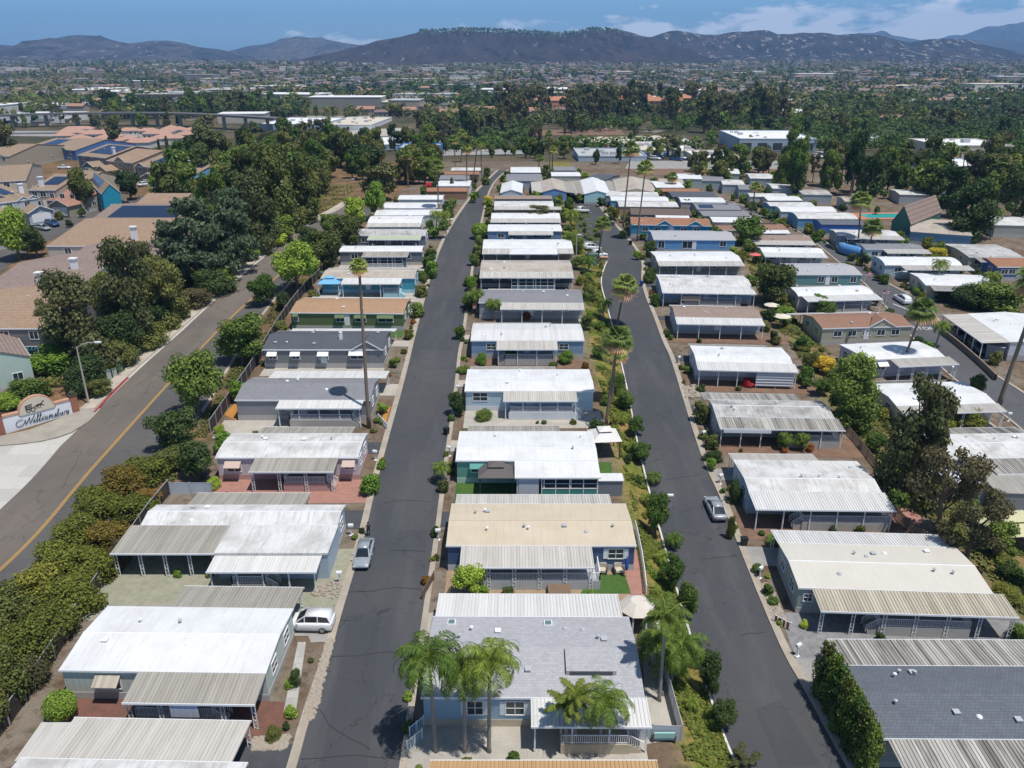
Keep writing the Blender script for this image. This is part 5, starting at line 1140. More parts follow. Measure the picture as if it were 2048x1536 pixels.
# ------------------------------------------------------------------ trees and shrubs that can be told apart
for a in [
 ('full','eucal',1812,1000,725,175,'largest grey green tree right of centre, standing on the slope behind the right row'),
 ('loose','brown',1870,1070,860,130,'sparse brownish tree below the largest grey green tree'),
 ('loose','brown',1930,1130,960,110,'thin bare brown tree in front of the small grey outbuildings'),
 ('full','mid',1690,850,708,140,'dense willowy green tree between the right row and the lilac grey home'),
 ('round','lime',1712,790,690,70,'light green open tree touching the lilac grey home roof'),
 ('round','yel',1645,748,708,46,'bright yellow leaved shrub on the slope'),
 ('round','olive',1545,610,512,100,'rounded pepper tree beside the white roofed blue home'),
 ('round','mid',1492,492,428,66,'round leafy street tree in front of the white roof, upper right'),
 ('shrub','acac',1870,870,800,80,'feathery yellow green bush in front of the palm shadow roof, left one'),
 ('shrub','acac',1930,850,790,90,'feathery yellow green bush in front of the palm shadow roof, right one'),
 ('ball','bright',127,1440,1366,62,'round clipped bright green bush in the red mulch yard'),
 ('shrub','dark',592,1372,1325,30,'dark oval bush beside the stepping stone walk'),
 ('shrub','olive',549,1478,1436,40,'brown green bush at the rocky bed, bottom left'),
 ('round','lime',938,1186,1122,78,'bright lime green tree at the left end of the long railed porch'),
 ('shrub','dark',1425,920,890,44,'dark round bush at the kerb below the weathered roof home'),
 ('shrub','dark',1469,1005,950,34,'tall narrow bush against the pale blue home'),
 ('round','mid',1568,900,855,38,'left small tree in front of the weathered roof home'),
 ('round','mid',1600,900,858,38,'right small tree in front of the weathered roof home'),
 ('shrub','pink',1498,772,750,34,'pink bougainvillea in front of the white carport home'),
 ('shrub','redfl',1052,640,620,24,'orange red flowering bush in front of the ribbed white roof'),
 ('shrub','pink',1816,545,520,50,'red flowering shrub beside the street lamp, right'),
 ('shrub','pink',858,374,362,20,'red bougainvillea in the trees at the upper left row'),
 ('shrub','yel',1872,518,486,48,'yellow green round bush between two grey roofs, right'),
 ('round','mid',1310,1075,975,52,'dark green tree with full crown on the bank beside the cream roof'),
 ('round','mid',1280,925,875,50,'round tree on the bank beside the white gazebo canopy'),
 ('round','mid',1268,870,830,48,'second round tree on the bank above the white gazebo canopy'),
 ('round','mid',1250,820,772,46,'round tree on the bank behind the near pair of fan palms'),
 ('shrub','mid',1235,790,740,36,'dark bush on the bank right of the near palm pair'),
 ('round','mid',1340,1180,1095,58,'open crowned small tree on the bank opposite the patio chairs'),
 ('round','mid',1372,1240,1150,50,'leaning small tree at the white kerb, beside the palm cluster'),
 ('round','dark',1415,1390,1290,58,'open grey green tree at the white kerb, lower bank'),
 ('round','dark',1445,1460,1385,52,'second grey green tree at the white kerb, lower bank'),
 ('loose','eucal',1490,1536,1485,60,'nearly leafless grey tree at the bottom edge of the bank'),
 ('shrub','mid',1020,720,705,44,'round green bush in front of the white railed porch, middle row'),
 ('shrub','bright',962,728,700,30,'green bush at the left end of the striped siding home'),
 ('shrub','bright',1132,726,694,36,'bright bush at the right end of the striped siding home'),
 ('shrub','mid',926,745,725,34,'bushy hedge beside the road at the striped siding home'),
 ('shrub','mid',968,838,810,42,'flowering green shrub in front of the teal trimmed home'),
 ('round','mid',1172,660,622,32,'small rounded tree at the right end of the middle row, by the slope'),
 ('ball','bright',960,478,446,34,'round topped green tree at the kerb of the main road'),
 ('shrub','mid',1147,505,455,50,'large dark green bush above the parking bays'),
 ('round','mid',1138,440,392,30,'dark tree standing beside the parked white vans'),
 ('loose','eucal',1078,450,408,46,'thin wispy tree over the white roof of the middle row'),
 ('shrub','dark',1302,560,528,30,'dark bush at the bend of the curving road'),
 ('shrub','yel',976,410,386,22,'yellow green shrub beside the main road, upper part'),
 ('shrub','acac',978,432,410,24,'second yellow green shrub beside the main road'),
 ('shrub','mid',1015,352,340,20,'round bush where the main road ends'),
 ('shrub','bright',540,800,785,26,'bushy shrub at the back corner of the grey shingled home'),
 ('shrub','bright',440,866,842,26,'round green bush beside the fence gap'),
 ('shrub','lime',430,975,945,34,'yellow green bush beside the white screen fence'),
 ('shrub','mid',845,560,536,32,'dense hedge bush next to the turquoise home'),
 ('shrub','mid',862,520,492,30,'green bush at the roadside of the dark grey home, left row'),
 ('column','dark',904,388,355,16,'pointed conical cypress in the upper left row'),
 ('shrub','acac',1460,1078,1020,20,'low hedge beside the parked silver sedan'),
 ('shrub','bright',1548,1085,1060,44,'two toned bush in front of the cream ribbed carport'),
 ('ball','mid',1514,1146,1126,22,'small round bush beside the white mailbox, right row'),
 ('shrub','lime',1608,1255,1232,22,'spiky little dracaena at the gravel yard'),
 ('shrub','acac',1770,735,705,60,'low green planting along the red deck'),
 ('shrub','mid',1650,470,450,20,'hedge at the edge of the third road, upper part'),
 ('round','mid',1985,1110,1020,80,'full green tree at the right edge beyond the cream roof'),
 ('shrub','olive',1905,1080,1020,70,'olive bush on the slope behind the cream roof home'),
 ('shrub','acac',2010,1200,1150,70,'mixed green bush right of the cream ribbed awning'),
 ('shrub','mid',2040,1280,1230,60,'dark bush at the right edge above the blue grey shingles'),
 # left strip and suburb
 ('round','bright',596,584,472,102,'tall bright green tree between the arterial road and the fence'),
 ('round','mid',525,612,538,66,'green tree beside the arterial road below the tall bright one'),
 ('round','dark',566,620,578,44,'small dark round tree by the fence'),
 ('round','mid',487,726,612,112,'large green tree overlapping the arterial road behind the dark shingled home'),
 ('round','mid',400,832,688,114,'large tree over the yellow centre line behind the grey shingled home'),
 ('round','olive',652,545,448,88,'brown green tree behind the weathered grey roof'),
 ('round','olive',694,502,420,76,'second brown green tree behind the curved white roof'),
 ('round','bright',712,455,390,54,'bright green tree at the bend of the arterial road'),
 ('round','bright',752,440,360,50,'upright light green tree at the end of the arterial road'),
 ('round','dark',355,900,820,110,'dark shrubby tree right of the yellow line, left side'),
 ('round','dark',395,960,865,90,'grey green shrubby tree beside the white screen fence'),
 ('full','eucal',165,735,535,190,'big dark pine like tree in front of the suburb, beside the blue pergola'),
 ('full','eucal',275,690,468,140,'tall dark tree right of the big pine like tree'),
 ('full','olive',335,650,500,120,'olive tree at the sidewalk left of the arterial road'),
 ('cedar','blue',400,570,380,170,'huge spreading blue green cedar beside the tiled roofs'),
 ('cedar','blue',470,545,360,130,'second blue green cedar, right of the huge one'),
 ('cedar','blue',355,560,430,110,'lower cedar at the left of the cedar group'),
 ('full','eucal',520,500,330,120,'tall brown green tree behind the cedars'),
 ('full','olive',560,470,300,110,'tall green tree right of the cedars'),
 ('full','olive',612,440,310,90,'green tree at the bend of the arterial road, left side'),
 ('full','olive',560,450,290,120,'tall olive tree above the cedars'),
 ('full','olive',500,420,290,110,'brown green tree behind the light blue gabled house'),
 ('round','bright',40,520,405,80,'bright green street tree in the suburb at the left edge'),
 ('round','dark',75,515,445,60,'dark purple green tree next to the bright street tree'),
 ('round','olive',170,425,335,50,'orange tinged tree in front of the bright blue gable'),
 ('round','dark',262,400,335,50,'dark street tree right of the bright blue gable'),
 ('round','bright',322,400,340,50,'light green street tree before the light blue gabled house'),
 ('round','mid',190,410,365,50,'green tree against the bright blue gable'),
 ('shrub','yel',170,412,390,36,'yellow flowering shrub in the suburb'),
 ('shrub','bright',110,740,690,120,'long green hedge behind the sign wall'),
 ('shrub','mid',60,800,735,90,'green bush behind the sign wall, left part'),
 ('shrub','lime',25,815,770,70,'pale green bush at the left edge behind the sign wall'),
 ('shrub','olive',200,790,745,60,'brown green hedge between sign and sidewalk'),
 ('shrub','acac',215,745,700,70,'olive yellow bush behind the green utility boxes'),
 ('shrub','olive',300,690,640,100,'brown green roadside hedge beside the sidewalk'),
 ('shrub','olive',250,730,660,80,'brush beneath the dark trees by the sidewalk'),
 ('shrub','lime',495,520,482,60,'bright yellow green hedge patch below the cedars, nearer one'),
 ('shrub','lime',550,490,455,60,'bright yellow green hedge patch below the cedars, farther one'),
 ('shrub','lime',440,565,535,70,'yellow green ground shrub under the cedars by the sidewalk'),
 ('shrub','brown',395,610,560,80,'brown hedge at the sidewalk under the dark trees'),

 ('tall','olive',215,655,540,90,'brown green tree between the big pine like tree and the tall dark one'),
 ('full','eucal',110,700,590,90,'dark tree left of the big pine like tree'),
 ('round','dark',250,720,610,90,'dark spreading tree behind the street lamp'),
 ('shrub','dark',170,780,690,100,'dark undergrowth under the pines by the street lamp'),
 ('full','eucal',300,610,480,100,'dark tree in front of the grey brown tiled house'),
 ('full','mid',440,500,330,110,'tall green tree behind the cedars, left'),
 ('shrub','dark',330,650,580,90,'dark undergrowth below the olive tree'),
 ('shrub','dark',430,590,520,90,'dark undergrowth below the spreading cedar'),
 ('shrub','mid',562,482,420,70,'green thicket at the sidewalk near the road bend'),
 ('shrub','olive',604,448,400,60,'olive thicket at the road bend'),
 ('shrub','dark',525,500,440,80,'dark thicket behind the yellow green hedge'),
 ('round','eucal',760,400,320,80,'brown tree behind the road bend'),
 ('round','dark',625,505,455,60,'dark tree by the fence behind the dark grey home'),
 ('round','mid',665,480,420,56,'green tree at the fence behind the curved white roof'),

 ('tall','mid',1590,388,268,56,'tallest dark tree above the white curved roofs, left of the group'),
 ('tall','mid',1562,384,300,46,'shorter dark tree left of the tallest one above the curved roofs'),
 ('tall','dark',1700,392,264,54,'tall dark pine right of the tallest one'),
 ('tall','eucal',1660,375,270,60,'brownish tall tree between two dark ones'),
 ('tall','dark',1735,420,300,70,'tall dark tree beside the swimming pool'),
 ('tall','mid',1478,352,300,56,'bushy tall tree left of the tall dark group'),
 ('full','dark',1932,482,405,120,'big spreading dark tree over the blue clubhouse wing'),
 ('round','dark',1860,400,330,80,'dark tree behind the steep roofed clubhouse'),
 ('tall','dark',2020,450,330,90,'large dark tree at the right edge above the pale roof'),
 ('tall','eucal',1990,400,310,80,'brown green tree behind the twin palms'),
 ('round','mid',1780,360,300,70,'green tree left of the cream roofed building'),
 ('tall','eucal',1840,370,290,60,'tall thin tree in front of the low white roofed building'),
 ('round','olive',1930,420,375,70,'olive tree between the clubhouse and the right edge'),
 ('loose','eucal',1335,312,268,60,'airy tree before the industrial yard of cars'),
 ('tall','eucal',232,300,232,44,'dark cypress like tree among the pink tract roofs'),
 ('column','dark',338,318,272,14,'left one of two slim dark cypresses by the tract houses'),('column','dark',322,318,278,13,'right one of two slim dark cypresses by the tract houses'),
 ('tall','eucal',20,330,265,70,'tree at the left edge before the far suburb row'),
 ('round','eucal',420,330,250,90,'big brownish tree at the right end of the tract houses'),
]: plant(*a)
# acacia hedge along the arterial road, each bush its own object
rd = random.Random(4)
ORD = 'first second third fourth fifth sixth seventh eighth ninth tenth eleventh twelfth thirteenth fourteenth fifteenth sixteenth seventeenth eighteenth nineteenth twentieth twenty-first'.split()
YS = [955,985,935,1030,1031,1090,1091,1150,1160,1200,1225,1250,1275,1330,1331,1400,1370,1450,1130,1010,905]
for k, (x, y, t, w, m_) in enumerate([(300,955,890,110,'acac'),(250,985,905,100,'rust'),(340,935,870,90,'olive'),(200,1030,950,110,'acac'),(275,1031,960,100,'acac'),(160,1090,1000,110,'acac'),(225,1091,1010,110,'rust'),(130,1150,1050,120,'acac'),(190,1160,1060,110,'acac'),(80,1200,1090,130,'acac'),(150,1225,1120,120,'acac'),
     (30,1250,1130,130,'olive'),(110,1275,1160,120,'acac'),(60,1330,1200,130,'acac'),(0,1331,1180,130,'olive'),(20,1400,1250,120,'olive'),(70,1370,1280,80,'brown'),(-20,1450,1310,110,'olive'),(240,1130,1060,60,'brown'),(300,1010,960,60,'rust'),(365,905,850,60,'acac')]):
    plant('shrub', m_, x, y, t, w, {'acac': 'yellow green', 'rust': 'rust tipped', 'olive': 'olive green', 'brown': 'dry brown'}[m_]+' acacia bush, %s from the far end of the hedge left of the fence' % ORD[sorted(YS).index(y)], 'acacia hedge bushes')
# cypress hedge at the bottom right
for k, (x, y) in enumerate([(1643,1392),(1656,1414),(1668,1436),(1680,1458),(1692,1480),(1704,1502),(1716,1524),(1730,1550)]):
    plant('column', 'mid' if k % 3 else 'olive', x, y, y-112, 84, 'dark green cypress, %s from the kerb mailbox in the hedge at the bottom right' % ('first','second','third','fourth','fifth','sixth','seventh','eighth')[k], 'cypress hedge at the bottom right', name='cypress_tree', cat='tree')
for k, (x, y) in enumerate([(1692,660),(1712,664),(1738,666),(1757,662),(1774,664)]):
    plant('column', 'dark', x, y+16, y-14, 18, 'slim dark cypress against the front of the brown shingled home', 'slim cypresses')
plant('shrub', 'mid', 1990, 618, 560, 130, 'long dense green hedge at the right, beyond the street corner'); plant('shrub', 'dark', 1935, 612, 575, 90, 'dark hedge left of the long dense green hedge'); plant('shrub', 'bright', 1850, 592, 560, 60, 'clipped bright green hedge before the white roofed home, right')
plant('shrub', 'dark', 1885, 598, 562, 60, 'dark bush between the clipped hedge and the street corner')
# bushes scattered on the two banks and in the gardens
def bank_pts(fa, fb, ya, yb, n, seed):
    r_ = random.Random(seed); o = []
    for _ in range(n): y = r_.uniform(ya, yb); a, b = fa(y), fb(y); x = a+(b-a)*r_.uniform(.05, .95); o.append(Vector((x, y, gz(x, y))))
    return o
for p in bank_pts(b1a, b1b, 42, 230, 55, 3):
    plant_at('shrub', random.choice(['mid', 'acac', 'bright', 'dark', 'olive']), p, random.uniform(.6, 1.5), random.uniform(.9, 2.0), 'low bush on the bank between middle row and curving road', 'bushes on the first bank', name='bank_bush', cat='bush', lod=.2)
for p in bank_pts(b2a, b2b, 55, 240, 70, 5):
    plant_at('shrub', random.choice(['mid', 'acac', 'dark', 'olive', 'acac']), p, random.uniform(.8, 2.2), random.uniform(1.2, 3.0), 'low bush on the bank behind the right row', 'bushes on the second bank', name='bank_bush', cat='bush', lod=.3)
def tufts(name, pts_fn, n, size, mk, label, cat, seed, h=.25):
    rg = np.random.default_rng(seed); cs = []
    r_ = random.Random(seed)
    for _ in range(n):
        p = pts_fn(r_)
        if noise.noise(Vector((p[0]*.35, p[1]*.35, seed))) < -.08: continue
        cs.append((p[0], p[1], gz(p[0], p[1])+r_.uniform(.02, h)))
    cs = np.array(cs); v = leaf_quads(cs, np.tile([0, 0, 1.], (len(cs), 1)), size, seed, 1.4, .6)
    o = bpy.data.objects.new(name, mesh_np(name, v, LM[mk])); C.objects.link(o); return tag(o, label, cat, kind='stuff')
def bandf(fa, fb, ya, yb):
    def f(r_):
        y = ya+(yb-ya)*r_.random()**1.3; a, b = fa(y), fb(y); return (a+(b-a)*r_.random(), y)
    return f
tufts('ground_cover', bandf(b1a, lambda y: b1b(y)-.2, 38, 240), 34000, .24, 'grass', 'yellow green ice plant covering the bank left of the curving road', 'ground cover', 2)
tufts('ground_cover', bandf(b2a, b2b, 50, 250), 26000, .3, 'olive', 'mixed green ground cover on the bank behind the right row', 'ground cover', 3, .4)
ar_r = line_fn(AR_R, 0); fx_ = line_fn([(10,1465),(80,1365),(130,1289),(169,1226),(219,1153),(252,1110),(340,988),(422,866),(477,785),(506,743),(561,650),(601,594),(646,550),(676,510)], 0)
tufts('ground_cover', bandf(lambda y: ar_r(y)+1, lambda y: fx_(y)-.3, 35, 190), 11000, .3, 'olive', 'brush and leaf litter on the strip between arterial road and fence', 'ground cover', 6, .3)
al = line_fn(AR_L2, 0)
tufts('ground_cover', bandf(lambda y: al(y)-16, lambda y: al(y)-3.0, P(215,775).y, 270), 20000, .42, 'olive', 'green ground cover on the slope left of the sidewalk', 'ground cover', 8, .6)
# gardens: small plants by the road ends and fronts of the homes, one object each
GP = [('shrub','mid'),('shrub','olive'),('shrub','bright'),('shrub','dark'),('ball','mid'),('shrub','acac'),('shrub','redfl'),('shrub','olive')]
gr = random.Random(21)
for key, (e, W_, D_, he_, g_, u_, v_, p1_) in list(HOMES.items()):
    if key[0] not in 'LMRST' or p1_.y > 235: continue
    left = p1_.x < 0 and key[0] == 'L'
    for k in range(7 if p1_.y < 130 else 5):
        side = 1 if left else -1
        if k < 4: x = (W_+gr.uniform(.6, 2.4)) if side > 0 else -gr.uniform(.6, 2.0); y = gr.uniform(-3.5, D_*.9)
        else: x = gr.uniform(0, W_); y = -gr.uniform(3.6, 4.6) if key[0] in 'L' else -gr.uniform(3.3, 4.2)
        q = at_home(key, x/W_, y); kd, mk = gr.choice(GP); w = gr.uniform(.5, 1.4)
        plant_at(kd, mk, q, w*gr.uniform(.6, 1.1), w, (mk.replace('redfl', 'orange flowered').replace('acac', 'yellow green').replace('mid', 'green')+' bush beside the '+' '.join(e['label'].split(',')[0].split()[:8])), 'small garden bushes', lod=.16, name='garden_bush', cat='bush')

# small trees standing at the ends of the homes
for key, (e, W_, D_, he_, g_, u_, v_, p1_) in list(HOMES.items()):
    if key[0] not in 'LMRSTUV' or p1_.y > 330 or p1_.y < 80: continue
    for k in range(4 if p1_.y > 130 else 2):
        side = gr.choice((0, 1)); x = (W_+gr.uniform(.8, 2.6)) if side else -gr.uniform(.8, 2.6); y = gr.choice((gr.uniform(-4, -1), gr.uniform(0, D_), D_+gr.uniform(1, 3)))
        if key[0] in 'L' and not side: x = -gr.uniform(.5, 2)
        q = at_home(key, x/W_, y); kd, mk = gr.choice([('round','mid'),('round','bright'),('shrub','mid'),('round','dark'),('shrub','olive'),('shrub','acac'),('shrub','bright')]); w = gr.uniform(1.6, 3.4)
        if any(abs(q.x-a_) < b_ for a_, b_ in ()): continue
        plant_at(kd, mk, q, w*gr.uniform(.8, 1.25), w, mk.replace('acac', 'yellow green').replace('mid', 'green')+(' small tree' if kd == 'round' else ' large bush')+' at the end of the '+' '.join(e['label'].split(',')[0].split()[:7]), 'small trees at the ends of the homes', name='small_garden_tree' if kd == 'round' else 'large_bush', cat='tree' if kd == 'round' else 'bush', lod=.28 if p1_.y < 200 else .12)

for k, (x, y, w) in enumerate([(1345,1095,44),(1305,968,36),(1322,1130,40),(1290,1010,34),(1258,905,32),(1240,846,30),(1228,775,28),(1190,600,24),(1196,660,26),(1205,705,26),(1395,1330,44),(1425,1440,40),(1380,1420,36),(1180,560,22)]):
    palm('queen', x, y, x+3, y-w*.42, w, 'low spiky palm on the bank by the curving road', 'low spiky palms on the bank')
for k, (x, y, t, w, m_) in enumerate([(1750,905,860,50,'mid'),(1720,870,835,40,'olive'),(1700,830,790,46,'bright'),(1640,790,750,44,'mid'),(1620,740,700,40,'olive'),(1600,700,672,34,'mid'),(1935,1050,1005,60,'mid'),(1880,1000,955,60,'olive'),(1960,1100,1050,56,'bright'),(2040,1180,1120,60,'mid'),(1800,960,925,40,'bright'),(1560,640,612,36,'bright'),(1530,560,530,40,'mid'),(1650,645,612,50,'mid'),(1640,622,600,40,'bright')]):
    plant('round', m_, x, y, t, w, 'small leafy tree on the slope behind the right row', 'small trees on the slope behind the right row', lod=.6)
# ------------------------------------------------------------------ trees beyond the park
fr = random.Random(77)
def band(n, x0, x1, y0_, y1_, hr, kinds, label, group, wr=(.5, .8), lod=None):
    for _ in range(n):
        px, py = fr.uniform(x0, x1), fr.uniform(y0_, y1_); b = P(px, py)
        if b.y < 345 and px < 1000 and (al(b.y)-2 < b.x < ar_r(b.y)+1.5 or (b.x > fx_(b.y)-1.5 and (py > 372 or px > 872))): continue
        h = fr.uniform(*hr); kd, mk = fr.choice(kinds)
        w = h*fr.uniform(*wr); l_ = lod or (.35 if b.y < 420 else .14)
        plant_at(kd, mk, b, h, w, label, group, lod=l_)
EU = [('loose','eucal'),('tall','eucal'),('loose','brown'),('tall','dark')]; GR = [('round','mid'),('round','dark'),('tall','mid'),('round','olive'),('tall','olive')]
band(95, 330, 860, 320, 440, (8, 14), GR, 'green tree in the woods between suburb and park', 'trees in the woods between suburb and park', (.6, .9), .4)
band(40, 440, 900, 298, 345, (8, 15), GR+EU, 'dark tree behind the upper left of the park', 'trees behind the upper left of the park')
band(22, 880, 1330, 296, 322, (4, 8), GR, 'low green tree along the top edge of the park', 'trees along the top edge of the park', (.8, 1.2))
band(16, 1330, 1560, 336, 372, (6, 11), EU+GR, 'tall dark tree above the park, right of centre', 'tall dark trees above the park')
band(16, 1560, 1790, 330, 400, (9, 16), [('tall','dark'),('tall','mid'),('loose','eucal')], 'very tall dark green tree at the upper right of the park', 'very tall dark trees at the upper right', (.4, .6), .4)
band(30, 1740, 2060, 345, 440, (9, 15), GR+EU, 'bushy green tree around the clubhouse', 'trees around the clubhouse', (.6, .95), .35)
band(80, 1000, 1580, 206, 268, (15, 26), EU+[('loose','brown')], 'tall brown green eucalyptus in the grove in front of the orange roofs', 'eucalyptus grove trees', (.5, .8))
band(50, 1440, 2060, 212, 292, (9, 17), EU+GR, 'tall tree among the houses right of the eucalyptus grove', 'trees right of the grove')
band(26, 200, 560, 215, 240, (14, 22), [('round','dark'),('tall','eucal'),('round','mid')], 'dark tree below the low school buildings', 'trees below the school')
band(18, 0, 420, 232, 262, (7, 13), GR+EU, 'tree beside the elevated railway', 'trees beside the railway')
band(38, 700, 875, 316, 374, (6, 12), GR+[('tall','mid')], 'green tree between the arterial road bend and the upper left row', 'trees beside the upper left row', (.7, 1.0), .4)
band(12, 820, 1080, 262, 300, (10, 18), EU, 'dark eucalyptus above the main road end', 'eucalyptus above the main road end')
band(16, 400, 740, 272, 310, (10, 17), EU+GR, 'tall tree beyond the far row of houses', 'tall trees beyond the far row of houses')
# the town in the distance
def far_mass(name, n, seed, mk, label, dens, ymin, ymax, hr, xw=.75, wmul=(.35, .6), leaves=9, lf=.95):
    rg = np.random.default_rng(seed); r_ = random.Random(seed); cs = []; ns_ = []; sz = []
    cnt = 0
    while cnt < n:
        y = ymin*(ymax/ymin)**r_.random(); x = r_.uniform(-xw, xw)*y
        if noise.noise(Vector((x/170, y/240, seed))) < dens: continue
        if y < 700 and (x < -.10*y or (.03*y < x < .23*y and 470 < y < 560)): continue
        cnt += 1; h = r_.uniform(*hr); w = h*r_.uniform(*wmul); z = gz(x, y); 
        for q in range(leaves):
            d = Vector((r_.gauss(0, 1), r_.gauss(0, 1), r_.gauss(0, 1))).normalized()
            cs.append((x+d.x*w*.8, y+d.y*w*.8, z+h*.55+d.z*h*.42)); ns_.append(tuple(d)); sz.append(w*lf)
    cs, ns_, sz = np.array(cs), np.array(ns_), np.array(sz)
    v = leaf_quads(cs, ns_, 1., seed, 1.3, .5).reshape(-1, 4, 3); v = cs[:, None, :]+(v-cs[:, None, :])*sz[:, None, None]
    o = bpy.data.objects.new(name, mesh_np(name, v.reshape(-1, 3), LM[mk])); C.objects.link(o); return tag(o, label, 'woods', kind='stuff')
far_mass('far_woods', 900, 31, 'dark', 'dark tree canopy among the nearer streets of the town', -.02, 640, 1000, (6, 12), leaves=60, lf=.42)
far_mass('far_woods', 900, 32, 'olive', 'olive tree canopy among the nearer streets of the town', -.02, 600, 1000, (5, 11), leaves=60, lf=.42)
far_mass('far_woods', 4200, 3, 'dark', 'dark tree canopy spread over the distant town', -.08, 950, 4300, (6, 12), leaves=16, lf=.7)
far_mass('far_woods', 3000, 4, 'eucal', 'greyish tree canopy spread over the distant town', -.02, 950, 4300, (6, 13), leaves=16, lf=.7)
far_mass('far_woods', 1800, 5, 'mid', 'greener tree canopy spread over the distant town', 0, 900, 3500, (6, 11), leaves=16, lf=.7)
far_mass('far_woods', 620, 41, 'mid', 'low green trees between the park and the industrial yards', -.1, 440, 660, (4, 8), leaves=70, lf=.34, wmul=(.45, .7))
far_mass('far_woods', 520, 42, 'dark', 'low dark trees between the park and the industrial yards', -.1, 470, 680, (5, 10), leaves=70, lf=.34)
# little gabled houses: individual ones near, one mass for the rest
HC = ['#b9b2a4', '#a0968a', '#d8d4ca', '#8f8a84', '#a89c8c']; RC = ['#80797a', '#6b686a', '#94776a', '#7a6560', '#9a9896', '#5c5c60', '#a07a68']
HW = [mat('far_wall_%d' % i, c, .8, 'plain', .2, .5) for i, c in enumerate(HC)]; HR = [mat('far_roof_%d' % i, c, .85, 'plain', .3, .5) for i, c in enumerate(RC)]
def house_parts(w, d, h, rise, hip=0, win=True):
    wb = MB(); wb.add([(-w/2,-d/2,-1),(w/2,-d/2,-1),(w/2,d/2,-1),(-w/2,d/2,-1),(-w/2,-d/2,h),(w/2,-d/2,h),(w/2,d/2,h),(-w/2,d/2,h),(-w/2,0,h+rise*(0 if hip else .93)),(w/2,0,h+rise*(0 if hip else .93))],
        [(0,1,5,4),(2,3,7,6),(1,2,6,9,5),(3,0,4,8,7)])
    rb = MB(); o = .5; e = hip*w*.25
    rb.add([(-w/2-o,-d/2-o,h-.15),(w/2+o,-d/2-o,h-.15),(w/2+o-e*1,0,h+rise),(-w/2-o+e,0,h+rise),(w/2+o,d/2+o,h-.15),(-w/2-o,d/2+o,h-.15)],
        [(0,1,2,3),(4,5,3,2),(1,4,2),(5,0,3)] if hip else [(0,1,2,3),(4,5,3,2)])
    if not hip: rb.add([(-w/2-o,-d/2-o,h-.35),(w/2+o,-d/2-o,h-.35),(w/2+o,0,h+rise-.2),(-w/2-o,0,h+rise-.2),(w/2+o,d/2+o,h-.35),(-w/2-o,d/2+o,h-.35)], [(0,3,2,1),(4,2,3,5)])
    nb = MB()
    for k in range(max(2, int(w/3))):
        x = -w/2+w*(k+.5)/max(2, int(w/3)); nb.box(x-.6, x+.6, -d/2-.05, -d/2+.05, h*.45, h*.45+1.2)
    return wb, rb, nb
FHP = []
for i in range(7):
    wb, rb, nb = house_parts([12,14,16,11,18,13,15][i], [8,9,9,8,10,9,11][i], [3,3.2,5.4,5.5,3.1,3,5.6][i], [1.6,1.8,2,1.8,1.7,2,2.1][i], i % 2)
    FHP.append((_mk(wb, 'wall', HW[i % 5]), _mk(rb, 'roof', HR[i]), _mk(nb, 'window', GLASS)))
def far_house(x, y, rz, i, label, group, sc=1., parts=True):
    e = empty('house', (x, y, gz(x, y)), rz, label, 'house', group, sc=(sc,)*3)
    for me, nm in zip(FHP[i], ('wall', 'roof', 'window')): 
        if nm == 'window' and not parts: continue
        o = bpy.data.objects.new(nm, me); C.objects.link(o); o.parent = e
    return e
cnt = 0
while cnt < 240:
    y = fr.uniform(620, 1250); x = fr.uniform(-.66, .68)*y
    if noise.noise(Vector((x/150, y/200, 30))) < -.25 or (-330 < x < 40 and y < 850): continue
    cnt += 1; far_house(x, y, round(noise.noise(Vector((x/250, y/250, 9)))*6)*.5+fr.choice((0, 1.57)), fr.randrange(7), 'small house in the distant town among trees', 'houses in the distant town', parts=False)
def far_houses_mass(n, seed):
    r_ = random.Random(seed)
    for ci in range(5):
        mb = MB(); rb = MB()
        for _ in range(n//5):
            y = 1000*(4.3)**r_.random()**1.0; x = r_.uniform(-.72, .74)*y; z = gz(x, y); w, d, h = r_.uniform(11, 22), r_.uniform(8, 13), r_.uniform(3, 6.5)
            if noise.noise(Vector((x/260, y/330, 12))) < -.15: continue
            a = r_.uniform(0, 3.14); mb.m = rb.m = Matrix.Translation((x, y, z)) @ Matrix.Rotation(a, 4, 'Z')
            mb.box(-w/2, w/2, -d/2, d/2, -3, h); rb.add([(-w/2-.4,-d/2-.4,h),(w/2+.4,-d/2-.4,h),(w/2-1,0,h+2),(-w/2+1,0,h+2),(w/2+.4,d/2+.4,h),(-w/2-.4,d/2+.4,h)], [(0,1,2,3),(4,5,3,2),(1,4,2),(5,0,3)])
        o = mb.build('far_town', HW[ci]); tag(o, 'pale house walls filling the distant valley', 'town', kind='stuff'); r2 = rb.build('far_roofs', HR[(ci*2+1) % 7], o); r2['kind'] = 'stuff'
far_houses_mass(4200, 8)
def crest(name, pts, D, n, seed, lb, mk, s0, drop):
    r_ = random.Random(seed); cs = []; ns_ = []
    for _ in range(n):
        px = r_.uniform(pts[0][0], pts[-1][0]); py = float(np.interp(px, [a for a, _ in pts], [b for _, b in pts])); dx, dy, dz = ray(px, py); dd = D-abs(r_.gauss(0, 1))*drop; t = D/dy; z = CAMH+dz*t-(D-dd)*.10
        for q in range(6): cs.append((dx*t+r_.gauss(0, 3), dd+r_.gauss(0, 3), z+r_.uniform(0, 9))); ns_.append((r_.gauss(0,1), r_.gauss(0,1), .3))
    v = leaf_quads(np.array(cs), np.array(ns_), s0, seed, 1.3, .3); o = bpy.data.objects.new(name, mesh_np(name, v, LM[mk] if mk in LM else mk)); C.objects.link(o); tag(o, lb, 'woods', kind='stuff')
MESA = [(840,62),(880,61),(920,58),(960,59),(1000,60),(1040,62),(1080,64),(1120,67),(1150,64),(1190,56),(1240,62)]
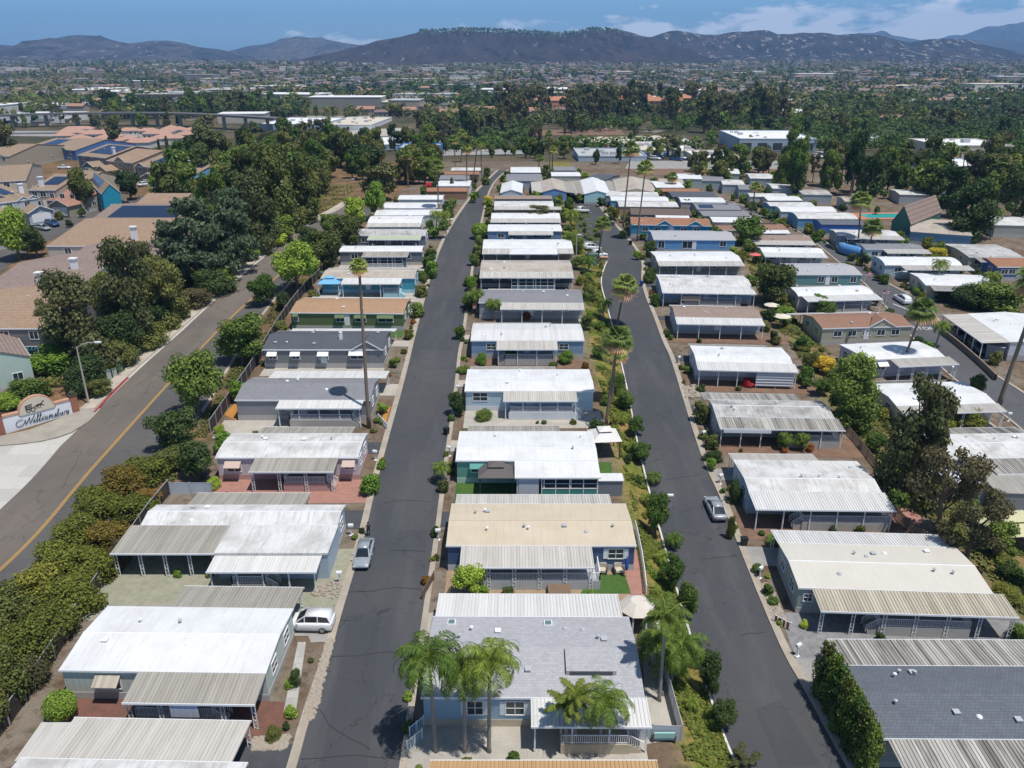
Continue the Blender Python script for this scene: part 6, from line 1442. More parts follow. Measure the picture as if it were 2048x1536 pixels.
crest('ridge_trees', MESA, 4000, 420, 3, 'trees and shrubs along the crest of the flat topped hill', 'dark', 7., 120)
crest('ridge_houses', MESA, 3960, 60, 4, 'pale house walls dotted along the crest of the flat topped hill', HW[3], 5.5, 160)
# houses standing on the crest and slopes of the far hills
# ------------------------------------------------------------------ large buildings
def block(name, x0, x1, yb, hpx, ytop, rz, wall, roof, label, cat='building', group=None, bands=(), roofstuff=4, par=.5, dep=None):
    """x0..x1 and base line yb of the front wall, its height in pixels, and the row of the roof's far edge"""
    p = P((x0+x1)/2, yb); k_ = depth(p)/FPX; w = (x1-x0)*k_; h = hpx*k_; q = PZ((x0+x1)/2, ytop, p.z+h); d = dep or min(90, max(8, q.y-p.y))
    e = empty(name, p, rz, label, cat, group); wb = MB(); wb.box(-w/2, w/2, 0, d, -2, h); wb.build('wall', wall, e)
    rb = MB(); rb.box(-w/2+.4, w/2-.4, .4, d-.4, h+.003, h+.12); ro = rb.build('roof', roof, e)
    pb = MB(); pb.box(-w/2-.1, w/2+.1, -.1, .38, h+.001, h+par); pb.box(-w/2-.1, w/2+.1, d-.38, d+.1, h+.001, h+par); pb.box(-w/2-.1, -w/2+.38, .383, d-.383, h+.001, h+par); pb.box(w/2-.38, w/2+.1, .383, d-.383, h+.001, h+par); pb.build('parapet', wall, e)
    r_ = random.Random(int(x0*7+yb))
    for k in range(roofstuff):
        x, y, s_ = r_.uniform(-.42, .42)*w, r_.uniform(.15, .85)*d, r_.uniform(.7, 1.5); ub = MB(); ub.box(x-s_, x+s_, y-s_, y+s_, h+.1, h+.1+s_); ub.build('roof_unit', GREYP, ro)
    for z, hh, n, m_ in bands:
        for q_ in range(n):
            a = -w/2+w*(q_+.2)/n; b = -w/2+w*(q_+.8)/n; nb = MB(); nb.box(a, b, -.08, .05, z*h, (z+hh)*h); nb.build('window', m_, e)
    return e
BWH = mat('bright_blue_wall', (.02,.16,.42), .6, 'plain', .15); BLT = mat('light_blue_wall', (.38,.45,.52), .7, 'plain', .2, .3); CRM = mat('cream_wall', (.55,.49,.40), .8, 'plain', .2, .3); WHB = mat('white_wall', (.68,.68,.68), .7, 'plain', .15, .3); BRN = mat('brown_wall', (.13,.10,.085), .8, 'plain', .3, .3)
FLW = mat('flat_roof_white', (.72,.72,.72), .7, 'plain', .4, .1, (.5,.48,.45)); FLG = mat('flat_roof_grey', (.42,.43,.42), .8, 'plain', .4, .1, (.3,.3,.3)); FLC = mat('flat_roof_cream', (.58,.52,.42), .8, 'plain', .3, .1, (.42,.37,.3)); REDW = mat('red_brick_wall', (.28,.10,.075), .8, 'plain', .3, .5); GRNW = mat('dark_green_wall', (.03,.07,.05), .7, 'plain', .2, .3)
DK = DARK
block('school_building', 262,388, 203,13, 176, .05, BRN, FLG, 'long school building with flat grey roof and dark glazed front', bands=[(.2,.5,12,GLASS)], roofstuff=6)
block('school_building', 392,498, 192,11, 172, -.03, BRN, FLG, 'dark school wing right of the long school building', bands=[(.3,.4,8,GLASS)])
block('school_building', 122,170, 196,14, 178, .05, BRN, FLG, 'dark square school block left of the others', bands=[(.2,.2,6,GLASS),(.6,.2,6,GLASS)])
block('school_building', 194,246, 198,13, 176, .1, CRM, FLW, 'cream school block with white roof', bands=[(.3,.3,6,GLASS)])
block('warehouse', 516,640, 263,13, 236, -.1, BLT, FLW, 'white roofed warehouse with pale blue wall below the school', roofstuff=8)
block('warehouse', 644,742, 260,9, 235, -.06, WHB, FLC, 'wide beige roofed warehouse right of the pale blue one', roofstuff=8)
block('warehouse', -10,124, 246,13, 224, .05, WHB, FLW, 'white flat roofed shed at the far left edge', roofstuff=5)
block('warehouse', 0,128, 218,5, 205, .08, BLT, FLW, 'long white roof with blue edge at the far left', roofstuff=3)
block('office_building', 742,880, 300,9, 275, .0, BLT, FLW, 'pale office building behind the woods, left of the main road', roofstuff=7, bands=[(.3,.4,8,GLASS)])
block('blue_building', 796,878, 312,14, 288, .0, BWH, FLG, 'bright blue building peeking above the woods', roofstuff=2)
for k in range(5):
    p_ = P(1100+k*40, 300-k*1.0); e = empty('storage_building', p_, .80, 'long narrow storage unit row with red doors and pale roof', 'building', 'storage unit rows')
    wb = MB(); wb.box(-6, 50, 0, 4.6, -2, 3.2); wb.build('wall', WHB, e); rb = MB(); rb.box(-6.4, 50.4, -.3, 4.9, 3.203, 3.5); rb.build('roof', FLC, e)
    for q in range(13): db = MB(); db.box(-5+q*4.1, -2+q*4.1, -.06, .04, 0, 2.6); db.build('red_door', REDW, e)
block('industrial_building', 1157,1293, 323,9, 298, .0, BLT, FLG, 'blue walled industrial building with skylit grey roof, upper middle', roofstuff=9)
block('industrial_building', 1265,1362, 310,8, 285, .0, WHB, FLC, 'cream roofed industrial building right of the skylit one', roofstuff=6, bands=[(0,.6,5,BWH)])
block('industrial_building', 1275,1382, 291,6, 274, .0, WHB, FLC, 'long cream roofed industrial building behind the other cream one', roofstuff=6)
block('industrial_building', 1355,1392, 312,8, 292, .0, CRM, FLW, 'small cream industrial building beside the yard of cars', roofstuff=4)
block('industrial_building', 1478,1630, 302,22, 262, -.03, BLT, FLW, 'white and pale blue industrial building with dark corner', roofstuff=7, bands=[(.1,.6,5,DK)])
block('industrial_building', 1394,1482, 330,12, 302, .0, CRM, FLW, 'low cream industrial building left of the tall dark trees', roofstuff=4)
block('industrial_building', 1704,1828, 288,10, 268, -.05, WHB, FLW, 'white walled industrial building hidden behind tall trees', roofstuff=4)
block('industrial_building', 1876,2022, 318,24, 279, -.02, CRM, FLW, 'large cream building with white roof at the right edge', roofstuff=6, bands=[(.1,.4,9,DK)])
block('industrial_building', 1854,1978, 344,9, 318, -.1, BLT, FLW, 'low white roofed building with blue fascia, upper right', roofstuff=4)
block('industrial_building', 1950,2040, 372,9, 345, -.1, WHB, FLW, 'small white roofed building below the large cream one', roofstuff=2)
for k in range(12):
    x = 1065+k*27+fr.uniform(-5, 5); b = P(x, 218+fr.uniform(-5, 6)); e = empty('apartment_building', b, fr.uniform(-.4, .4), 'orange apartment building with tiled roof behind the eucalyptus grove', 'building', 'orange apartment buildings')
    wb, rb, nb = house_parts(19, 14, 10, 3.2, 1); wb.build('wall', mat('apartment_orange', (.50,.25,.15), .8, 'plain', .2, .3), e); rb.build('roof', mat('apartment_tile', (.42,.19,.11), .85, 'plain', .3, .3), e); nb.build('window', GLASS, e)
for k in range(16):
    x = 735+k*28+fr.uniform(-6, 6); b = P(x, 228+fr.uniform(-6, 10)); far_house(b.x, b.y, fr.uniform(-.3, .3), 3 if k % 3 else 6, 'orange brown roofed house left of the apartments', 'orange brown roofed houses')
# elevated railway viaduct on the left
vb = MB(); a_, c_ = P(-160, 262), P(560, 266); n_ = 26; pts = []
for k in range(n_+1):
    t = k/n_; q = a_.lerp(c_, t); q.y += 55*math.sin(math.pi*t); pts.append(Vector((q.x, q.y, 9.5)))
e = empty('railway_viaduct', (pts[0].x, pts[0].y, 0), 0, 'long grey elevated railway viaduct on piers, left background', 'bridge'); o0 = Vector((pts[0].x, pts[0].y, 0))
for p, q in zip(pts, pts[1:]): vb.bar(p-o0, q-o0, 9, 1.3)
vb.build('deck', mat('viaduct_concrete', (.13,.13,.13), .85, 'plain', .3, .3), e)
for k in range(1, n_, 2): m_ = MB(); q = pts[k]-o0; m_.box(q.x-1, q.x+1, q.y-1, q.y+1, -8, 8.84); m_.build('pier', CONC, e)

band(40, 0, 1040, 206, 262, (6, 12), GR+EU, 'tree among streets and sheds beyond the railway', 'trees beyond the railway')
band(26, 880, 1560, 262, 330, (5, 9), GR+[('loose','brown')], 'small tree around the storage and industrial yards', 'trees around the industrial yards')
for k, (pts, m_) in enumerate([([(610,232),(740,232),(760,246),(640,250)],'pale'),([(1040,262),(1240,258),(1250,270),(1040,272)],'soil'),([(480,212),(690,206),(700,214),(520,222)],'turf'),([(1260,322),(1560,322),(1570,338),(1250,338)],'dconc'),([(1620,300),(1660,272),(1700,272),(1680,310)],'dconc'),([(1250,338),(1560,338),(1580,350),(1290,352)],'soil'),([(680,262),(800,256),(820,270),(690,276)],'conc'),([(0,262),(420,262),(420,274),(0,272)],'dconc'),([(1170,252),(1240,248),(1250,256),(1180,260)],'tanst'),([(540,205),(860,200),(880,212),(560,216)],'soil'),([(880,300),(1080,296),(1080,308),(880,312)],'dconc')]):
    tag(poly_sheet(pts, .12, 'field' if m_ in ('soil', 'turf', 'tanst') else 'parking_lot', YD[m_], 20.), kind=S)
for x0, x1, ya, yb, hw in [(1680,1775,284,272,9),(1775,1925,272,222,8),(720,735,200,165,7),(0,400,268,262,10)]:
    a, b = P(x0, ya), P(x1, yb); d = Vector((b.x-a.x, b.y-a.y)).normalized(); n_ = Vector((d.y, -d.x))*hw/2
    tag(strip([Vector((a.x-n_.x, a.y-n_.y, 0)), Vector((b.x-n_.x, b.y-n_.y, 0))], [Vector((a.x+n_.x, a.y+n_.y, 0)), Vector((b.x+n_.x, b.y+n_.y, 0))], .25, 'road', ASPL, 15, 2), kind=S)

for k in range(60):
    y = fr.uniform(620, 2300); x = fr.uniform(-.66, .68)*y; w, d, h = fr.uniform(28, 90), fr.uniform(20, 45), fr.uniform(5, 10)
    e = empty('commercial_building', (x, y, gz(x, y)), fr.choice((0, .1, -.15, 1.5)), 'large pale flat roofed building in the distant town', 'building', 'large buildings in the distant town')
    mb = MB(); mb.box(-w/2, w/2, -d/2, d/2, -4, h); mb.build('wall', fr.choice(HW), e); mb = MB(); mb.box(-w/2-.3, w/2+.3, -d/2-.3, d/2+.3, h+.003, h+.5); mb.build('roof', fr.choice((FLW, FLC, FLG, FLW)), e)
# ------------------------------------------------------------------ two storey houses left of the arterial road
TL = {'tan': mat('tile_tan', (.35,.25,.175), .9, 'tile', .3, 1, (.19,.12,.075)), 'gry': mat('tile_grey_brown', (.29,.22,.19), .9, 'tile', .3, 1, (.14,.105,.092)),
      'red': mat('tile_red', (.38,.20,.15), .9, 'tile', .3, 1, (.22,.11,.08)), 'lt': mat('tile_light', (.32,.24,.17), .9, 'tile', .3, 1, (.19,.135,.095))}
SB = 'houses of the gated suburb'
def wing(key, fx, rm_, w_):
    """one storey garage wing with its gable to the camera"""
    e, W_, D_, *_ = HOMES[key]; x = fx*W_; g = 3.1; d = 4.5; h = 2.7; rz_ = 1.5; wb = MB(); ov = .35
    wb.add([(x-g,-d,-.5),(x+g,-d,-.5),(x+g,.2,-.5),(x-g,.2,-.5),(x-g,-d,h),(x+g,-d,h),(x+g,.2,h),(x-g,.2,h),(x,-d,h+rz_),(x,.2,h+rz_)], [(0,1,5,8,4),(1,2,6,5),(3,0,4,7),(2,3,7,9,6)]); wb.build('garage_wall', wallmat(w_, 'plain'), e)
    rb = MB(); rb.add([(x-g-ov,-d-ov,h-.1),(x,-d-ov,h+rz_+.08),(x,.15,h+rz_+.08),(x-g-ov,.15,h-.1),(x+g+ov,-d-ov,h-.1),(x+g+ov,.15,h-.1)], [(0,1,2,3),(1,4,5,2)]); rb.add([(x-g-ov,-d-ov,h-.25),(x,-d-ov,h+rz_-.07),(x,.15,h+rz_-.07),(x-g-ov,.15,h-.25),(x+g+ov,-d-ov,h-.25),(x+g+ov,.15,h-.25)], [(0,3,2,1),(1,2,5,4)]); rb.build('garage_roof', rm_, e)
    tb = MB(); tb.bar((x-g-ov,-d-ov-.03,h-.15), (x,-d-ov-.03,h+rz_), .05, .22); tb.bar((x+g+ov,-d-ov-.03,h-.15), (x,-d-ov-.03,h+rz_), .05, .22); tb.build('garage_trim', WHITE, e)
    db = MB(); db.box(x-2.4, x+2.4, -d-.06, -d+.04, 0, 2.2); db.build('garage_door', WHITE, e)
def sub(key, a, b, c, r_, w_, lb, rise=2.4, he=5.4, **k):
    k.setdefault('win', [(.2,1.3,1.3,3.6),(.5,1.5,1.3,3.6),(.8,1.3,1.3,3.6),(.25,1.5,1.3,1.0),(.75,1.8,1.3,1.0)])
    k.setdefault('vents', 1)
    gar = k.pop('gar', None)
    o = home(key, a, b, c, TL[r_], w_, lb, he=he, rise=rise, row=SB, door=k.pop('door', .5), name='suburb_house', cat='house', lod=k.pop('lod', False), pat='plain', **k)
    if gar is not None: wing(key, gar, TL[r_], w_)
    return o
sub('W1', (-95,657), (103,657), (-70,560), 'tan', '#6d6a6c', 'large tan tiled roof with grey wall at the left edge, nearest suburb house')
sub('W2', (-75,603), (128,603), (-55,505), 'gry', '#b5aa9c', 'grey brown tiled house with two small dormers at the left edge', dorm=[(.42,3.2),(.66,4.)])
sub('W3', (50,575), (232,575), (85,468), 'gry', '#b8b2a4', 'broad grey brown tiled house with a white chimney and round gable window', dorm=[(.93,5.5)])
sub('W4', (92,492), (298,492), (130,430), 'tan', '#b5aa9c', 'orange tan tiled house behind the cedars with white chimney')
sub('W5', (160,455), (336,455), (190,405), 'gry', '#b5aa9c', 'tiled house with a long blue black solar array', solar=[(.16,.98,.12,.46)])
sub('W6', (252,424), (345,424), (262,388), 'tan', '#b5aa9c', 'small tan tiled roof above the long solar array')
sub('W7', (203,388), (243,391), (165,352), 'lt', '#12809c', 'house with a bright turquoise blue gable end', turn=True, solar=[(.2,.8,.1,.45)])
sub('W8', (92,400), (160,404), (100,376), 'red', '#8f8a7c', 'low red tiled garage house with white garage doors', he=3., rise=1.8, gar=.75)
sub('W9', (-45,412), (76,396), (-35,360), 'lt', '#9aa3ad', 'grey blue house with two dark solar arrays at the left edge', gar=.85, solar=[(.35,.6,.1,.45),(.65,.85,.15,.45)], dorm=[(.75,3),(.92,3)])
sub('W10', (-30,364), (52,360), (-25,334), 'lt', '#b5aa9c', 'tan tiled house partly out of the left edge')
sub('W11', (56,380), (112,380), (62,350), 'lt', '#9c978c', 'tiled house with narrow solar strip and white chimneys', solar=[(.2,.8,.15,.4)])
for k, (a, b, c, r_, w_, lb, kw) in enumerate([
 ((40,300),(96,302),(58,278),'tan','#6b5d52','first house of the far suburb row, orange tan roof with solar', dict(gar=.8, solar=[(.25,.85,.15,.45)], dorm=[(.15,4)])),
 ((95,305),(152,309),(104,284),'lt','#4a6596','navy blue two gabled house with white trim, far suburb row', dict(gar=.3, dorm=[(.25,3.5),(.6,3.5)])),
 ((154,310),(212,316),(168,287),'lt','#5d6064','house with a big solar array, third of the far suburb row', dict(gar=.75, solar=[(.15,.9,.12,.46)])),
 ((212,321),(266,326),(222,297),'tan','#8d7f6a','brown house with one steep gable, fourth of the far suburb row', dict(gar=.2, dorm=[(.5,6)])),
 ((268,332),(326,336),(286,306),'lt','#776d62','house with solar array and carport, fifth of the far suburb row', dict(gar=.8, solar=[(.3,.8,.12,.46)], dorm=[(.2,4)])),
 ((328,346),(390,349),(346,319),'lt','#6aa2cf','light blue house with white trimmed dormers, far suburb row', dict(gar=.85, solar=[(.25,.85,.2,.44)], dorm=[(.2,3.2),(.6,3.2)])),
 ((420,348),(486,350),(436,319),'lt','#9a8f80','tan roofed house with white chimney, right end of the far suburb row', dict(gar=.2, dorm=[(.25,4)]))]):
    sub('X%d' % k, a, b, c, r_, w_, lb, rise=3.0, **kw)
for key, fx, y, h, lb in [('W3',.92,1.0,8.8,0),('W3',.30,8.5,8.5,0),('W4',.80,3.5,8.6,0),('W9',.95,7,8.4,0),('W11',.3,3,8.4,0),('X2',.95,4,8.6,0),('X5',.35,7,8.4,0),('X6',.5,6,8.6,0),('W2',.5,9,8,0)]:
    if key in HOMES:
        e, W_, D_, *_ = HOMES[key]; cb = MB(); x = fx*W_; y = min(y, D_-.5); cb.box(x-.55, x+.55, y-.4, y+.4, 2, h); cb.box(x-.7, x+.7, y-.55, y+.55, h+.003, h+.25); cb.build('chimney', WHITE, e)
pk = [(_mk(a, n_, m_)) for (a, n_, m_) in zip(house_parts(13, 10, 4.5, 1.9, 1), ('wall', 'roof', 'window'), (HW[2], mat('pink_tile', (.42,.25,.19), .9, 'plain', .4, .5), GLASS))]
FHP.append(tuple(pk))
for k in range(44):
    x, y = 125+fr.random()*275, 266+fr.random()*34; b = P(x, y)
    far_house(b.x, b.y, fr.choice((0.1, 1.67)), 7, 'small pink tiled house in the dense tract below the railway', 'pink tiled tract houses', .85)
tag(poly_sheet([(-40,520),(0,470),(60,455),(140,428),(230,402),(300,390),(350,372),(352,385),(300,408),(190,440),(60,500),(-20,560)], .05, 'road', ASPG), kind=S)
tag(poly_sheet([(120,425),(140,400),(190,385),(200,400),(170,420)], .06, 'driveway', YD['conc']), kind=S)
tag(poly_sheet([(0,735),(40,700),(100,690),(98,720),(40,760),(0,790)], .05, 'patio', YD['conc']), kind=S)
sub('W12', (-60,735), (38,700), (-90,668), 'gry', '#9fb0a6', 'pale grey green house with octagonal window beside the blue pergola', he=4.6, rise=1.6, turn=True)
# blue pergola
b = P(62, 728); e = empty('pergola', b, .42, 'blue slatted pergola on white columns beside the pale house', 'pergola')
mb = MB()
for k in range(16): mb.box(-4+k*.53, -3.8+k*.53, -2.4, 2.4, 3.0, 3.16)
for y in (-2, 2): mb.box(-4.2, 4.4, y-.08, y+.08, 2.82, 2.997)
mb.build('slats', mat('pergola_blue', (.03,.12,.16), .6), e)
for x, y in ((-3.6,-2),(0,-2),(3.8,-2),(3.8,2),(-3.6,2)): mb = MB(); mb.box(x-.3, x+.3, y-.3, y+.3, -.5, 2.815); mb.build('column', mat('stucco', (.5,.46,.4), .8, 'plain', .2), e)
# entrance sign
A, B_ = P(12, 868), P(146, 827); d = Vector((B_.x-A.x, B_.y-A.y)); Ls = d.length; e = empty('entrance_sign', A, math.atan2(d.y, d.x), 'long white entrance sign wall with script lettering and a horse carriage emblem', 'sign')
zs = B_.z-A.z
mb = MB(); mb.box(0, Ls, 0, .5, -.6, 2.35); mb.build('wall', mat('sign_white', (.70,.72,.76), .6, 'plain', .1), e)
BRK = mat('sign_brick', (.36,.15,.09), .85, 'paver', .3, .5, (.22,.10,.07)); CAP = mat('sign_cap', (.50,.28,.19), .8, 'plain', .2)
mb = MB(); mb.box(-.02, Ls+.02, -.08, .58, 2.353, 2.62); mb.build('coping', CAP, e)
for x in (-.9, Ls+.02): mb = MB(); mb.box(x, x+.88, -.2, .7, -.8, 2.9); p_ = mb.build('pillar', BRK, e); mb = MB(); mb.box(x-.08, x+.96, -.28, .78, 2.903, 3.12); mb.lathe((x+.44, .25, 3.12), [(.38, 0), (.42, .25), (.2, .5), (.06, .62)], 8); mb.build('finial', mat('dark_green_cap', (.05,.055,.03), .8), p_)
cx = Ls*.50; rr = 2.15
def disc(cx, cz, r, y0_, y1_, a0=0, a1=math.pi, n=24):
    pts = [(cx+r*math.cos(a0+(a1-a0)*i/n), cz+r*math.sin(a0+(a1-a0)*i/n)) for i in range(n+1)]; m_ = len(pts); mb = MB()
    mb.add([(x, y0_, z) for x, z in pts]+[(x, y1_, z) for x, z in pts], [tuple(range(m_)), tuple(range(2*m_-1, m_-1, -1))]+[(i, m_+i, m_+(i+1) % m_, (i+1) % m_) for i in range(m_)]); return mb
disc(cx, 2.0, rr+.18, -.06, .56).build('arch_rim', CAP, e); disc(cx, 2.0, rr, -.12, -.063).build('arch_panel', mat('sign_cream', (.58,.52,.42), .7, 'plain', .1), e)
INK = mat('sign_ink', (.02,.02,.025), .6)
def strokes(lines, w, y, name, ox, oz, s):
    mb = MB()
    for ln in lines:
        for p, q in zip(ln, ln[1:]):
            a, b = Vector((ox+p[0]*s, y, oz+p[1]*s)), Vector((ox+q[0]*s, y, oz+q[1]*s)); dd = (b-a); 
            if dd.length < 1e-5: continue
            dd.normalize(); n_ = Vector((-dd.z, 0, dd.x))*w/2; a = a-dd*w*.2; b = b+dd*w*.2
            mb.add([a-n_, b-n_, b+n_, a+n_, *(v+Vector((0,.03,0)) for v in (a-n_, b-n_, b+n_, a+n_))], [(0,1,2,3),(4,7,6,5),(0,4,5,1),(1,5,6,2),(2,6,7,3),(3,7,4,0)])
    return mb.build(name, INK, e)
def arc(cx_, cz_, rx, rz_, a0, a1, n=10): return [(cx_+rx*math.cos(R(a0+(a1-a0)*i/n)), cz_+rz_*math.sin(R(a0+(a1-a0)*i/n))) for i in range(n+1)]
def sl(pts, k=.35): return [(x+z*k, z) for x, z in pts]
G = []                                     # hand drawn script, letter by letter, x advances
def put(ox, *ls):
    for l in ls: G.append([(x+ox, z) for x, z in sl(l)])
put(0, arc(-.5, .55, .75, .62, 60, 360, 16)+[(.35, .9), (.55, 0), (1.05, 1.25)], [(1.0, 1.2), (1.25, 0), (1.85, 1.55)])     # W with its loop
put(1.75, [(0, .1), (.25, .62), (.25, .1), (.5, .12)], [(.33, .85), (.36, .92)])                                             # i
for o_ in (2.3, 2.75): put(o_, [(0, .1), (.3, 1.3), (.16, 1.5), (.08, 1.2), (.18, .05), (.42, .15)])                         # l l
put(3.25, [(0, .1), (.22, .62), (.22, .1), (.45, .12)], [(.3, .85), (.33, .92)])                                             # i
put(3.9, arc(.12, .33, .24, .28, 40, 380, 10)+[(.36, .08), (.55, .12)])                                                      # a
put(4.55, [(0, .05), (.08, .6), (.06, .05), (.1, .5), (.28, .6), (.34, .05), (.38, .5), (.58, .6), (.62, .05), (.8, .12)])   # m
put(5.5, [(0, .1), (.25, .65), (.3, .4), (.35, .15), (.18, .02), (.05, .1)])                                                 # s
put(5.95, [(0, .1), (.25, 1.4), (.1, 1.3), (.1, .1)]+arc(.28, .3, .18, .26, 220, 470, 8))                                    # b
put(6.6, [(0, .6), (.05, .1), (.25, .05), (.42, .6), (.42, .1), (.58, .12)])                                                 # u
put(7.3, [(0, .05), (.12, .65), (.3, .58), (.36, .45)])                                                                      # r
put(7.8, arc(.14, .34, .22, .26, 30, 380, 10)+[(.3, -.35), (.0, -.5), (-.1, -.3), (.45, .15)])                               # g
strokes(G, .06, -.09, 'lettering', Ls*.2+.45, .62, 1.0*Ls*.72/8.6)
# carriage and horse emblem
mb = MB(); ez = 2.42; ex = cx-1.05
strokes([arc(.0, .0, .22, .22, 0, 360, 12), arc(.62, .03, .27, .27, 0, 360, 12), [(-.35,.25),(.7,.3)], [(-.25,.3),(-.3,.75),(.45,.85),(.5,.35)], [(-.3,.78),(.6,.9)], [(-.2,.5),(.45,.55)], [(-.1,.3),(-.1,.8)], [(.2,.3),(.2,.8)], [(.7,.35),(1.3,.5)],
   [(1.2,.6),(1.8,.66),(2.05,.98),(2.2,.95)], [(1.2,.5),(1.75,.52),(1.9,.7)], [(1.25,.55),(1.1,.05)], [(1.35,.5),(1.42,.05)], [(1.7,.5),(1.62,.1)], [(1.8,.55),(2.1,.3)], [(1.2,.6),(.98,.4)], [(1.3,.57),(1.8,.58)]], .09, -.15, 'emblem', ex, ez, .95)
# street lamps
def lamp(bx, by, tx, ty, ax, label, rise=.55):
    b = P(bx, by); T = top_at(b, tx, ty)-b; A_ = top_at(b, ax, ty)-b; e = empty('street_lamp', b, 0, label, 'street lamp')
    mb = MB(); mb.tube([(0,0,-.3),(0,0,T.z*.5),(0,0,T.z)], [.16,.12,.08], 8); mb.build('pole', mat('lamp_concrete', (.42,.39,.34), .8, 'plain', .2), e)
    mb = MB(); mb.tube([(0,0,T.z-.1),(A_.x*.35,0,T.z+rise*.7),(A_.x*.75,0,T.z+rise),(A_.x,0,T.z+rise)], .05, 6); arm = mb.build('arm', GREYP, e)
    mb = MB(); s_ = 1 if A_.x > 0 else -1; x0, x1 = sorted((A_.x-s_*.1, A_.x+s_*.75)); mb.box(x0, x1, -.18, .18, T.z+rise-.06, T.z+rise+.10); mb.build('lamp_head', WHITE, arm)
lamp(178,808, 158,694, 193, 'tall curved arm street lamp beside the entrance sign', .7)
lamp(692,402, 689,362, 704, 'street lamp where the arterial road disappears into trees')
lamp(1769,612, 1781,548, 1806, 'curved arm street lamp by the third road and the red flowering shrub', .5)
lamp(1296,1005, 1316,992, 1334, 'small white street lamp arm over the kerb of the curving road', .1)
lamp(1152,520, 1148,470, 1156, 'thin grey pole light beside the parking bays', .1)
# utility boxes
UG = mat('utility_green', (.10,.17,.13), .6, 'plain', .15); UW = mat('utility_pale', (.36,.40,.36), .6, 'plain', .15)
for x, y, w, h, m_, lb in [(218,760,.7,1.5,UW,'leftmost pale utility cabinet at the sidewalk'),(229,753,.7,1.3,UW,'pale utility cabinet beside the dark green one'),(239,745,.9,1.4,UG,'dark green utility cabinet at the sidewalk'),(272,712,.8,1.3,UW,'pale utility cabinet beyond the blue slab'),(284,702,1.3,1.0,UG,'wide low green transformer box farther up the sidewalk')]:
    e = empty('utility_cabinet', P(x, y), .9, lb, 'utility box'); mb = MB(); mb.box(-w/2, w/2, -w/2, w/2, -.1, h); mb.build('cabinet', m_, e); mb = MB(); mb.box(-w/2-.05, w/2+.05, -w/2-.05, w/2+.05, h+.003, h+.1); mb.build('lid', UG, e)
tag(poly_sheet([(245,735),(268,712),(282,716),(258,738)], .06, 'path', YD['gravel']), kind=S)
# clubhouse
home('C1', (1821,463), (1945,472), (1790,433), 'bg', '#5f86a0', 'low blue clubhouse wing with flat beige roof in front of the steep roof', row='clubhouse parts', lod=False, cat='clubhouse', name='clubhouse')
home('C2', (1822,449), (1884,424), (1803,436), TL['gry'], '#2f5f55', 'clubhouse with one very steep tan tiled roof', rise=4.5, he=3.4, lod=False, cat='clubhouse', name='clubhouse', row='clubhouse parts', vents=0)
e = empty('swimming_pool', P(1772, 432), .1, 'turquoise swimming pool on orange deck by the clubhouse', 'pool'); mb = MB(); mb.box(-7,7,-3,3,-.1,.13); mb.build('water', mat('pool_water', (.05,.42,.40), .1), e)
mb = MB(); mb.box(-10,10,-5,5,-.3,.10); mb.build('deck', mat('pool_deck', (.45,.20,.13), .8, 'plain', .3), e)

sub('Y1', (-50,312), (20,312), (-40,290), 'lt', '#9d927e', 'cream house with steep gable at the left end of the far suburb row', dorm=[(.6,6)])
sub('Y2', (110,362), (168,366), (120,345), 'lt', '#a59a8a', 'tan roofed house with white chimney before the navy blue house', gar=.3)
sub('Y3', (-60,455), (20,448), (-50,425), 'tan', '#a59a8a', 'tan roofed house at the left edge above the bright street tree')
sub('Y4', (300,388), (352,390), (308,370), 'red', '#a59a8a', 'low red brown tiled garage beside the light green street tree', he=3., rise=1.6)
for k, (x, y, w) in enumerate([(150,352,16),(182,352,16),(232,360,18),(300,362,20),(345,400,22),(395,375,20),(120,440,20),(140,455,16),(165,435,18),(215,415,16),(60,480,22),(20,385,16),(128,372,14),(360,372,18),(410,360,18),(60,345,16),(85,420,14)]):
    plant('round' if k % 3 else 'shrub', ['mid', 'bright', 'olive', 'dark'][k % 4], x, y, y-w*1.1, w, 'small garden tree among the suburb houses', 'small trees among the suburb houses', lod=.3)
# ------------------------------------------------------------------ vehicles
TYRE = mat('tyre', (.012,.012,.013), .9); RIM = mat('wheel_rim', (.35,.36,.38), .3, metal=.8); CGL = mat('car_glass', (.012,.018,.024), .05, spec=.9)
LAMPW = mat('headlight_glass', (.6,.62,.65), .1); LAMPR = mat('tail_light_red', (.35,.01,.01), .2)
def paint(n, c): return mat('car_'+n, c, .22, None, spec=.7)
PT = {'silver': paint('silver', (.27,.30,.33)), 'white': paint('white', (.72,.73,.74)), 'black': paint('black', (.012,.013,.016)), 'blue': paint('blue', (.02,.06,.16)), 'grey': paint('grey', (.14,.15,.16)), 'red': paint('red', (.22,.02,.02))}
def loft(mb, secs):
    """secs: list of (x, [(y,z)...]) open sections, closed around"""
    n = len(secs[0][1]); vs = [(x, y, z) for x, s_ in secs for y, z in s_]; fs = []
    for k in range(len(secs)-1):
        for i in range(n): j = (i+1) % n; fs.append((k*n+i, k*n+j, (k+1)*n+j, (k+1)*n+i))
    fs.append(tuple(range(n))[::-1]); fs.append(tuple((len(secs)-1)*n+i for i in range(n))); mb.add(vs, fs)
def bsec(hw, zb, zt, cr=.08): return [(-hw*.93, zb), (-hw, zb+.12), (-hw, zt-cr*2.2), (-hw*.95, zt-cr*.5), (-hw*.80, zt), (0, zt+.03), (hw*.80, zt), (hw*.95, zt-cr*.5), (hw, zt-cr*2.2), (hw, zb+.12), (hw*.93, zb)]
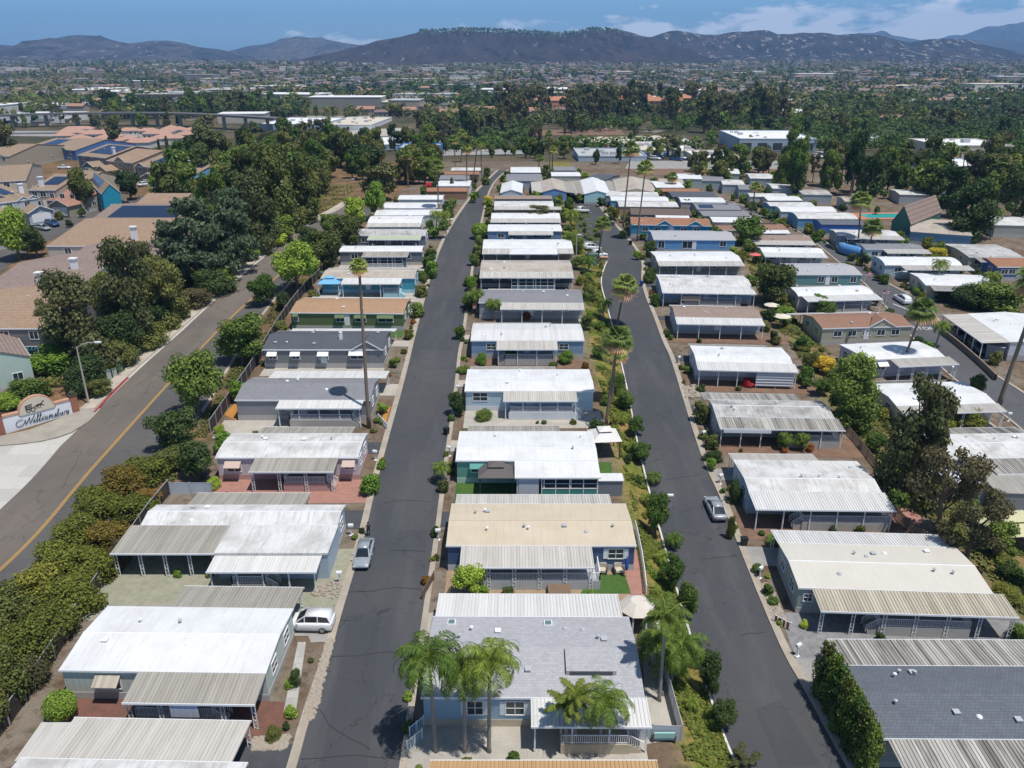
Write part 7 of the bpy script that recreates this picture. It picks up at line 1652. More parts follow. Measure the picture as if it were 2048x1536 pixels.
CARS = {
 'sedan': dict(L=4.7, hw=.90, body=[(-2.35,.72,.42,.72),(-2.25,.84,.30,.86),(-1.6,.89,.22,.93),(-.9,.9,.20,.92),(.0,.9,.20,.90),(.95,.9,.20,.90),(1.6,.88,.22,.83),(2.15,.82,.28,.72),(2.35,.68,.38,.58)],
   cab=[(-1.85,.72,.90,.93),(-1.1,.70,.90,1.38),(-.4,.68,.90,1.44),(.35,.68,.88,1.40),(1.15,.74,.88,.91)], roof=(-1.1,.35), wx=(-1.4,1.42), wr=.33),
 'suv': dict(L=4.6, hw=.92, body=[(-2.3,.80,.45,.95),(-2.22,.88,.32,1.08),(-1.5,.91,.28,1.08),(-.5,.92,.26,1.06),(.9,.92,.26,1.04),(1.6,.9,.28,.98),(2.15,.84,.34,.86),(2.3,.72,.42,.72)],
   cab=[(-2.15,.76,1.05,1.10),(-1.9,.74,1.05,1.62),(-1.0,.72,1.05,1.70),(.2,.72,1.03,1.66),(1.05,.76,1.02,1.05)], roof=(-1.95,.2), wx=(-1.4,1.4), wr=.36),
 'pickup': dict(L=5.4, hw=.95, body=[(-2.7,.88,.5,1.02),(-2.6,.93,.42,1.06),(-1.0,.95,.36,1.06),(.0,.95,.34,1.06),(1.2,.95,.34,1.06),(2.0,.93,.36,1.04),(2.6,.86,.40,.96),(2.7,.78,.45,.8)],
   cab=[(-.95,.78,1.04,1.08),(-.8,.76,1.04,1.78),(.0,.74,1.04,1.84),(.6,.74,1.04,1.78),(1.35,.80,1.04,1.07)], roof=(-.85,.6), wx=(-1.6,1.75), wr=.40),
 'van': dict(L=5.2, hw=.97, body=[(-2.6,.90,.5,1.15),(-2.5,.96,.36,1.25),(-1.0,.97,.32,1.25),(1.0,.97,.32,1.22),(1.9,.93,.34,1.05),(2.5,.85,.4,.9),(2.6,.75,.45,.75)],
   cab=[(-2.5,.86,1.23,1.27),(-2.42,.85,1.23,1.95),(-1.0,.84,1.22,2.02),(.8,.84,1.2,1.98),(1.75,.85,1.12,1.16)], roof=(-2.42,.8), wx=(-1.6,1.6), wr=.36)}
VP = {}
def car(kind, rear_px, front_px, col, label, cat='car', group=None):
    c = CARS[kind]; a, b = P(*rear_px), P(*front_px); m = (a+b)/2; rz = math.atan2(b.y-a.y, b.x-a.x); z = gz(m.x, m.y)+.07
    nm = {'sedan': 'parked_car', 'suv': 'parked_suv', 'pickup': 'parked_pickup', 'van': 'parked_van'}[kind]
    e = empty(nm, (m.x, m.y, z), rz, label, cat, group); pm = PT[col]
    slope = (gz(b.x, b.y)-gz(a.x, a.y))/max(.1, (b-a).length); e.rotation_euler = (0, -math.atan(slope)*.9, rz)
    hw = c['hw']; mb = MB(); loft(mb, [(x, bsec(h*hw/.9*.98 if kind == 'sedan' else h, zb, zt)) for x, h, zb, zt in c['body']]); mb.build('body', pm, e, smooth=True)
    mb = MB(); loft(mb, [(x, [(-h, zb-.04), (-h*(.84 if zt-zb > .2 else .98), zt), (0, zt+.03), (h*(.84 if zt-zb > .2 else .98), zt), (h, zb-.04)]) for x, h, zb, zt in c['cab']]); mb.build('windows', CGL, e)
    cab = c['cab']; mb = MB(); r0, r1 = c['roof']; rs = [q for q in cab if r0-.2 <= q[0] <= r1+.2]
    loft(mb, [(x, [(-h*.86, zt-.05), (-h*.84, zt+.012), (0, zt+.045), (h*.84, zt+.012), (h*.86, zt-.05), (0, zt-.02)]) for x, h, zb, zt in rs]); ro = mb.build('roof', pm, e, smooth=True)
    for s_ in (-1, 1):
        mb = MB()
        for i in range(len(cab)-1):
            p, q = cab[i], cab[i+1]
            if i in (0, len(cab)-2) or True:
                pz = lambda t: (t[0], s_*t[1]*(.85 if t[3]-t[2] > .2 else .99), t[3]+.01)
                if i in (0, len(cab)-2): mb.bar(pz(p), pz(q), .09, .07)
            if 0 < i < len(cab)-1 and i != 1: mb.bar((p[0], s_*(p[1]+.012), p[2]), (p[0], s_*(p[1]*.85+.012), p[3]), .09, .05)
        mb.build('pillars', pm, e)
        for wx in c['wx']:
            w = MB(); w.m = Matrix.Translation((wx, s_*(hw-.12), c['wr'])) @ Matrix.Rotation(R(90), 4, 'X'); w.lathe((0,0,-.12), [(c['wr']*.8, 0), (c['wr'], .03), (c['wr'], .21), (c['wr']*.8, .24)], 16); t = w.build('wheel', TYRE, e)
            w = MB(); w.m = Matrix.Translation((wx, s_*(hw+.005), c['wr'])) @ Matrix.Rotation(R(90), 4, 'X'); w.lathe((0,0,-.012), [(c['wr']*.62, 0), (c['wr']*.62, .02), (.05, .035)], 12); w.build('rim', RIM, t)
        bx, by = c['body'][-1], c['body'][0]
        mb = MB(); mb.box(bx[0]-.22, bx[0]-.02, s_*.62-.16, s_*.62+.16, bx[3]-.10, bx[3]+.05); mb.build('headlight', LAMPW, e)
        mb = MB(); mb.box(by[0]+.0, by[0]+.14, s_*.68-.14, s_*.68+.14, by[3]-.14, by[3]+.0); mb.build('tail_light', LAMPR, e)
        mb = MB(); mb.box(.75, .93, min(s_*.92, s_*1.08), max(s_*.92, s_*1.08), cab[-1][3]+.0, cab[-1][3]+.13); mb.build('wing_mirror', pm, e)
    if kind == 'pickup': mb = MB(); mb.box(-2.55, -1.02, -.78, .78, 1.02, 1.105); mb.build('cargo_bed', BLACK, e)
    return e
car('sedan', (735,1090), (722,1143), 'silver', 'silver sedan parked at the left kerb of the main road, facing the camera')
car('suv', (656,1256), (584,1254), 'white', 'white SUV backed out of a carport in the left row')
car('sedan', (1440,1047), (1420,1003), 'silver', 'silver sedan parked at the right kerb of the curving road, seen from behind')
car('pickup', (1163,513), (1222,513), 'white', 'white pickup parked across the bays beside the pole palm', 'pickup')
car('suv', (1160,499), (1206,501), 'white', 'pale SUV parked behind the white pickup')
car('van', (1176,408), (1172,399), 'white', 'white van facing the gabled homes at the top of the curving road', 'van')
car('pickup', (1152,425), (1172,426), 'white', 'white truck in the upper parking bay', 'pickup')
car('suv', (1815,612), (1792,597), 'white', 'white SUV parked on the third road near the lamp')
car('van', (1690,514), (1674,492), 'white', 'van on the third road with a blue cover beside it', 'van')
car('sedan', (225,412), (258,408), 'black', 'black car on the drive beside the turquoise gable')
car('sedan', (276,374), (302,370), 'white', 'white car between street trees in the suburb')
car('suv', (45,334), (68,332), 'black', 'black car at the far left of the suburb street')
car('sedan', (120,338), (138,338), 'white', 'white car in front of the navy blue house')
car('sedan', (75,458), (98,462), 'silver', 'pale blue car beside the purple green tree')
car('suv', (95,450), (116,455), 'blue', 'dark blue car behind the pale blue one')
car('sedan', (1905,668), (1925,682), 'grey', 'grey car under the long open carport, nearer the corner')
car('suv', (1945,694), (1962,708), 'grey', 'dark grey car under the long open carport, deeper inside')
for i, (x, y) in enumerate([(1300,318),(1308,320),(1316,317),(1345,320),(1352,322),(1360,319),(1475,330),(1485,331),(1640,312),(1648,314),(1632,316),(1840,350),(1848,352),(1010,300),(1022,301),(1034,300),(560,268),(575,269),(1245,306),(1260,307)]):
    car(fr.choice(('sedan', 'suv')), (x, y), (x+6, y+.4), fr.choice(('white', 'silver', 'grey', 'white', 'blue')), 'car parked in a yard beyond the park', 'car', 'cars parked in yards beyond the park')
# blue covered boat
b = P(1700, 512); e = empty('covered_boat', b, R(120), 'boat under a bright blue cover beside the third road', 'boat'); mb = MB(); loft(mb, [(x, [(-h, .5), (-h, 1.7), (-h*.7, 2.5), (0, 2.7), (h*.7, 2.5), (h, 1.7), (h, .5)]) for x, h in ((-3.2,.9),(-2.6,1.2),(1.5,1.25),(2.8,.9),(3.6,.3))]); mb.build('cover', mat('blue_tarp', (.10,.27,.55), .5, 'plain', .2), e, smooth=True)
for s_ in (-1, 1): w = MB(); w.m = Matrix.Translation((-.5, s_*.95, .32)) @ Matrix.Rotation(R(90), 4, 'X'); w.lathe((0,0,-.1), [(.3,0),(.32,.03),(.32,.17),(.3,.2)], 12); w.build('wheel', TYRE, e)
# ------------------------------------------------------------------ person beside the sedan
def person(px, py, label):
    b = P(px, py); e = empty('person', b+Vector((0,0,.07)), R(200), label, 'person')
    J = {'pel': (0,0,.95,.14), 'ch': (0,0,1.2,.15), 'sh': (0,0,1.40,.12), 'nk': (0,.0,1.50,.055), 'hd': (0,-.01,1.62,.09), 'hd2': (0,-.01,1.72,.075),
         'hl': (-.10,0,.90,.095), 'kl': (-.11,-.02,.5,.06), 'al': (-.11,.01,.08,.04), 'tl': (-.11,-.15,.03,.035), 'hr': (.10,0,.90,.095), 'kr': (.12,-.03,.5,.06), 'ar': (.13,.01,.08,.04), 'tr': (.14,-.15,.03,.035),
         'sl': (-.20,0,1.40,.06), 'el': (-.27,.02,1.12,.045), 'wl': (-.22,-.18,.98,.03), 'ml': (-.18,-.26,.97,.034), 'sr': (.20,0,1.40,.06), 'er': (.27,.02,1.12,.045), 'wr': (.24,-.15,.96,.03), 'mr': (.21,-.23,.94,.034)}
    E = [('pel','ch'),('ch','sh'),('sh','nk'),('nk','hd'),('hd','hd2'),('pel','hl'),('hl','kl'),('kl','al'),('al','tl'),('pel','hr'),('hr','kr'),('kr','ar'),('ar','tr'),('sh','sl'),('sl','el'),('el','wl'),('wl','ml'),('sh','sr'),('sr','er'),('er','wr'),('wr','mr')]
    rr = {k: v[3] for k, v in J.items()}; co = {k: Vector(v[:3]) for k, v in J.items()}
    for h, sg in (('ml', -1), ('mr', 1)):        # four fingers and a thumb on each palm
        for q in range(4): k = h+'f%d' % q; co[k] = co[h]+Vector(((q-1.5)*.018, -.075+.006*abs(q-1.3), -.02)); rr[k] = .009; E.append((h, k))
        k = h+'t'; co[k] = co[h]+Vector((-sg*.045, -.03, .005)); rr[k] = .010; E.append((h, k))
    names = list(co); me = bpy.data.meshes.new('body'); me.from_pydata([tuple(co[k]) for k in names], [(names.index(a), names.index(b_)) for a, b_ in E], [])
    o = bpy.data.objects.new('body_tmp', me); C.objects.link(o); md = o.modifiers.new('skin', 'SKIN'); sv = me.skin_vertices
    if not sv: 
        import bmesh
        bm = bmesh.new(); bm.from_mesh(me); bm.verts.layers.skin.verify(); bm.to_mesh(me); bm.free()
    for i, k in enumerate(names): v = me.skin_vertices[0].data[i]; v.radius = (rr[k], rr[k]*(.72 if k in ('ch', 'pel', 'sh') else 1)); v.use_root = (k == 'pel')
    su = o.modifiers.new('sub', 'SUBSURF'); su.levels = 1; su.render_levels = 1
    bpy.context.view_layer.update(); m2 = bpy.data.meshes.new_from_object(o.evaluated_get(bpy.context.evaluated_depsgraph_get())); bpy.data.objects.remove(o)
    m2.materials.clear()
    for q in (mat('skin', (.42,.24,.17), .6), mat('black_clothes', (.015,.016,.02), .8), mat('dark_trousers', (.03,.035,.05), .8)): m2.materials.append(q)
    for f in m2.polygons:
        c = f.center; f.material_index = 2 if c.z < .96 and abs(c.x) < .19 and c.z > .1 else (1 if (c.z < 1.46 and abs(c.x) < .26 and c.z > .94) or c.z <= .1 else 0)
    o = bpy.data.objects.new('body', m2); C.objects.link(o); o.parent = e
    hb = MB(); hb.lathe((0, .015, 1.66), [(.105, -.04), (.112, .03), (.09, .09), (.04, .125)], 12); hb.build('hair', mat('dark_hair', (.02,.014,.01), .8), e, smooth=True)
person(738, 1073, 'person in black clothes standing behind the parked silver sedan')
# ------------------------------------------------------------------ street furniture of the park
MBX = mat('mailbox_white', (.72,.73,.74), .4)
def proto_mailbox():
    e = empty('mailbox', (0,0,0), 0, 'x', 'mailbox'); mb = MB(); mb.box(-.06,.06,-.06,.06,-.2,1.1); mb.box(-.2,.2,-.2,.2,-.2,.05); mb.build('post', MBX, e)
    mb = MB(); mb.m = Matrix.Rotation(R(90), 4, 'X'); mb.add([(x, z, y) for y in (-.28,.28) for x, z in ((-.16,1.1),(.16,1.1),(.16,1.3),(.10,1.40),(-.10,1.40),(-.16,1.3))], [tuple(range(6)), tuple(range(11,5,-1))]+[(i,6+i,6+(i+1)%6,(i+1)%6) for i in range(6)]); mb.build('box', MBX, e); return e
mp = proto_mailbox(); reg(mp); first = True
for px, py, lb in [(751,920,'white mailbox beside the yellow flowers of the brick patio home'),(703,1070,'white mailbox left of the person and the silver sedan'),(877,1080,'white mailbox at the kerb by the cream roof home'),(899,912,'white mailbox at the kerb by the sea green home'),(916,788,'white mailbox at the kerb by the teal trimmed home'),(1519,1156,'white mailbox at the kerb by the cream white roof'),(1594,1312,'white mailbox at the kerb above the cypress hedge'),(1390,832,'white mailbox by the driveway of the weathered roof home'),(1440,968,'white mailbox at the concrete drive of the pale blue home'),(1406,880,'white mailbox near the dark round kerb bush'),(1357,728,'white mailbox by the white carport home'),(1902,748,'white mailbox at the third road by the lilac grey home'),(2016,842,'white mailbox at the third road under the leaning palm trunk'),(680,1166,'pale green mailbox by the cactus at the SUV driveway'),(951,668,'mailbox at the kerb by the striped siding home')]:
    o = mp if first else copy_tree(mp); first = False; o.location = P(px, py); o.rotation_euler = (0,0,random.uniform(-.4,.4)+(R(90) if px < 1300 else R(-70))); o['label'] = lb; o['group'] = 'mailboxes along the park roads'
def bin_(px, py, m_, lb):
    e = empty('wheelie_bin', P(px, py), random.uniform(0, 6), lb, 'bin'); mb = MB(); mb.add([(-.24,-.26,.05),(.24,-.26,.05),(.24,.26,.05),(-.24,.26,.05),(-.3,-.34,1.0),(.3,-.34,1.0),(.3,.34,1.0),(-.3,.34,1.0)], [(0,3,2,1),(4,5,6,7),(0,1,5,4),(1,2,6,5),(2,3,7,6),(3,0,4,7)]); mb.build('tub', m_, e)
    mb = MB(); mb.box(-.33,.33,-.38,.38,1.003,1.08); mb.build('lid', m_, e)
BBLUE = mat('bin_blue', (.02,.06,.25), .5)
for a in [(893,870,BLACK,'black bin standing on the main road edge by the sea green home'),(1487,1092,BLACK,'black bin at the kerb left of the cream ribbed carport'),(1283,572,BBLUE,'blue bin at the outer bend of the curving road'),(1261,490,BLACK,'black bin by the driveway of the bright blue home'),(930,622,BLACK,'black bin at the kerb by the dark shingled middle home'),(2022,716,BLACK,'dark bin at the end of the long open carport'),(1256,1076,DARK,'small grill bin')][:6]: bin_(*a)
# fences
def fence(line, h, label, panel, post, step=2.4, gap=0., name='fence', base=.0, extra=0):
    a = smooth_line(near_line(line), 1); tot = sum((u-v).length for u, v in zip(a, a[1:])); n = max(2, int(tot/step)); A = resample_n(a, n+1); o = A[0]; z0_ = gz(o.x, o.y)
    e = empty(name, (o.x, o.y, z0_), 0, label, 'fence'); pm = MB()
    for p, q in zip(A, A[1:]):
        za, zb = gz(p.x, p.y)-z0_, gz(q.x, q.y)-z0_; p, q = p-o, q-o; d = (q-p).normalized(); nn = Vector((-d.y, d.x))*.025
        if gap:
            L_ = (q-p).length; k = int(L_/(gap*2))
            for i in range(k):
                r0, r1 = p.lerp(q, i/k), p.lerp(q, (i+.55)/k); zz = za+(zb-za)*i/k; pm.add([(r0.x-nn.x,r0.y-nn.y,zz+.08),(r1.x-nn.x,r1.y-nn.y,zz+.08),(r1.x+nn.x,r1.y+nn.y,zz+.08),(r0.x+nn.x,r0.y+nn.y,zz+.08),(r0.x-nn.x,r0.y-nn.y,zz+h-.05),(r1.x-nn.x,r1.y-nn.y,zz+h-.05),(r1.x+nn.x,r1.y+nn.y,zz+h-.05),(r0.x+nn.x,r0.y+nn.y,zz+h-.05)], [(0,3,2,1),(4,5,6,7),(0,1,5,4),(1,2,6,5),(2,3,7,6),(3,0,4,7)])
        else: pm.add([(p.x-nn.x,p.y-nn.y,za),(q.x-nn.x,q.y-nn.y,zb),(q.x+nn.x,q.y+nn.y,zb),(p.x+nn.x,p.y+nn.y,za),(p.x-nn.x,p.y-nn.y,za+h-.05),(q.x-nn.x,q.y-nn.y,zb+h-.05),(q.x+nn.x,q.y+nn.y,zb+h-.05),(p.x+nn.x,p.y+nn.y,za+h-.05)], [(0,3,2,1),(4,5,6,7),(0,1,5,4),(1,2,6,5),(2,3,7,6),(3,0,4,7)])
    pm.build('panel', panel, e)
    if n < 100:
        for p in A: m_ = MB(); z = gz(p.x, p.y)-z0_; q = p-o; m_.box(q.x-.045, q.x+.045, q.y-.045, q.y+.045, z-.2, z+h+.12); m_.build('post', post, e)
    rl = MB()
    for p, q in zip(A, A[1:]): rl.bar((p.x-o.x, p.y-o.y, gz(p.x, p.y)-z0_+h), (q.x-o.x, q.y-o.y, gz(q.x, q.y)-z0_+h), .06)
    rl.build('rail', post, e); return e
CHAIN = mat('fence_slats', (.060,.050,.046), .8, 'plain', .5, 2); STEEL = mat('galvanised', (.38,.38,.39), .5, 'plain', .2); WFEN = mat('fence_wood', (.30,.22,.16), .9, 'plain', .5, 2)
fence([(-20,1500),(10,1465),(80,1365),(130,1289),(169,1226),(219,1153),(252,1110),(290,1050),(340,988)], 1.9, 'dark slatted chain link fence behind the lower left row', CHAIN, STEEL, gap=.12)
fence([(422,866),(477,785),(506,743),(561,650),(601,594),(646,550),(676,510)], 1.9, 'dark slatted chain link fence behind the upper left row', CHAIN, STEEL, gap=.12)
fence([(340,988),(425,988)], 1.5, 'white screen fence across the gap behind the brick patio', mat('white_screen', (.50,.55,.62), .6, 'plain', .4), STEEL)
fence([(1362,1482),(1340,1400),(1318,1310),(1303,1240)], 1.6, 'white lattice screen along the bank beside the light blue home', mat('lattice_white', (.52,.53,.54), .6, 'plain', .4), STEEL, gap=.05)
fence([(1246,1480),(1360,1482)], 1.5, 'translucent panelled wind screen at the bottom right of the light blue home', mat('screen_panel', (.42,.46,.50), .4, 'plain', .3), STEEL)
fence([(1292,1190),(1284,1120),(1270,1060)], 1.1, 'white rail fence at the right end of the cream roof home', WHITE, WHITE, gap=.2)
fence([(1770,1010),(1815,1065),(1850,1085)], 1.3, 'weathered picket fence behind the pale blue home', WFEN, WOOD, gap=.1)
fence([(1690,862),(1730,910),(1765,955)], 1.2, 'weathered picket fence behind the weathered roof home', WFEN, WOOD, gap=.1)
fence([(845,1200),(868,1160)], 1.0, 'dark brown entry railing at the left of the long railed porch', WOOD, WOOD, gap=.12)
fence([(820,1475),(848,1452)], 1.0, 'upper pale blue entry railing at the kerb, bottom', mat('pale_blue_paint', (.35,.50,.60), .5), WHITE, gap=.12)
fence([(815,1503),(845,1478)], 1.0, 'lower pale blue entry railing at the kerb, bottom', mat('pale_blue_paint', (.35,.50,.60), .5), WHITE, gap=.12)
fence([(757,840),(775,860)], .9, 'short white picket rail at the foot of the tall lone palm', WHITE, WHITE, gap=.12)
fence([(1548,1245),(1580,1262)], .9, 'red garden railing at the gravel yard of the cream white roof home', mat('red_wood', (.35,.08,.04), .7, 'plain', .3), WHITE, gap=.15)
fence([(1975,1040),(2050,1080)], 1.1, 'white garden railing near the cream canopy at the right edge', WHITE, WHITE, gap=.15)
# retaining wall by the third road
e = tag(kerb([(1884,668),(1925,700),(1965,735),(1992,762)], .3, 1.1, 'retaining_wall', mat('retaining_block', (.20,.16,.12), .9, 'plain', .4), 1, .05), 'low brown retaining wall along the third road below the open carport', 'wall')
# gazebos, umbrellas, furniture
def gazebo(px, py, w, d, h, rz, top, label, n=4, posts=WHITE, cap=True):
    b = P(px, py); e = empty('gazebo', b, rz, label, 'gazebo'); 
    if n == 4: ring = [(-w/2,-d/2),(w/2,-d/2),(w/2,d/2),(-w/2,d/2)]
    else: ring = [(w/2*math.cos(2*math.pi*(i+.5)/n), d/2*math.sin(2*math.pi*(i+.5)/n)) for i in range(n)]
    mb = MB(); k = .42; r2 = [(x*k, y*k) for x, y in ring]
    mb.add([(x*1.06, y*1.06, h) for x, y in ring]+[(x, y, h+.75) for x, y in r2], [(i, (i+1) % n, n+(i+1) % n, n+i) for i in range(n)]+[tuple(range(n, 2*n))]+[tuple(range(n))[::-1]]); ro = mb.build('canopy', top, e)
    if cap: mb = MB(); mb.add([(x*1.15, y*1.15, h+.95) for x, y in r2]+[(0, 0, h+1.3)], [(i, (i+1) % n, n) for i in range(n)]+[tuple(range(n))[::-1]]); mb.build('vent_cap', top, ro)
    for x, y in ring: mb = MB(); mb.box(x*.94-.06, x*.94+.06, y*.94-.06, y*.94+.06, -.2, h); mb.build('post', posts, e)
gazebo(993, 978, 4.0, 3.2, 2.4, 0, mat('canopy_brown', (.12,.105,.10), .8, 'plain', .2), 'dark brown square gazebo in front of the sea green home', posts=DARK)
gazebo(1207, 906, 3.6, 3.6, 2.5, .1, mat('canopy_white', (.66,.63,.60), .8, 'plain', .2), 'off white square gazebo at the right end of the sea green home', posts=DARK)
gazebo(1273, 1250, 3.4, 3.4, 2.1, 0, mat('canopy_cream', (.60,.55,.48), .7, 'plain', .2), 'white octagonal gazebo on the bank beside the ribbed carport', n=8, cap=False)
gazebo(662, 587, 4.2, 3.4, 2.4, 0, mat('canopy_blue', (.16,.42,.70), .7, 'plain', .1), 'light blue pop up canopy at the turquoise home')
gazebo(2010, 1085, 6.5, 5, 2.5, .1, mat('canopy_yellow', (.52,.50,.30), .8, 'plain', .2), 'pale yellow flat patio canopy at the right edge')
def umbrella(px, py, r, m_, label, h=2.3, n=8, closed=False):
    e = empty('patio_umbrella', P(px, py), .2, label, 'umbrella'); mb = MB(); mb.tube([(0,0,0),(0,0,h+.3)], .025, 6); mb.build('pole', GREYP, e); mb = MB()
    if closed: mb.lathe((0,0,0), [(.10,.9),(.2,1.2),(.16,2.0),(.04,h+.2)], 8)
    else: mb.add([(r*math.cos(2*math.pi*i/n), r*math.sin(2*math.pi*i/n), h-.1) for i in range(n)]+[(0,0,h+.35),(0,0,h+.15)], [(i, (i+1) % n, n) for i in range(n)]+[((i+1) % n, i, n+1) for i in range(n)])
    mb.build('canopy', m_, e)
CRU = mat('umbrella_cream', (.62,.56,.46), .8)
umbrella(1561, 655, 1.7, CRU, 'front cream umbrella on the patio behind the reddish roof home'); umbrella(1541, 632, 1.5, CRU, 'rear cream umbrella on the patio behind the reddish roof home')
umbrella(1508, 528, 1.4, mat('umbrella_pink', (.60,.12,.13), .8), 'pink red patio umbrella beside the white roofed home, upper right')
umbrella(1790, 1002, .3, mat('umbrella_blue', (.02,.09,.35), .8), 'closed bright blue umbrella on the brick patio at right', closed=True)
umbrella(1252, 1155, .3, mat('umbrella_blue', (.02,.09,.35), .8), 'closed blue umbrella at the lawn of the cream roof home', closed=True)
CU = mat('cushion_beige', (.52,.46,.38), .9)
def armchair(px, py, rz, label, m_=CU, w=.8):
    e = empty('patio_chair', P(px, py)+Vector((0,0,.06)), rz, label, 'chair'); mb = MB(); mb.box(-w/2, w/2, -.35, .35, .2, .45); mb.build('seat', m_, e); mb = MB(); mb.box(-w/2, w/2, .28, .42, .452, .95); mb.build('backrest', m_, e)
    for s_ in (-1, 1): mb = MB(); x0, x1 = sorted((s_*(w/2+.003), s_*(w/2+.13))); mb.box(x0, x1, -.36, .40, .0, .62); mb.build('armrest', mat('wicker', (.10,.08,.065), .8), e)
armchair(1204, 1146, -.2, 'left beige cushioned wicker chair on the lawn of the cream roof home'); armchair(1237, 1146, .2, 'right beige cushioned wicker chair on the lawn of the cream roof home'); armchair(1326, 1478, R(180), 'pale teal double lounger on the terrace at the bottom', mat('cushion_teal', (.30,.50,.48), .9), 1.6)
tag(poly_sheet([(1160,1188),(1190,1150),(1250,1150),(1262,1188)], .07, 'lawn', YD['turf']), kind=S); tag(poly_sheet([(1180,975),(1190,925),(1222,925),(1228,975)], .07, 'lawn', YD['turf']), kind=S)
b = P(1118, 1190); e = empty('patio_table', b, 0, 'square brown patio table in front of the long railed porch', 'table'); mb = MB(); mb.box(-1.1,1.1,-.8,.8,.72,.78); mb.build('tabletop', WOOD, e)
for x in (-.95,.95):
    for y in (-.65,.65): mb = MB(); mb.box(x-.04,x+.04,y-.04,y+.04,0,.717); mb.build('leg', DARK, e)
def box_thing(name, px, py, w, d, h, rz, m_, label, cat, top=None, tn='lid'):
    e = empty(name, P(px, py), rz, label, cat); mb = MB(); mb.box(-w/2,w/2,-d/2,d/2,-.2,h); mb.build('body' if name != 'shed' else 'wall', m_, e); mb = MB(); mb.box(-w/2-.12,w/2+.12,-d/2-.12,d/2+.12,h+.003,h+.1); mb.build(tn, top or WHITE, e); return e
box_thing('shed', 1217, 985, 3.0, 1.6, 2.0, 0, mat('shed_grey', (.25,.27,.30), .7, 'siding', .2), 'small grey shed with white flat lid beside the turf strip', 'shed', RM['w'], 'roof')
box_thing('shed', 108, 1528, 2.6, 3.4, 2.2, .0, mat('shed_green', (.16,.22,.21), .7, 'siding', .2), 'grey roofed green shed at the bottom left', 'shed', AM['l'], 'roof')
box_thing('shed', 1988, 715, 2.6, 2.2, 2.3, R(-38), mat('shed_pale', (.32,.34,.37), .7, 'siding', .2), 'small pale shed at the end of the open carport', 'shed', GREYP, 'roof')
box_thing('shed', 1905, 990, 6.0, 3.4, 2.5, -.05, mat('shed_blue_grey', (.36,.39,.46), .7, 'siding', .2), 'blue grey outbuilding with white roof behind bare trees, right', 'shed', mat('roof_pale_blue', (.55,.58,.68), .5, 'plain', .3), 'roof')
box_thing('shed', 2030, 1005, 8.0, 5.5, 2.8, -.05, mat('shed_grey2', (.30,.31,.31), .7, 'siding', .2), 'grey ribbed roof outbuilding with a white skylight at the right edge', 'shed', AM['g'], 'roof')
box_thing('portable_cabin', 1186, 528, 1.6, 1.4, 2.3, 0, mat('cabin_teal', (.13,.24,.25), .6), 'teal grey cabinet box in front of the white pickup', 'cabin', UG, 'roof'); box_thing('planter_box', 1208, 522, 1.6, 1.0, .9, 0, mat('planter_tan', (.35,.27,.19), .8), 'tan low box beside the pole palm', 'box', CAP, 'rim')
def flag(px, py, ty, label):
    b = P(px, py); T = top_at(b, px, ty)-b; e = empty('flag', b, .3, label, 'flag'); mb = MB(); mb.tube([(0,0,0),(0,0,T.z)], .03, 6); mb.build('pole', WHITE, e)
    w, h = 1.5, .9; z1 = T.z
    for nm, m_, x0, x1, za, zb in [('red_stripe', 'flag_red', 0, w, 0, .18), ('white_stripe', 'flag_white', 0, w, .18, .36), ('red_stripe', 'flag_red', 0, w, .36, .54), ('white_stripe', 'flag_white', .6, w, .54, .72), ('red_stripe', 'flag_red', .6, w, .72, .9), ('blue_canton', 'flag_blue', 0, .6, .54, .9)]:
        mb = MB(); mb.add([(x0, .02*math.sin(x0*4), z1-h+za), (x1, .12*math.sin(x1*3), z1-h+za-.1*x1), (x1, .12*math.sin(x1*3), z1-h+zb-.1*x1), (x0, 0, z1-h+zb)], [(0,1,2,3)]); mb.build(nm, {'flag_red': mat('flag_red', (.45,.03,.04), .8), 'flag_white': mat('flag_white', (.7,.7,.7), .8), 'flag_blue': mat('flag_blue', (.02,.03,.15), .8)}[m_], e)
flag(1762, 608, 580, 'striped flag on a pole at the third road'); flag(1728, 566, 544, 'striped flag at the corner of the teal walled home')
# satellite dishes
def dish(key, fx, y, z, label):
    e0 = HOMES[key]; p = at_home(key, fx, y, z); e = empty('satellite_dish', p, random.uniform(-1, 1)+2.6, label, 'satellite dish'); mb = MB(); mb.m = Matrix.Rotation(R(50), 4, 'X'); mb.lathe((0,0,.3), [(.05,0),(.28,.06),(.42,.15),(.40,.16),(.04,.03)], 12); mb.build('dish', GREYP, e); mb = MB(); mb.tube([(0,0,-z if z < 2 else -.2),(0,0,.3)], .03, 6); mb.build('mast', GREYP, e)
dish('L5', -.01, 5.5, 2.6, 'white satellite dish behind the dark shingled home'); dish('L8', .0, 4, 3.2, 'white satellite dish left of the dark grey home'); dish('L7', -.02, 3, 2.8, 'white satellite dish at the turquoise home corner'); dish('S4', .30, -.4, 2.6, 'white satellite dish at the front of the brown shingled home'); dish('M3', .96, 9.4, 2.6, 'white satellite dish by the off white gazebo')
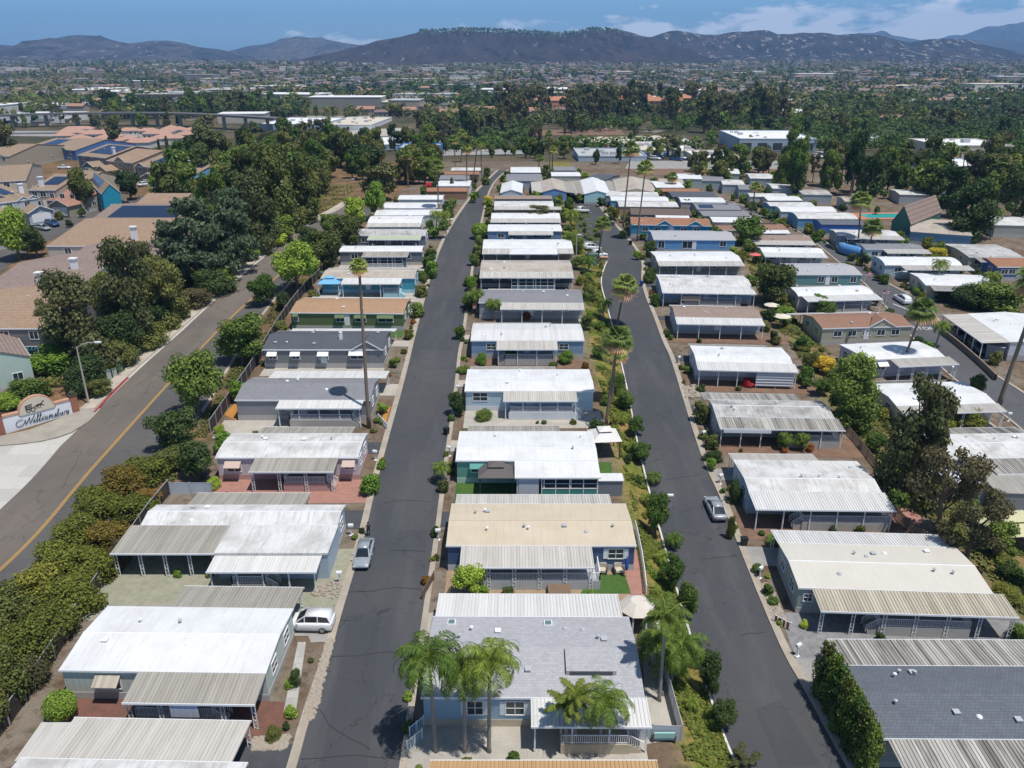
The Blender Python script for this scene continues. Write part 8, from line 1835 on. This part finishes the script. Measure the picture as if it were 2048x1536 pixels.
# rocks in the roadside beds
def rocks(name, poly_fn, n, smin, smax, m_, label, seed):
    r_ = random.Random(seed); mb = MB()
    for _ in range(n):
        x, y = poly_fn(r_); s_ = r_.uniform(smin, smax); z = gz(x, y)+.06; k = 7; a0 = r_.uniform(0, 6); sx, sy = r_.uniform(.7, 1.3), r_.uniform(.7, 1.2)
        rg = [[(x+sx*s_*q*r_.uniform(.8, 1.1)*math.cos(a0+i*6.283/k), y+sy*s_*q*r_.uniform(.8, 1.1)*math.sin(a0+i*6.283/k), z+h*s_) for i in range(k)] for q, h in ((1, 0), (.95, .4), (.5, .75))]
        mb.add(rg[0]+rg[1]+rg[2], [(i, (i+1) % k, k+(i+1) % k, k+i) for i in range(k)]+[(k+i, k+(i+1) % k, 2*k+(i+1) % k, 2*k+i) for i in range(k)]+[tuple(range(2*k, 3*k))])
    o = mb.build(name, m_); return tag(o, label, 'rocks', kind='stuff')
ROCK = mat('rock', (.36,.31,.25), .9, 'plain', .6, 3, (.17,.15,.13))
def quad_fn(pp):
    w = [P(*q) for q in pp]
    def f(r_): u, v = r_.random(), r_.random(); p = (w[0].lerp(w[1], u)).lerp(w[3].lerp(w[2], u), v); return p.x, p.y
    return f
rocks('rock_border', quad_fn([(607,1440),(628,1440),(668,1280),(655,1278)]), 420, .10, .26, ROCK, 'pile of pale boulders lining the kerb bed of the largest white roof home', 1)
rocks('rock_border', quad_fn([(505,1500),(572,1500),(582,1470),(505,1478)]), 220, .12, .28, ROCK, 'stone retaining bed at the bottom left driveway', 2)
rocks('rock_border', quad_fn([(622,1190),(676,1200),(690,1160),(640,1170)]), 90, .10, .24, ROCK, 'rocks around the cactus bed above the white SUV', 3)
rocks('rock_border', quad_fn([(1520,1170),(1536,1166),(1578,1250),(1548,1250)]), 220, .10, .25, ROCK, 'mixed stones in the kerb bed of the cream white roof home', 4)
rocks('rock_border', quad_fn([(1372,800),(1400,795),(1392,770),(1366,775)]), 110, .15, .35, ROCK, 'boulders and driftwood at the kerb above the weathered roof home', 5)
rocks('rock_border', quad_fn([(1215,440),(1245,440),(1222,412),(1200,412)]), 120, .2, .4, ROCK, 'pale boulder garden at the kerb beyond the orange roof', 6)
# stepping stones, orange bark bed, red brick strips
tag(poly_sheet([(567,1425),(592,1425),(612,1285),(596,1285)], .06, 'stepping_stones', mat('stepping_stone', (.42,.41,.38), .85, 'paver', .2, 2.6, (.27,.27,.25))), kind=S)
tag(poly_sheet([(622,1286),(664,1284),(672,1232),(600,1232)], .055, 'driveway', YD['dconc']), kind=S)
tag(poly_sheet([(448,830),(470,842),(500,800),(484,792)], .06, 'planting_bed', YD['orange']), kind=S); tag(poly_sheet([(762,846),(772,846),(782,815),(771,815)], .15, 'planting_bed', YD['orange']), kind=S)
tag(poly_sheet([(1205,1090),(1273,1100),(1290,1190),(1262,1192)], .055, 'path', YD['brick']), kind=S)
tag(poly_sheet([(1760,985),(1800,960),(1850,1050),(1780,1040)], .06, 'patio', YD['brick']), kind=S)
tag(poly_sheet([(1290,1490),(1355,1480),(1318,1240),(1285,1240)], .05, 'patio', YD['conc']), kind=S)
# ------------------------------------------------------------------ air
def haze():
    m = bpy.data.materials.new('haze'); m.use_nodes = True; nt = m.node_tree; nt.nodes.clear(); out = nd(nt, 'ShaderNodeOutputMaterial'); v = nd(nt, 'ShaderNodeVolumePrincipled')
    v.inputs['Color'].default_value = (.28,.55,1,1); v.inputs['Density'].default_value = HAZE_D; v.inputs['Anisotropy'].default_value = .0
    nt.links.new(v.outputs[0], out.inputs['Volume']); mb = MB(); mb.box(-14100, 14100, -400, 16100, -22, 760); o = mb.build('haze', m); tag(o, 'bluish air haze over the whole valley', 'haze', kind='stuff')
HAZE_D = 9.5e-5
haze()
